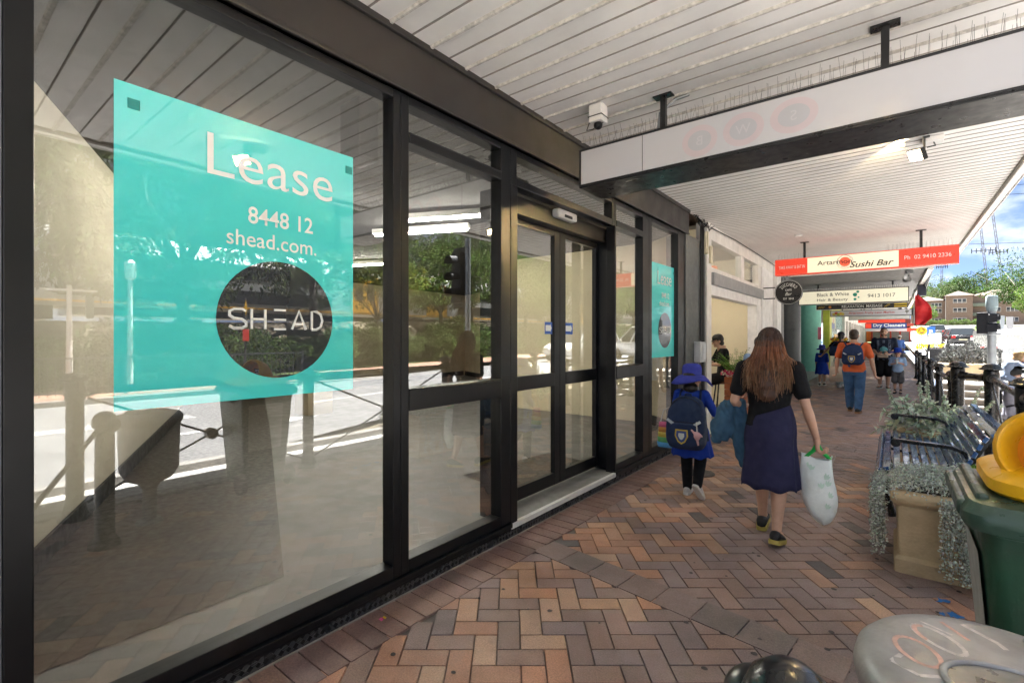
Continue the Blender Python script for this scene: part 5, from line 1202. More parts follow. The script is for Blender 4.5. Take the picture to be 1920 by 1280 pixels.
    def skirt(s, m, top=.60, hem=.26, w0=.088, w1=.115, fold=.010, nf=7, tilt=0.0, name='skirt', y1=0):
        H = s.H; N = 64; rs = []; rows = 12
        for i in range(rows+1):
            q = i/rows; r = []
            for k in range(N):
                a = 2*math.pi*k/N; z = top+(hem-top)*q+tilt*math.cos(a)*(1-q); hip = .098 if q < .3 else 0
                hw = (w0+(w1-w0)*q**.8+.010*math.sin(min(1, q*2.2)*math.pi))*(1+.0)+fold*q*math.sin(nf*a+1.3*math.sin(a*2))*(.6+.4*math.sin(3*a+1)); hd = hw*.78
                r.append(Vector((hw*math.cos(a)*H, (hd*math.sin(a)+y1*q)*H+s.j['pel'].y, (z+.008*math.sin(nf*a)*q)*H+s.j['pel'].z-.5*H)))
            rs.append(r)
        b = MB(); b.rings(rs, cap0=False, cap1=False); o = b.build(name, m, s.t, True); q = o.modifiers.new('s', 'SOLIDIFY'); q.thickness = .006; return o
    def shoes(s, up, sole, size=1.0, toeup=(0, 0), sock=None):
        H = s.H
        for k, tu in zip('LR', toeup):
            A, T = s.j['an'+k], s.j['fo'+k]; d = T-A; d.z = 0; d.normalize(); r = Vector((d.y, -d.x, 0)); L = .155*H*size
            M = Matrix.Translation(Vector((A.x, A.y, A.z-.045*H))) @ Matrix((( r.x, d.x, 0, 0), (r.y, d.y, 0, 0), (0, 0, 1, 0), (0, 0, 0, 1))) @ Euler((tu, 0, 0)).to_matrix().to_4x4()
            def ring(y, hw, z0, z1, n=14):
                out = []
                for q in range(n):
                    a = 2*math.pi*q/n; out.append(M @ Vector((hw*math.cos(a), y, z0+(z1-z0)*(.5+.5*math.sin(a)))))
                return out
            b = MB(); b.rings([ring(-.36*L, .006*H, .018*H, .040*H), ring(-.33*L, .020*H, .012*H, .052*H), ring(-.15*L, .0245*H, .012*H, .060*H), ring(.08*L, .0255*H, .012*H, .052*H), ring(.35*L, .0285*H, .012*H, .034*H), ring(.55*L, .024*H, .012*H, .028*H), ring(.64*L, .010*H, .014*H, .022*H)])
            o = b.build('shoe', up, s.t, True)
            b = MB(); pr = [(-.38, .012), (-.34, .022), (-.12, .0265), (.1, .027), (.35, .030), (.56, .026), (.655, .012)]; outl = [(-x_, y_) for y_, x_ in pr]+[(x_, y_) for y_, x_ in reversed(pr)]
            b.rings([[M @ Vector((x_*H, y_*L, z_*H)) for x_, y_ in outl] for z_ in (.0005, .006, .015, .019)]); b.build('sole', sole, o, 50)
            if sock: b = MB(); b.capsule(A+Vector((0, 0, -.005*H)), .0225*H, A+(s.j['kn'+k]-A).normalized()*.05*H, .0225*H, 12); b.build('sock', sock, s.t, True)
def backpack(label, P, m, w=.30, h=.42, d=.16, z=None, y=None, strapm=None, badge=None, trim=None, sway=0):
    """soft pack on the wearer's back, standing as a thing of its own"""
    t = thing('backpack', label, 'backpack', P.t.location, P.t.rotation_euler.z); H = P.H; z = z if z is not None else .66*H; y = y if y is not None else -.075*H
    b = MB(); rs = []
    for q, kw, kd in ((0, .55, .55), (.04, .85, .85), (.15, 1, 1), (.45, 1, 1), (.72, .93, .82), (.9, .75, .6), (.98, .45, .35), (1, .15, .15)):
        rs.append(ering((sway, y-d*.5*kd-.01, z-h/2+h*q), w/2*kw, d/2*kd, 24, 3.2))
    b.rings(rs); o = fuse('sack', b, .011, m, t, 2, .006, 9, 4)
    b = MB(); rs = []
    for q, kw in ((0, .6), (.1, .92), (.5, 1), (.9, .9), (1, .6)): rs.append(ering((sway, y-d*1.0, z-h*.40+h*.42*q), w*.40*kw, d*.22*(.6+.4*kw), 20, 3))
    b.rings(rs); fuse('pocket', b, .010, m, t, 2, .004, 12, 7)
    b = MB(); b.tube([(sway+x_, y-d*.98+.02*abs(x_)*0, z-h*.40+h*.44) for x_ in np.linspace(-w*.36, w*.36, 7)], .004, 5); b.tube([(sway+w*.46*math.cos(a), y-d*.62, z+h*.1+h*.38*math.sin(a)) for a in np.linspace(.15, math.pi-.15, 12)], .004, 5); b.build('zip', BLACK, t)
    for sx in (-1, 1):
        S_ = P.j['shR' if sx > 0 else 'shL']; b = MB()
        pts = [(sx*w*.28+sway*.5, y-.01, z+h*.36), (S_.x*.72, S_.y-.02, S_.z+.040*H/1.7*1.3), (S_.x*.74, S_.y+.062*H, S_.z-.03*H), (S_.x*.78, S_.y+.07*H, S_.z-.13*H), (sx*w*.45, y+.03, z-h*.35)]
        b.tube(pts, .014*H/1.5, 6); b.build('strap', strapm or m, t, True)
    b = MB(); b.tube([(sway-.03, y-.03, z+h*.46), (sway-.025, y-.05, z+h*.53), (sway+.025, y-.05, z+h*.53), (sway+.03, y-.03, z+h*.46)], .008, 6); b.build('handle', strapm or m, t, True)
    if trim:
        for sx in (-1, 1): b = MB(); b.box(-.05, .05, -.004, .004, -.012, .012, M=Matrix.Translation((sway+sx*w*.30, y-d*1.03, z+h*.02)) @ Euler((R(-8), R(-sx*34), 0)).to_matrix().to_4x4()); b.build('reflector', trim, t)
    if badge:
        c = (sway-w*.02, y-d*1.235, z-h*.20); sh = [(-.05, .055), (.05, .055), (.055, .0), (.03, -.05), (0, -.07), (-.03, -.05), (-.055, 0)]
        k = w/.30*.9
        for sc, yy, m_ in ((1, 0, badge[0]), (.8, -.002, badge[1]), (.45, -.004, badge[2])):
            b = MB(); b.rings([[Vector((c[0]+x_*sc*k, c[1]+yy+dy, c[2]+z_*sc*k)) for x_, z_ in sh] for dy in (.012, 0)]); b.build('badge', m_, t)
    return t
ROYAL = cloth('royal_blue', (.012, .045, .33)); NAVYC = cloth('navy', (.020, .036, .088)); BLACKC = cloth('black', (.009, .009, .011)); SKYC = cloth('sky_blue', (.30, .44, .66)); DENIM = cloth('denim', (.050, .115, .24), var=.25); ORANGE = cloth('orange', (.62, .13, .045)); HATB = cloth('hat_blue', (.045, .06, .36)); GREYC = cloth('grey', (.10, .10, .11)); MINT = cloth('pale_jean', (.42, .52, .52))
PURN = cloth('purple_navy', (.026, .027, .070)); SHOEK = mat('shoe_black', (.010, .010, .011), .6); SOLEY = mat('sole_yellow', (.42, .34, .08), .6); SOLEW = mat('sole_white', (.6, .6, .58), .6); SHOEW = mat('shoe_white', (.58, .57, .56), .6)
BADGE = (mat('badge_gold', (.55, .40, .03), .6), mat('badge_blue', (.03, .07, .25), .6), mat('badge_white', (.6, .65, .6), .6)); REFL = mat('reflective_trim', (.42, .47, .52), .4)

# --- the woman walking away
W = Person('woman with long auburn hair, black top and navy skirt walking away', (1.585, 4.16, 0), R(2), 1.63, dict(
    elR=(.152, -.030, .640), wrR=(.188, .020, .492), shR=(.110, -.004, .805), shL=(-.110, -.004, .805), elL=(-.150, -.020, .640), wrL=(-.135, .110, .570),
    knL=(-.045, .085, .288), anL=(-.045, .105, .058), foL=(-.05, .215, .03), hipL=(-.050, 0, .505), knR=(.045, -.005, .283), anR=(.042, -.095, .058), foR=(.05, .01, .012)), w=.103, voxel=.0085, lean=.02)
W.body(((.35, (0, 1, -.35), None), (.9, (.12, .05, -1), None)), yaw=R(6))
W.shirt(BLACKC, .66, .53, .013, .005, name='black_top')
W.skirt(PURN, .60, .245, .085, .120, .013, 7, .035)
b = MB(); rs = []
for i in range(9):                                                   # wrap panel crossing the back
    q = i/8; rs.append([Vector((W.H*(-.075+.155*q*1.0+s_*.0+.02*s_), W.H*(-.083-.012*math.sin(q*3.1)-.01*s_), W.H*(.585+.13*q*q+(.085-.02*q)*s_-.16*(1-q)*s_))) for s_ in (0, .25, .5, .75, 1)])
W.shoes(SHOEK, SOLEY, 1.0, (R(8), R(-14)))
# hair: inner mass and many strands
def long_hair(P, n=620, seed=3):
    rg = np.random.default_rng(seed); H = P.H; c = P.hc; f = H
    b = MB(); b.ell(c+Vector((0, -.012*f, .014*f)), .051*f, .058*f, .056*f, 20, 12)
    for z, hw, hd, y in ((.90, .058, .046, -.022), (.86, .066, .042, -.034), (.82, .074, .034, -.050), (.78, .076, .030, -.064), (.73, .066, .024, -.074), (.69, .045, .018, -.078)): b.ell(Vector((c.x, y*f, z*H)), hw*f, hd*f, .04*f, 16, 8)
    fuse('hair', b, .011, mat('hair_auburn_base', (.060, .026, .013), .5, var=.35, vscale=25), P.t, 2, .004, 20)
    V, F, C = [], [], []
    for k in range(n):
        th = rg.uniform(-.15*math.pi, 1.15*math.pi)+math.pi; ph = rg.uniform(.15, 1.45)     # scalp start, back and sides
        st = c+Vector((math.cos(th)*math.cos(ph)*.052, math.sin(th)*math.cos(ph)*.058-.010, .014+math.sin(ph)*.058))*f
        side = math.cos(th); end = Vector((side*(.060+.05*rg.random())*f+rg.normal(0, .012)*f, (-.082+.012*rg.normal())*f+(.05*f if abs(side) > .9 else 0), (.64+.13*rg.random()**1.6+.06*abs(side))*H))
        mid = Vector((side*.074*f, min(st.y, 0)-.022*f-(.02*f if abs(side) < .8 else -.01*f), .865*H)); m2 = mid.lerp(end, .5)+Vector((side*.012*f, -.008*f, 0))
        pts = []; wv = rg.uniform(0, 6)
        for q in np.linspace(0, 1, 9):
            A = st.lerp(mid, min(1, q*2.2)) if q < .45 else (mid.lerp(m2, (q-.45)/.25) if q < .7 else m2.lerp(end, (q-.7)/.3))
            pts.append(A+Vector((math.sin(wv+q*7)*.005*f*q, math.cos(wv+q*6)*.004*f*q, 0)))
        r0 = rg.uniform(.0016, .0032); base = len(V); br = rg.uniform(.7, 1.5); streak = rg.random()
        for i, p in enumerate(pts):
            q = i/8; r = r0*(1-.75*q**2); d = (pts[min(8, i+1)]-pts[max(0, i-1)]).normalized(); u = Vector((d.y, -d.x, 0)); u = u.normalized() if u.length > 1e-4 else Vector((1, 0, 0)); w_ = d.cross(u)
            for a in (0, 2.09, 4.19): V.append(p+u*r*math.cos(a)*1.5+w_*r*math.sin(a))
            if i < 8:
                root, midc, tip = np.array((.036, .016, .010)), np.array((.21, .078, .033)), np.array((.32, .195, .10) if streak > .55 else (.17, .075, .038))
                col = (root*(1-q/.3)+midc*q/.3 if q < .3 else midc*(1-(q-.3)/.7)+tip*(q-.3)/.7)*br
                for a in range(3): F.append((base+i*3+a, base+i*3+(a+1) % 3, base+i*3+3+(a+1) % 3, base+i*3+3+a)); C.append(col)
    me = bpy.data.meshes.new('hair_strands'); me.from_pydata(V, [], F); colour_faces(me, C); me.materials.append(mat('hair_strand', (1, 1, 1), .38, var=.05, attr='Col')); link('hair_strands', me, P.t, True)
long_hair(W)
# carried bag
t = thing('plastic_bag', 'white plastic shopping bag with green handles in the woman\'s right hand', 'bag', (1.585, 4.16, 0), R(2))
hx, hy, hz = W.j['wrR']+Vector((.012, .012, -.085)); N = 28
PLAS = mat('bag_plastic', (.80, .87, .87), .38, var=.10, vscale=7, bump=.5, bscale=16, trans=.0); bagm = PLAS
b = MB(); rs = []
for q, wx, wy, dx in ((0, .010, .012, .035), (.04, .040, .03, .03), (.14, .080, .055, .018), (.32, .112, .075, .004), (.55, .118, .070, -.008), (.78, .108, .052, -.012), (.92, .100, .030, -.006), (.985, .102, .016, .0), (1, .106, .012, 0)):
    rs.append([Vector((hx+dx+(wx+(.010*math.sin(3*a+1+q*4)+.007*math.sin(7*a+q*9))*min(1, q*4))*math.copysign(abs(math.cos(a))**.8, math.cos(a)), hy+(wy+.010*math.sin(4*a+q*13))*math.sin(a), hz-.055-.50*(1-q)+(.02*math.sin(2*a+1) if q > .95 else 0))) for a in (2*math.pi*k/N for k in range(N))])
b.rings(rs, cap1=False); o = b.build('sack', bagm, t, True); sm = o.modifiers.new('s', 'SUBSURF'); sm.levels = sm.render_levels = 1
n_ = len(o.data.vertices)
for v in o.data.vertices:
    p = v.co; k = mnoise.noise(Vector((p.x*11, p.y*11, p.z*5+4)))*.016+(.5-abs(mnoise.noise(Vector((p.x*22+p.z*9, p.y*22, p.z*11)))))*.022-.008; v.co = p+Vector((k, k*.6, 0))
GRH = mat('handle_green', (.02, .55, .10), .45)
for s_ in (-1, 1):
    b = MB(); A = [Vector((hx-.075, hy+s_*.014, hz-.06)), Vector((hx-.032, hy+s_*.010, hz-.015)), Vector((hx-.006, hy+s_*.004, hz+.035)), Vector((hx+.018, hy+s_*.008, hz-.015)), Vector((hx+.07, hy+s_*.014, hz-.06))]
    b.rings([[p+Vector((-.016, 0, 0)), p+Vector((.016, 0, 0)), p+Vector((.016, .003, 0)), p+Vector((-.016, .003, 0))] for p in A]); b.build('handle', GRH, t, True)
LG = mat('print_green', (.56, .74, .65), .5)
b = MB(); rg = random.Random(3)
for (x_, z_, a_) in ((.05, -.20, .5), (.07, -.25, .8), (.03, -.27, 1.2), (-.08, -.12, .2), (.06, -.42, .6), (.08, -.33, .4), (-.05, -.14, .9)):
    c = Vector((hx+x_, hy-.085, hz+z_))
    b = MB()
    for s_ in range(3): d = Vector((math.cos(a_+s_*.5)*.05, 0, math.sin(a_+s_*.5)*.05)); n = Vector((-d.z, 0, d.x))*.22; b.poly([c, c+d*.5+n, c+d, c+d*.5-n])
    o2 = b.build('leaf_print', LG, t); sw = o2.modifiers.new('w', 'SHRINKWRAP'); sw.target = o; sw.offset = .003; sw.wrap_method = 'NEAREST_SURFACEPOINT'
# denim jacket over her left arm
t = thing('denim_jacket', 'small denim jacket hanging over the woman\'s left forearm', 'jacket', (1.585, 4.16, 0), R(2))
ax = W.j['elL'].lerp(W.j['wrL'], .45)+Vector((-.03, -.01, .02)); b = MB()
for off, wd, L, ph in ((-.075, .20, .34, 0.3), (.075, .14, .54, 1.9)):
    rs = []
    for i in range(13):
        q = i/12; hw = wd/2*(.55+.6*math.sin(min(1, q*1.5)*1.57))*(1-.55*max(0, q-.6)/.4); rs.append([Vector((ax.x+off*(.4+.9*q)+hw*math.cos(a)*(1+.14*math.sin(3*a+ph+q*3)), ax.y+.06*math.sin(a)*(1+.25*math.sin(4*a+q*5+ph))-.02*q, ax.z+.03-L*q)) for a in (2*math.pi*k/26 for k in range(26))])
    b.rings(rs)
fuse('jacket_body', b, .010, cloth('jacket_denim', (.042, .10, .17), var=.3), t, 1, .022, 9, 5)
b = MB(); b.capsule((ax.x-.05, ax.y-.02, ax.z-.05), .045, (ax.x-.13, ax.y-.03, ax.z-.30), .04, 14); fuse('sleeve', b, .010, cloth('jacket_denim', (.042, .10, .17), var=.3), t, 1, .016, 10, 2)
# --- girl with the bucket hat
G_ = Person('schoolgirl in royal blue dress and blue bucket hat walking beside the woman', (.80, 4.76, 0), R(4), 1.24, dict(
    elR=(.165, .02, .665), wrR=(.215, .10, .640), elL=(-.125, -.03, .655), wrL=(-.11, .06, .57), knL=(-.05, .045, .285), anL=(-.045, .05, .048), foL=(-.05, .17, .012), knR=(.058, .035, .29), anR=(.068, -.115, .125), foR=(.085, -.055, .045)), w=.10, head=1.28, voxel=.0085)
G_.j['head'].z -= .012; G_.body(((.4, None, None), (.5, (.7, .6, 0), None)), yaw=R(-6))
G_.shirt(ROYAL, 1.0, .50, .014, .004, full=True, name='jumper'); G_.skirt(ROYAL, .58, .325, .092, .150, .012, 8, name='dress')
G_.trousers(BLACKC, 1.96, .009, .001, name='leggings'); G_.shoes(SHOEW, SOLEW, 1.1, (R(-2), R(-48)))
G_.hair_cap(HAIRK, low=-.05); hat = G_.bucket_hat(HATB, .118, .045)
bk = backpack('bulky navy school backpack with a gold crest on the girl in the bucket hat', G_, NAVYC, .36, .50, .21, .60*G_.H, -.07*G_.H, NAVYC, BADGE, REFL)
b = MB(); c0 = Vector((.13, -.34, .66)); b.ell(c0, .032, .022, .04); b.capsule(c0+Vector((-.02, -.005, .02)), .012, c0+Vector((-.045, -.01, .05)), .010); b.capsule(c0+Vector((.02, -.005, .02)), .012, c0+Vector((.045, -.01, .0)), .010); b.capsule(c0+Vector((0, 0, -.03)), .013, c0+Vector((.01, -.0, -.08)), .010)
fuse('toy_charm', b, .008, mat('plush_pink', (.62, .38, .40), .9, bump=.4), bk, 2); b = MB(); b.tube([c0+Vector((0, 0, .03)), c0+Vector((-.01, .02, .12))], .005); b.build('charm_cord', SHOEW, bk)
t = thing('rainbow_bag', 'small rainbow striped bag swinging at the schoolgirl\'s left side', 'bag', (.80-.26, 4.74, .50), R(10))
RB = [(.6, .12, .25), (.65, .30, .06), (.65, .52, .08), (.12, .42, .15), (.06, .28, .55)]
for k, c_ in enumerate(RB):
    b = MB(); b.rings([ering((0, 0, .20-.05*k), .055+.006*k, .02+.004*k, 18), ering((.004*k, 0, .20-.05*(k+1)), .061+.006*k, .024+.004*k, 18)]); b.build('stripe', mat('rainbow%s' % 'abcde'[k], c_, .6), t, True)
b = MB(); b.tube([(-.04, 0, .2), (-.01, 0, .32), (.06, .02, .36), (.05, 0, .2)], .006, 5); b.build('strap', SHOEW, t)
# --- person hidden behind the woman
B_ = Person('dark haired person in light blue shirt half hidden behind the long haired woman', (.82, 7.75, 0), R(-10), 1.56, None, w=.11, voxel=.011); B_.body(); B_.shirt(SKYC, .7); B_.trousers(GREYC, 1.9); B_.shoes(SHOEK, SHOEK); B_.hair_cap(HAIRK)
# --- barista on a stool in the cream doorway
C_ = Person('man in black cap, glasses and black shirt perched with folded arms in the cream doorway', (-.32, 10.1, -.17), R(118), 1.70, dict(
    pel=(0, -.02, .545), hipL=(-.055, -.01, .54), hipR=(.055, -.01, .54), knL=(-.07, .20, .50), knR=(.08, .20, .49), anL=(-.06, .19, .24), anR=(.07, .17, .22), foL=(-.06, .30, .20), foR=(.08, .28, .18),
    neck=(0, .0, .875), head=(0, .03, .965), shL=(-.112, 0, .845), shR=(.112, 0, .845), elL=(-.155, .07, .70), elR=(.155, .07, .71), wrL=(.03, .16, .69), wrR=(-.04, .17, .72)), w=.112, voxel=.011, lean=.04)
C_.body(((.4, (1, .2, -.1), None), (.4, (-1, .2, -.1), None)), pitch=R(-12)); C_.face(glasses=True); C_.shirt(BLACKC, .75, .50); C_.trousers(BLACKC, 1.0); C_.shoes(SHOEK, SHOEK, sock=BLACKC); C_.hair_cap(HAIRK, low=-.03); C_.cap(mat('cap_black', (.012, .012, .012), .7))
b = MB(); b.capsule((-.3, 0, 0), .001, (-.29, 0, 0), .001)
t = thing('bar_stool', 'dark bar stool under the man in the cream doorway', 'stool', (-.30, 10.1, 0), R(118)); b = MB(); b.lathe([(.17, .63), (.18, .64), (.18, .67), (.16, .68)], n=20); b.build('seat', mat('stool_wood', (.10, .045, .02), .5), t)
for sx, sy in ((1, 1), (1, -1), (-1, 1), (-1, -1)): b = MB(); b.cone((sx*.17, sy*.17, 0), (sx*.11, sy*.11, .63), .014, n=8); b.build('leg', IRON, t)
t = thing('palm_planter', 'tall orange timber planter with palm fronds and pink flowers by the cream doorway', 'plant', (.10, 9.45, 0))
b = MB(); 
for k in range(7): b.box(-.17, .17, -.17, .17, .03+k*.115, .135+k*.115)
b.build('slatted_box', mat('planter_timber', (.33, .10, .035), .6, var=.25, vscale=12), t, bevel=.006)
P, D, L = [], [], []; rg = np.random.default_rng(9); S = MB()
for k in range(26):
    a = k*2.4; e = .15+.65*rg.random(); ln = .45+.25*rg.random(); c = np.array([0, 0, .80]); d = np.array([math.cos(a)*e, math.sin(a)*e, 1]); d /= np.linalg.norm(d)
    fr = [c+d*ln*q+np.array([math.cos(a), math.sin(a), -.6])*.20*q*q for q in np.linspace(0, 1, 14)]; S.tube([tuple(x) for x in fr[::3]], .004, 4)
    for i in range(3, 14):
        tg = fr[i]-fr[i-1]; sdv = np.cross(tg, [0, 0, 1]); sdv /= np.linalg.norm(sdv)+1e-6
        for s_ in (-1, 1): P.append(fr[i]); D.append(sdv*s_+tg/np.linalg.norm(tg)*1.1); L.append(.15*(1.1-i/16))
S.build('stem', mat('palm_stem', (.10, .18, .03), .6), t); leaves('fronds', np.array(P), np.array(D), np.array(L), .013, tint(rg, (.10, .21, .035), len(P), .35, .15), LEAF, t, rg, .2, 'quad', .3)
n = 160; pos = np.c_[rg.normal(-.10, .07, n), rg.normal(-.12, .06, n), .84+rg.random(n)*.10]; cc = np.where(rg.random((n, 1)) < .6, np.array([[.55, .03, .12]]), np.array([[.65, .6, .5]])); leaves('flowers', pos, rg.normal(size=(n, 3)), .035, .03, cc, LEAF, t, rg)
# --- family further along
g1 = Person('small girl in blue dress and blue sunhat by the teal column', (.58, 18.2, 0), R(-4), 1.25, dict(knL=(-.05, .04, .285), anR=(.06, -.05, .06), foR=(.07, .05, .015)), w=.10, head=1.25, voxel=.013)
g1.body(); g1.shirt(ROYAL, 1, .5, .014, full=False); g1.skirt(ROYAL, .60, .30, .092, .155, .01, 8, name='dress'); g1.shoes(SHOEK, SOLEW, 1.1, sock=SHOEW); g1.hair_cap(HAIRK, low=-.05); g1.bucket_hat(HATB, .105, .03)
p1 = Person('ponytailed woman in black cap and pale jeans reaching down to the small girl', (1.12, 17.7, 0), R(-6), 1.70, dict(elL=(-.20, .0, .70), wrL=(-.29, .06, .60), anL=(-.05, .09, .05), foL=(-.05, .2, .02), anR=(.06, -.13, .075), foR=(.06, -.02, .02), knR=(.055, -.01, .285)), w=.102, voxel=.013, skin=SKIN2)
p1.body(); p1.shirt(BLACKC, .5, .5); p1.trousers(MINT, 1.95); p1.shoes(SHOEW, SOLEW, 1, (0, R(-20))); p1.hair_cap(HAIRK); p1.cap(mat('cap_navy', (.012, .014, .03), .7))
b = MB(); b.capsule(p1.hp(0, -.06, .0), .018*p1.H, p1.hp(0, -.075, -.11), .010*p1.H, 10); fuse('ponytail', b, .01, HAIRK, p1.t, 2, .004, 20)
t = thing('shoulder_bag', 'dark navy shoulder bag on the woman in the black cap', 'bag', (.98, 17.55, .98)); b = MB(); b.rings([ering((0, 0, 0), .14, .06), ering((0, 0, .12), .17, .07), ering((0, 0, .30), .12, .04)]); b.build('pouch', NAVYC, t, True); b = MB(); b.tube([(-.1, 0, .28), (.02, .02, .45), (.15, .05, .30)], .014, 6); b.build('strap', NAVYC, t)
t = thing('tote_bag', 'cream canvas tote bag hanging behind the man in orange', 'bag', (1.34, 13.7, .50)); b = MB(); b.rings([ering((0, 0, 0), .17, .04, p=4), ering((0, 0, .20), .18, .06, p=4), ering((0, 0, .36), .17, .03, p=4)]); b.build('sack', cloth('canvas', (.50, .44, .36)), t, True); b = MB(); b.tube([(-.1, 0, .35), (-.05, 0, .52), (.05, 0, .52), (.1, 0, .35)], .01, 6); b.build('handle', cloth('canvas', (.50, .44, .36)), t)
o1 = Person('man in orange t-shirt and blue jeans walking away with a navy backpack', (1.72, 12.15, 0), R(-3), 1.71, dict(elL=(-.165, -.02, .635), wrL=(-.18, .03, .500), elR=(.170, -.02, .640), wrR=(.195, .03, .490), anL=(-.05, .10, .05), knL=(-.055, .06, .285), foL=(-.06, .22, .02), anR=(.045, -.08, .05), foR=(.055, .03, .012)), w=.122, bulk=1.16, voxel=.012)
o1.body(); o1.shirt(ORANGE, .72, .47, .014, .006); o1.trousers(DENIM, 1.95, .010, .006); o1.shoes(SHOEK, mat('sole_tan', (.3, .16, .08), .6)); o1.hair_cap(HAIRB)
backpack('navy school backpack with a gold crest on the man in orange', o1, cloth('pack_navy', (.022, .040, .105)), .36, .42, .17, .70*1.71, -.085*1.71, None, BADGE, REFL)
JER = cloth('jersey_dark', (.016, .022, .040)); m1 = Person('bearded man in dark striped sports jersey and black shorts facing the camera', (2.15, 18.1, 0), R(178), 1.83, dict(elL=(-.150, -.01, .645), wrL=(-.06, .115, .575), elR=(.150, -.01, .645), wrR=(.07, .115, .565), anL=(-.05, .03, .05), foL=(-.07, .13, .015), anR=(.055, -.04, .05), foR=(.08, .06, .015)), w=.124, bulk=1.14, voxel=.013)
m1.body(((.5, (.6, .5, 0), None), (.5, (-.6, .5, 0), None))); m1.face(beard=mat('beard_grey', (.13, .095, .075), .8, var=.3, vscale=60)); m1.shirt(JER, .8, .46, .016, .006, name='jersey'); m1.trousers(BLACKC, 1.06, .016, .005, name='shorts'); m1.shoes(SHOEK, SOLEW, sock=SHOEW); m1.hair_cap(HAIRG)
STR = cloth('jersey_stripe', (.12, .15, .21)); TQ = mat('print_teal', (.10, .32, .34), .6)
for x_, w_, m_, z0, z1 in ((-.075, .03, STR, .48, .80), (.0, .03, STR, .48, .80), (.075, .03, STR, .48, .80)):
    b = MB(); b.rings([[Vector((x_*1.83-w_*.9, .158, z*1.83)), Vector((x_*1.83+w_*.9, .158, z*1.83))] for z in np.linspace(z0, z1, 10)], closed=False, cap0=False, cap1=False); q = b.build('stripe', m_, m1.t); sw = q.modifiers.new('w', 'SHRINKWRAP'); sw.target = [c for c in bpy.data.objects if c.parent == m1.t and c.name.startswith('jersey')][0]; sw.offset = .004; sw.wrap_method = 'PROJECT'; sw.use_project_y = True; sw.use_negative_direction = True; sw.use_positive_direction = True
b = MB(); b.ell((0, .165, 1.18), .10, .03, .09); b.box(-.12, .12, .15, .185, 1.05, 1.08); b.build('chest_print', TQ, m1.t, True)
t = thing('paper_parcel', 'brown paper food parcel in the hands of the bearded man', 'parcel', (2.12, 17.80, 1.0)); b = MB(); b.box(-.13, .13, -.06, .06, -.05, .06); b.build('wrap', mat('paper_brown', (.42, .32, .24), .8, bump=.5, bscale=30), t, bevel=.03, seg=3)
b2 = Person('boy in light blue shirt, grey shorts and blue brimmed hat beside the bearded man', (2.46, 17.0, 0), R(172), 1.20, dict(elL=(-.14, .02, .66), wrL=(-.02, .115, .715), elR=(.14, .02, .66), wrR=(.025, .115, .695)), w=.105, head=1.28, voxel=.012)
b2.body(((.7, (.3, .3, .8), None), (.7, (-.3, .3, .8), None))); b2.face(); b2.shirt(SKYC, .95, .46, .022, .005); b2.trousers(GREYC, .98, .016, name='shorts'); b2.shoes(SHOEK, SHOEK, 1.1, sock=GREYC); b2.hair_cap(HAIRB); b2.bucket_hat(ROYAL, .135, .022)
t = thing('drink_bottle', 'small clear drink bottle held to the boy\'s mouth', 'bottle', (2.44, 16.83, .83)); b = MB(); b.lathe([(.025, 0), (.028, .01), (.028, .10), (.012, .13), (.012, .16)], n=14); b.build('bottle', mat('bottle_pale', (.5, .6, .65), .2), t, True); b = MB(); b.lathe([(.014, .16), (.014, .18)], n=12); b.build('lid', NAVYC, t)
fp = Person('distant person in blue top and white hat near the red corner shop', (2.72, 39, 0), R(0), 1.66, None, voxel=.018); fp.body(); fp.shirt(cloth('mid_blue', (.06, .12, .32)), 1, .5, full=True); fp.trousers(GREYC, 1.9); fp.shoes(SHOEK, SHOEK); fp.hair_cap(HAIRB); fp.cap(SHOEW)
# --- father in the stairwell with a child on his shoulders
f1 = Person('man in black cap and pale shirt in the stairwell carrying a child on his shoulders', (4.12, 13.0, -.9), R(-80), 1.84, dict(elL=(-.16, .03, .70), wrL=(-.08, .12, .78), elR=(.17, .06, .68), wrR=(.10, .15, .77), anL=(-.05, .08, .05), foL=(-.05, .19, .02), anR=(.05, -.08, .05), foR=(.05, .03, .015)), w=.118, voxel=.013)
f1.body(); f1.face(); f1.shirt(cloth('pale_lilac', (.30, .30, .37)), .75, .47, .014, .006); f1.trousers(GREYC, .98, .012, name='shorts'); f1.shoes(SHOEK, SOLEW); f1.hair_cap(HAIRB); f1.cap(mat('cap_black', (.012, .012, .012), .7), bl=.065)
backpack('black backpack on the man in the stairwell', f1, BLACKC, .30, .42, .15, .70*1.84, -.085*1.84)
k1 = Person('fair haired toddler in pale blue slumped over the head of the man in the stairwell', (4.06, 13.0, .36), R(-80), 1.0, dict(pel=(0, -.04, .42), hipL=(-.07, -.02, .42), hipR=(.07, -.02, .42), knL=(-.13, .14, .36), knR=(.13, .14, .36), anL=(-.12, .15, .18), anR=(.12, .15, .18), foL=(-.12, .24, .15), foR=(.12, .24, .15), neck=(0, .05, .74), head=(0, .09, .83), shL=(-.11, .04, .71), shR=(.11, .04, .71), elL=(-.16, .15, .66), elR=(.16, .15, .66), wrL=(-.02, .22, .70), wrR=(.03, .22, .71)), w=.11, head=1.5, voxel=.011, lean=.2)
k1.body(yaw=R(25), pitch=R(-15)); k1.face(); k1.shirt(cloth('pale_blue', (.22, .28, .40)), .9, .46, .014, full=True); k1.trousers(cloth('pale_blue', (.22, .28, .40)), 1.7, .010); k1.hair_cap(HAIRY, low=-.03, thick=1.08); k1.shoes(SHOEW, SOLEW)
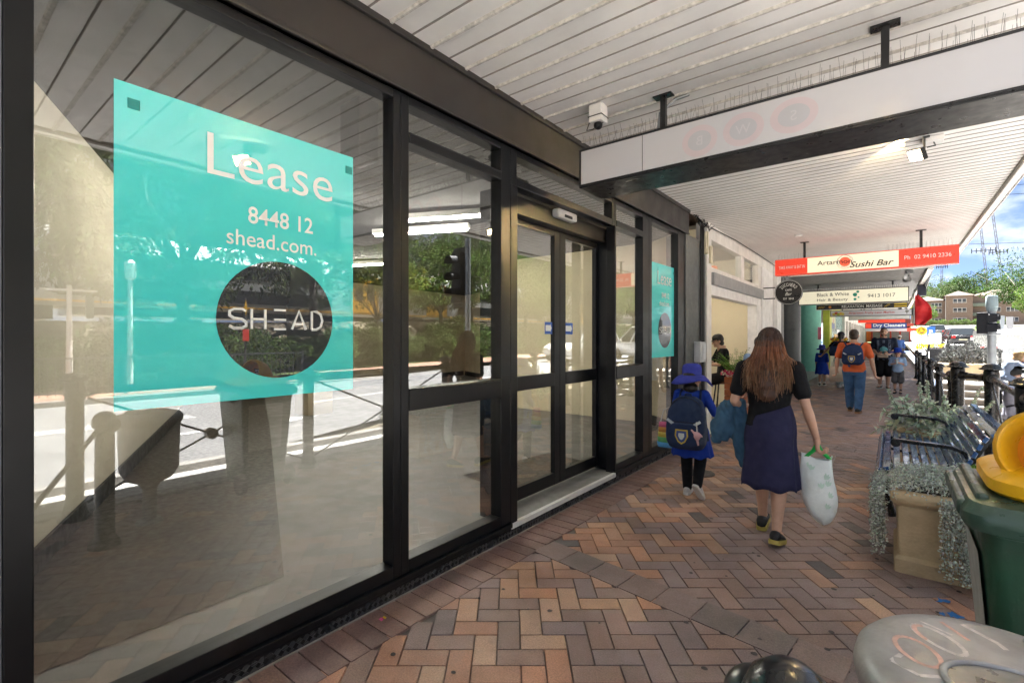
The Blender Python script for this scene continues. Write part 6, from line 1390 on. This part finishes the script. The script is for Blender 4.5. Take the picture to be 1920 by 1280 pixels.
# ================================================================== BACKGROUND: TREES, HOUSES, CARS, TRAIN
BARK = mat('bark', (.10, .085, .07), .9, var=.35, vscale=8, bump=.7, bscale=25); BARKP = mat('bark_pale', (.30, .27, .23), .85, var=.3, vscale=6, bump=.4, bscale=25)
def tree(name, label, seed, h, cr, cz, n, leaf, base, trunk=.16, clumps=26, droop=.4, flat=.8, bark=BARK, cat='tree', group=None, low=.25):
    """trunk with forked limbs reaching into clumps of leaves spread through the crown"""
    rg = np.random.default_rng(seed); t = thing(name, label, cat, (0, 0, 0), 0, group)
    S = MB(); C = []; c0 = np.array([0, 0, cz])
    for k in range(clumps):
        v = rg.normal(size=3); v /= np.linalg.norm(v); r = rg.uniform(.35, 1.0)**.6; p = c0+v*r*np.array([cr, cr, (h-cz)*flat*(1 if v[2] > 0 else low*2)]); C.append(p)
    C = np.array(C); fork = np.array([rg.normal(0, .1), rg.normal(0, .1), cz*.55])
    S.tube([(0, 0, -.2), (.03, .02, cz*.25), tuple(fork)], [trunk*1.35, trunk, trunk*.8], 9)
    for k in range(min(12, clumps)):
        p = C[k]; m = fork*.45+p*.55+rg.normal(0, cr*.08, 3); S.tube([tuple(fork+rg.normal(0, .02, 3)), tuple(m), tuple(p)], [trunk*.5, trunk*.28, trunk*.08], 6)
        q = p+rg.normal(0, cr*.3, 3); S.tube([tuple(m), tuple((m+q)/2+rg.normal(0, .1, 3)), tuple(q)], [trunk*.2, trunk*.12, trunk*.04], 5)
    S.build('trunk', bark, t, smooth=True)
    idx = rg.integers(0, clumps, n); cs = cr*rg.uniform(.17, .34, clumps); off = rg.normal(size=(n, 3)); off *= (cs[idx]*rg.uniform(.6, 1.15, n)**.5)[:, None]/np.maximum(.6, np.linalg.norm(off, axis=1))[:, None]*np.array([1, 1, .72])
    pos = C[idx]+off; d = off/np.maximum(1e-3, np.linalg.norm(off, axis=1))[:, None]+rg.normal(0, .6, (n, 3)); d[:, 2] -= droop
    shade = (1+rg.normal(0, .22, clumps))[idx][:, None]; cols = np.clip(tint(rg, base, n, .22, .10)*shade, .004, .8)
    leaves('crown', pos, d, leaf*rg.uniform(.7, 1.3, n), leaf*.36*rg.uniform(.7, 1.3, n), cols, LEAF, t, rg, .12, 'quad')
    return t
def place(src, used, loc, rz, sc, label, group):
    o = src if src.name not in used else copy_tree(src); used.add(src.name)
    o.location = loc; o.rotation_euler = (0, 0, rz); o.scale = (sc, sc, sc*1.0); tag(o, label, None, group); return o
used = set()
EU = tree('gum_tree', 'x', 11, 11, 4.2, 5.2, 13000, .24, (.065, .09, .032), .20, 44, .9, bark=BARK, low=.5)
EU2 = tree('gum_tree', 'x', 12, 9, 3.2, 4.6, 10000, .22, (.075, .10, .036), .15, 34, .9, bark=BARK, low=.5)
BU = tree('bushy_tree', 'x', 13, 6.5, 2.8, 3.4, 9000, .20, (.07, .115, .022), .13, 34, .2)
BG = tree('broad_tree', 'x', 14, 12, 5.5, 6.5, 10000, .34, (.036, .066, .016), .28, 40, .2)
LT = tree('light_tree', 'x', 15, 5.2, 2.0, 3.6, 5000, .17, (.13, .16, .03), .07, 24, .2, flat=.9)
SH = tree('shrub', 'x', 16, 2.1, 1.5, .85, 5200, .15, (.07, .11, .028), .04, 26, .1, cat='shrub', low=.5)
def nat(x, y): return ground_z(x, y)-.06
GR = 'trees along the railway bank'
spec = [(EU, 17.6, 6.2, 1.0, 'tall gum leaning over the bank behind the lamp post'), (EU2, 16.8, 1.4, 1.15, 'gum at the near end of the railway bank'), (EU2, 18.2, 11.5, 1.1, 'slender gum before the train carriages'),
        (LT, 16.3, 13.6, 1.05, 'pale green young tree before the hedge'), (BU, 17.2, 18.5, 1.0, 'bushy bright tree beside the pale young tree'), (EU2, 18.8, 22.5, 1.0, 'gum beside the bushy tree on the bank'), (BU, 17.0, 26.5, 1.05, 'bushy tree opposite the shop doors'),
        (BG, 18.0, 35, .8, 'broad dark tree on the bank opposite the cream shop'), (BU, 16.8, 43, 1.3, 'bushy tree at the bend of the bank'), (BG, 18, 52, .9, 'broad tree at the far end of the bank'), (EU, 16.9, 31, .8, 'gum between the broad dark tree and the bushy tree')]
for k, (s_, x, y, sc, lab) in enumerate(spec): place(s_, used, (x, y, nat(x, y)), k*1.7, sc, lab, GR)
for k in range(24):
    y = -3+k*1.9; x = 15.6+1.1*((k*7) % 5)/5; place(SH, used, (x, y, nat(x, y)), k*2.1, .8+.5*((k*5) % 7)/7, 'dense green shrub in the hedge below the railway line', 'hedge shrubs below the railway')
for k in range(11):
    y = -14+k*9; x = 33+((k*13) % 7); place((EU, BG)[k % 2], used, (x, y, nat(x, y)), k*1.3, 1.15+.1*(k % 3), 'tall tree standing behind the train', 'trees behind the train')
# right hand skyline and hill
place(BG, used, (20.3, 112, 2.7), .4, 1.15, 'big spreading bright tree on the right above the side road', 'hill trees'); place(BG, used, (33, 118, 3.4), 2.0, 1.6, 'big dark tree at the right edge behind the spreading tree', 'hill trees'); place(BU, used, (19.6, 100, 2.3), 2.0, 1.2, 'bushy tree low beside the spreading tree', 'hill trees')
place(BU, used, (8.6, 150, 4.3), 1, .85, 'rounded tree at the left end of the brick apartments', 'hill trees'); place(LT, used, (6.6, 140, 4.0), 1, .9, 'pale tree at the left end of the apartments', 'hill trees')
for k, (x, y, sc, s_) in enumerate(((5, 205, 1.0, BG), (10.5, 225, 1.1, EU), (15.5, 235, 1.1, BG), (21, 240, 1.25, EU), (27, 232, 1.35, BG), (33, 236, 1.2, EU), (39, 220, 1.3, BG), (2, 215, 1.2, EU), (46, 225, 1.2, BG), (-4, 230, 1.1, BG), (54, 230, 1.3, EU), (18, 262, 1.4, BG), (30, 265, 1.4, BG))):
    place(s_, used, (x, y, road_z(y)+1), k*1.1, sc*1.22, 'hilltop tree on the skyline behind the apartments', 'skyline trees')
for k in range(7): place(SH, used, (10+k*2.3, 163+k*.6, 4.6), k, .8, 'clipped shrub below the brick apartments', 'shrubs below the apartments')
for k in range(8): place(SH, used, (road_cx(80+k*6)+5.6+.3*(k % 3), 80+k*6, road_z(80+k*6)), k*1.3, .45, 'low shrub on the verge beside the hill road', 'shrubs beside the hill road')
# ---- brick apartments
BRK = mat('apartment_brick', (.24, .185, .15), .85, var=.15, vscale=2.5, bump=.2); TILEB = mat('roof_tile', (.075, .06, .052), .95, spec=.1, var=.2, vscale=5, bump=.3, bscale=12); WINF = mat('window_white', (.62, .62, .62), .5); WIND = mat('window_dark', (.05, .06, .075), .08, var=.2)
ap = thing('brick_apartments', 'three storey brown brick apartment block with hipped tile roof on the hill', 'building', (15.0, 185, 4.9))
def abox(nm, m, *args, parent=ap): 
    b = MB()
    for a in args: b.box(*a)
    return b.build(nm, m, parent)
abox('wall', BRK, (-.5, 5.1, 0, 9, -1.2, 8.4)); abox('wall', BRK, (-8.0, -.51, 2.5, 12, -1.2, 7.3)); abox('wall', BRK, (5.11, 16, 2.8, 12, -1.2, 8.3))
def hip(x0, x1, y0, y1, z, h, e=.5):
    b = MB(); x0 -= e; x1 += e; y0 -= e; y1 += e; m = min((x1-x0), (y1-y0))/2; A = [(x0, y0, z), (x1, y0, z), (x1, y1, z), (x0, y1, z)]; P_, Q_ = ((x0+m, (y0+y1)/2, z+h), (x1-m, (y0+y1)/2, z+h)) if x1-x0 >= y1-y0 else (((x0+x1)/2, y0+m, z+h), ((x0+x1)/2, y1-m, z+h))
    if x1-x0 >= y1-y0: b.poly([A[0], A[1], Q_, P_]); b.poly([A[1], A[2], Q_]); b.poly([A[2], A[3], P_, Q_]); b.poly([A[3], A[0], P_])
    else: b.poly([A[0], A[1], P_]); b.poly([A[1], A[2], Q_, P_]); b.poly([A[2], A[3], Q_]); b.poly([A[3], A[0], P_, Q_])
    b.poly(A[::-1]); return b.build('roof', TILEB, ap)
hip(-.5, 5.1, 0, 9, 8.42, 1.5); hip(-8.0, -.5, 2.5, 12, 7.32, 1.6); hip(5.1, 16, 2.8, 12, 8.32, 1.8)
for z in (.9, 3.7, 6.3):
    for x0, x1, yy in ((1.0, 3.8, 0), (-3.6, -1.2, 2.5), (-6.6, -5.2, 2.5), (8.3, 11.0, 2.8), (12, 14.4, 2.8)):
        if z > 6 and x0 < 0: z_ = 5.4
        else: z_ = z
        f_ = abox('window', WINF, (x0, x1, yy-.08, yy-.003, z_, z_+1.25)); k = 3
        for q in range(k): w = (x1-x0)/k; abox('pane', WIND, (x0+q*w+.08, x0+(q+1)*w-.08, yy-.10, yy-.083, z_+.38, z_+1.15), (x0+q*w+.08, x0+(q+1)*w-.08, yy-.10, yy-.083, z_+.08, z_+.30), parent=f_)
for z in (2.6, 5.3): abox('balcony', mat('balcony_green', (.20, .25, .21), .7), (5.15, 8.0, 1.4, 2.79, z, z+.9))
abox('door_awning', mat('awning_blue', (.03, .14, .5), .6), (5.3, 7.4, .6, 2.7, 1.1, 1.35)); abox('downpipe', WINF, (-.62, -.52, -.1, -.01, 0, 8.3)); abox('plinth', mat('stone_plinth', (.33, .31, .28), .9), (-.6, 5.2, -.35, -.02, -1.3, .5))
b = MB(); b.box(-12, 60, 167, 167.4, 3.5, 5.1); tag(b.build('retaining_wall', mat('wall_dark', (.12, .11, .10), .9, var=.3)), 'low dark retaining wall along the top road below the apartments', 'wall')
# ---- cars
TYRE = mat('tyre', (.015, .015, .016), .85); GLD = mat('car_glass', (.02, .024, .028), .06, var=0); LRED = mat('tail_red', (.45, .012, .012), .25); LWH = mat('head_white', (.75, .75, .72), .15)
def car(label, loc, rz, paint, L=4.4, W_=1.8, Hh=1.5, kind='hatch', group='cars on the road'):
    t = thing('car', label, 'car', loc, rz, group); w = W_/2; h = Hh
    # y forward; stations (y, z_low, z_belt, half width)
    st = [(-L/2, .42, .78, .80), (-L/2+.10, .30, .92, .92), (-L*.30, .22, .96, 1), (0, .20, .95, 1), (L*.28, .22, .92, 1), (L/2-.45, .26, .80, .95), (L/2-.08, .34, .66, .84), (L/2, .44, .56, .74)]
    b = MB(); rs = []
    for y, z0, z1, k in st: rs.append([Vector((sx*w*k*q, y, z)) for sx, q, z in ((-1, .86, z0), (-1, 1, z0+.16), (-1, 1, z1-.14), (-1, .92, z1), (1, .92, z1), (1, 1, z1-.14), (1, 1, z0+.16), (1, .86, z0))])
    b.rings(rs); b.build('body', paint, t, smooth=35, bevel=.02)
    y0, y1, y2, y3 = (-L/2+.12, -L/2+.55, .35, L*.27) if kind != 'sedan' else (-L/2+.75, -L/2+1.3, .3, L*.24)
    if kind == 'ute': y0, y1, y2, y3 = -.1, .0, .75, L*.30
    def cab(k, za, zb, e=0): return [[Vector((sx*w*q*k, y, z)) for sx in (-1, 1) for y in ()] for q, z in ()]
    b = MB(); lo = [Vector((-w*.90, y0, .94)), Vector((w*.90, y0, .94)), Vector((w*.90, y3, .90)), Vector((-w*.90, y3, .90))]; hi = [Vector((-w*.74, y1, h-.05)), Vector((w*.74, y1, h-.05)), Vector((w*.74, y2, h-.04)), Vector((-w*.74, y2, h-.04))]
    b.rings([lo, hi]); b.build('windows', GLD, t, bevel=.02)
    b = MB(); b.rings([[v+Vector((0, 0, -.02)) for v in hi], [Vector((v.x*.93, v.y*.97, h)) for v in hi]])
    for i in range(4):
        p, q = lo[i], hi[i]; d = .035
        b.rings([[p+Vector((sx*d, sy*d, 0))*1.1 for sx, sy in ((-1, -1), (1, -1), (1, 1), (-1, 1))], [q+Vector((sx*d, sy*d, 0))*1.1 for sx, sy in ((-1, -1), (1, -1), (1, 1), (-1, 1))]])
    for sx in (-1, 1): m0, m1 = Vector((sx*w*.905, (y0+y3)/2, .93)), Vector((sx*w*.745, (y1+y2)/2, h-.05)); b.cone(m0, m1, .045, n=6)
    b.build('roof', paint, t, bevel=.01)
    for sx in (-1, 1):
        for y in (-L*.31, L*.31):
            b = MB(); b.cone((sx*(w-.20), y, .32), (sx*(w+.005), y, .32), .32, n=24); wh = b.build('wheel', TYRE, t, smooth=40); b = MB(); b.cone((sx*(w+.0), y, .32), (sx*(w+.015), y, .32), .20, n=16); b.build('rim', ALU, wh)
        b = MB(); b.box(sx*w*.62-.14, sx*w*.62+.14, -L/2-.015, -L/2+.12, .68, .86); b.build('tail_light', LRED, t, bevel=.02); b = MB(); b.box(sx*w*.58-.15, sx*w*.58+.15, L/2-.16, L/2-.02, .58, .70); b.build('headlight', LWH, t, bevel=.02)
        b = MB(); b.box(sx*(w+.08)-.09, sx*(w+.08)+.09, y3-.35, y3-.22, .93, 1.06); b.build('mirror', paint, t, bevel=.02)
    b = MB(); b.box(-.25, .25, -L/2-.02, -L/2+.02, .52, .64); b.build('number_plate', mat('plate', (.6, .58, .4), .5), t)
    return t
PG, PB, PW_, PS, PR = [mat('paint_'+n, c, .25, .3, var=.04, coat=.6) for n, c in (('grey', (.09, .095, .10)), ('black', (.014, .014, .017)), ('white', (.72, .72, .72)), ('silver', (.42, .44, .46)), ('red', (.30, .02, .02)))]
car('dark grey hatchback driving away up the hill road', (7.1, 87, road_z(87)), 0, PG, Hh=1.65, L=4.5)
car('black hatchback with red tail lights stopped behind the cafe screen', (6.6, 54, road_z(54)), R(4), PB)
car('white car waiting on the road behind the grey bush planter', (6.6, 33, road_z(33)), R(2), PW_)
car('silver sedan parked on the side road under the big tree', (19.5, 79, road_z(79)), R(80), PS, kind='sedan')
car('white wagon driving past, reflected in the sliding doors', (10.1, 22, road_z(22)), R(180), PW_, Hh=1.75, L=4.7)
car('silver car passing, reflected in the far window', (10.2, 34, road_z(34)), R(180), PS)
car('small white car parked across the side road', (17, 60, road_z(60)), R(70), PW_)
ut = car('white utility truck with a grey tarpaulin tray behind the toddler', (7.6, 24.5, road_z(24)), R(-80), PW_, L=5.2, Hh=1.75, kind='ute', group='cars on the road')
b = MB(); b.box(-.95, .95, -2.75, -.15, .85, 1.25); b.build('tray', PW_, ut, bevel=.01); b = MB(); b.rings([[Vector((-.97, y, 1.25)), Vector((.97, y, 1.25)), Vector((.85, y, 1.40+.04*math.sin(y*5))), Vector((0, y, 1.46+.03*math.sin(y*3))), Vector((-.85, y, 1.40+.04*math.sin(y*6)))] for y in np.linspace(-2.76, -.14, 9)]); b.build('tarpaulin', mat('tarp', (.20, .20, .20), .8, bump=.4), ut)
# ---- train on the embankment
TRW = mat('train_silver', (.50, .51, .52), .4, .3, var=.08, vscale=1.5, dirt=.06); TRR = mat('train_roof', (.68, .68, .67), .5); TRY = mat('train_yellow', (.80, .42, .02), .4); TRD = mat('train_dark', (.025, .028, .032), .15)
tr = thing('passenger_train', 'silver double deck train with yellow doors on the bank, seen in the window reflections', 'train', (21.2, 0, 2.35))
for k, y0 in enumerate((-42, -21.6, -1.2, 19.2, 39.6)):
    b = MB(); rs = [[Vector((x, y, z)) for x, z in ((.10, .35), (0, .55), (0, 2.55), (.18, 2.95), (.6, 3.12), (2.4, 3.12), (2.82, 2.95), (3, 2.55), (3, .55), (2.9, .35))] for y in (y0, y0+20.1)]
    b.rings(rs); cb = b.build('carriage', TRW, tr); b = MB(); b.rings([[Vector((x, y, z)) for x, z in ((.17, 2.955), (.6, 3.14), (2.4, 3.14), (2.83, 2.955), (2.4, 3.30), (.6, 3.30))] for y in (y0+.1, y0+20)]); b.build('roof', TRR, cb)
    b = MB(); b.box(-.012, -.003, y0+4.6, y0+15.4, 1.85, 2.5); b.box(-.012, -.003, y0+4.6, y0+15.4, .75, 1.35); b.build('windows', TRD, cb)
    for d in (1.7, 16.6):
        b = MB(); b.box(-.02, -.003, y0+d, y0+d+1.8, .6, 2.62); dr = b.build('door', TRY, cb); b = MB(); b.box(-.03, -.021, y0+d+.25, y0+d+.75, 1.3, 2.3); b.box(-.03, -.021, y0+d+1.05, y0+d+1.55, 1.3, 2.3); b.build('door_glass', TRD, dr)
    b = MB(); b.box(.1, 2.9, y0+1.5, y0+4.5, -.15, .5); b.box(.1, 2.9, y0+15.6, y0+18.6, -.15, .5); b.box(.3, 2.7, y0+5, y0+15, .05, .4); b.build('bogie', TRD, cb)
    b = MB(); b.box(-.010, -.002, y0+.02, y0+20.08, .50, .58); b.build('stripe', TRY, cb)
# ---- far footpath fence, lamps, signs
FEN = mat('fence_steel', (.10, .105, .11), .5, .4)
t = thing('picket_fence', 'low grey picket fence along the far footpath, seen reflected', 'fence', (12.55, -8, .14)); b = MB(); y = 0
while y < 16:
    b.cone((0, y, .05), (0, y, .92), .010, n=5); y += .135
b.box(-.018, .018, 0, 16, .90, .94); b.box(-.015, .015, 0, 16, .10, .13); b.build('pickets', FEN, t); b = MB()
for k in range(8): b.box(-.03, .03, k*2.28-.03, k*2.28+.03, 0, 1.0)
b.build('posts', FEN, t)
LPW = mat('lamp_white', (.66, .66, .64), .5)
for k, (y, lab, hh) in enumerate(((2.6, 'pale lamp pole with a cross arm opposite the big window', 2.75), (3.85, 'taller pale lamp pole beside the cross-armed one', 3.0))):
    t = thing('lamp_pole', lab, 'lamp post', (14.1, y, .13)); b = MB(); b.cone((0, 0, 0), (0, 0, hh), .075, .05, 14); b.build('pole', LPW, t, smooth=40); b = MB()
    if k == 0: b.box(-.03, .03, -.55, .55, hh-.15, hh-.10)
    else: b.lathe([(.05, hh), (.13, hh+.05), (.14, hh+.45), (.06, hh+.55), (.01, hh+.56)], n=14)
    b.build('lamp_head', LPW, t)
t = thing('platform_sign', 'thin pole with a small red sign and yellow diamond, seen reflected', 'sign', (13.0, 6.4, .14)); b = MB(); b.cone((0, 0, 0), (0, 0, 2.6), .03, n=8); b.build('pole', FEN, t); b = MB(); b.box(-.05, -.035, -.09, .09, 1.30, 1.65); b.build('red_plate', SIGNR, t); b = MB(); b.poly([(-.04, 0, 2.05), (-.04, .05, 2.3), (-.04, 0, 2.55), (-.04, -.05, 2.3)]); b.build('diamond', YELP, t)
for k, (x, z, dz) in enumerate(((19.6, 0, 7.6), (20, 24, 8))):
    t = thing('rail_mast', ('steel overhead line mast beside the nearest carriages', 'steel overhead line mast near the middle carriages')[k], 'mast', (x, z+4, 2.2)); b = MB(); b.box(-.1, .1, -.1, .1, 0, dz); b.box(-.05, 4.5, -.06, .06, dz-1.6, dz-1.45); b.build('mast', STEEL, t)
b = MB()
for x, z in ((22.3, 8.2), (22.9, 9.0), (19.8, 9.6), (14.0, 8.6), (14.4, 8.9)): b.tube([(x, y, z-.25*math.sin(math.pi*((y+60) % 30)/30)) for y in np.linspace(-60, 90, 31)], .014, 4)
tag(b.build('overhead_wires', SIGNB), 'thin overhead wires above the railway and far footpath', 'wires')
# ---- signs by the road
def roadsign(label, x, y, z, plates, base=None):
    t = thing('road_sign', label, 'sign', (x, y, 0)); b = MB(); b.cone((0, 0, 0), (0, 0, z+.2), .035, n=8); b.build('pole', GALVP, t)
    for nm, m_, sh in plates: b = MB(); b.poly(sh); o = b.build(nm, m_, t); sd_ = o.modifiers.new('s', 'SOLIDIFY'); sd_.thickness = .01
    return t
circ = lambda cx, z, r, y=-.05: [(cx+r*math.cos(a), y, z+r*math.sin(a)) for a in (2*math.pi*k/24 for k in range(24))]
AMB = mat('sign_amber', (.80, .45, .02), .5)
rt = roadsign('round yellow roundabout sign with black arrows by the corner shop', 4.0, 45, 2.0, [('disc', AMB, circ(0, 2.0, .30))])
for k in range(3): b = MB(); b.tube([(.15*math.cos(a), -.07, 2.0+.15*math.sin(a)) for a in np.linspace(k*2.09, k*2.09+1.4, 6)], .025, 5); b.build('arrow', SIGNB, rt)
rt = roadsign('blue parking sign with white letter beside the roundabout sign', 4.65, 48, 2.1, [('plate', mat('sign_parking', (.02, .14, .55), .5), [(-.24, -.05, 1.75), (.24, -.05, 1.75), (.24, -.05, 2.35), (-.24, -.05, 2.35)])]); letter('P', (0, -.065, 1.95), U, V, h=.32, m=PW, parent=rt, bold=.03)
roadsign('pale notice board by the footpath beyond the railing', 4.45, 40, 1.55, [('board', mat('notice_pale', (.55, .62, .58), .6), [(-.30, -.05, 1.15), (.30, -.05, 1.15), (.30, -.05, 1.8), (-.30, -.05, 1.8)])])
rt = roadsign('pair of orange direction signs on the side road at right', 14.9, 60, 2.2, [('plate', AMB, [(-.75, -.05, 1.5), (-.08, -.05, 1.5), (-.08, -.05, 2.3), (-.75, -.05, 2.3)]), ('plate', AMB, [(.0, -.05, 1.4), (.6, -.05, 1.4), (.6, -.05, 2.15), (.0, -.05, 2.15)])])
t = thing('bus_stop_post', 'slim grey bus stop blade on a pole near the road', 'sign', (6.15, 30, .3)); b = MB(); b.box(-.07, .07, -.05, .05, 0, 2.2); b.build('pole', GALVP, t); b = MB(); b.box(.12, .34, -.03, .03, 1.0, 2.15); b.build('blade', mat('blade_grey', (.38, .38, .40), .5), t)
b = MB(); n = 500; rg = np.random.default_rng(2); pos = np.c_[rg.uniform(3.6, 5.0, n), rg.uniform(41.6, 42.2, n), .75+rg.random(n)*.35]; t = thing('flower_box', 'box of yellow flowers by the path beyond the cafe screen', 'flowers', (0, 0, 0)); leaves('flowers', pos, rg.normal(size=(n, 3)), .10, .08, np.where(rg.random((n, 1)) < .6, [[.75, .40, .02]], [[.15, .3, .04]]), LEAF, t, rg); b.box(3.6, 5.0, 41.6, 42.2, .3, .78); b.build('box', STONE, t)
# flower boxes outside the florist
t = thing('flower_stand', 'tiered stand of orange and yellow flowers outside the florist window', 'flowers', (0, 0, 0)); n = 1600; pos = np.c_[rg.uniform(-.3, .5, n), rg.uniform(27.5, 31, n), .9+rg.random(n)*.6]; pal = np.array([[.75, .22, .02], [.10, .22, .04], [.8, .5, .03], [.06, .14, .03], [.6, .08, .10]]); leaves('flowers', pos, rg.normal(size=(n, 3)), .10, .08, pal[rg.integers(0, 5, n)], LEAF, t, rg); b = MB(); b.box(-.3, .5, 27.5, 31, .0, .9); b.build('stand', CREAM, t)
# masts on the hill
MASTM = mat('mast_grey', (.30, .30, .30), .6)
def mast(label, p, q, arms=()):
    t = thing('lattice_mast', label, 'mast', p); p, q = Vector((0, 0, 0)), Vector(q)-Vector(p); b = MB(); d = (q-p).normalized(); s_ = d.orthogonal().normalized()*.38; c_ = d.cross(s_); cor = [s_, c_, -s_, -c_]
    for v in cor: b.cone(p+v, q+v, .07, n=5)
    L = (q-p).length; k = 0
    while k < L-2: 
        for i in range(4): b.cone(p+d*k+cor[i], p+d*(k+2)+cor[(i+1) % 4], .05, n=4)
        k += 2
    b.build('lattice', MASTM, t)
    for h_, w_ in arms:
        c = p+d*h_; b = MB(); b.box(c.x-w_, c.x+w_, c.y-.1, c.y+.1, c.z-.12, c.z+.12)
        for x_ in np.linspace(-w_, w_, 6): b.box(c.x+x_-.12, c.x+x_+.12, c.y-.2, c.y+.2, c.z-.8, c.z+.9)
        b.build('antenna_arm', FEN, t)
MZ = lambda px, z: None
mast('left tall lattice mast on the hill behind the apartments', (31.0, 250, 12), (28.2, 250, 46), ((22, 3.2),)); mast('right tall lattice mast on the hill beside its twin', (35.2, 250, 12), (31.6, 250, 48), ((21, 2.4),))
mast('short lattice mast tip above the trees under the red sign', (12.6, 250, 12), (13.9, 250, 32)); mast('thin mast between the sign and the tall masts', (17.3, 250, 12), (17.7, 250, 32), ((17, 1.6),))
b = MB()
for z0, z1, y in ((16.5, 15.2, 70), (17.4, 16.4, 70), (12.2, 12.0, 75)): b.tube([(8+x, y, z0+(z1-z0)*x/50-1.2*math.sin(math.pi*x/50)) for x in np.linspace(0, 50, 14)], .03, 4)
tag(b.build('power_lines', SIGNB), 'power lines crossing the sky above the hill road', 'wires')
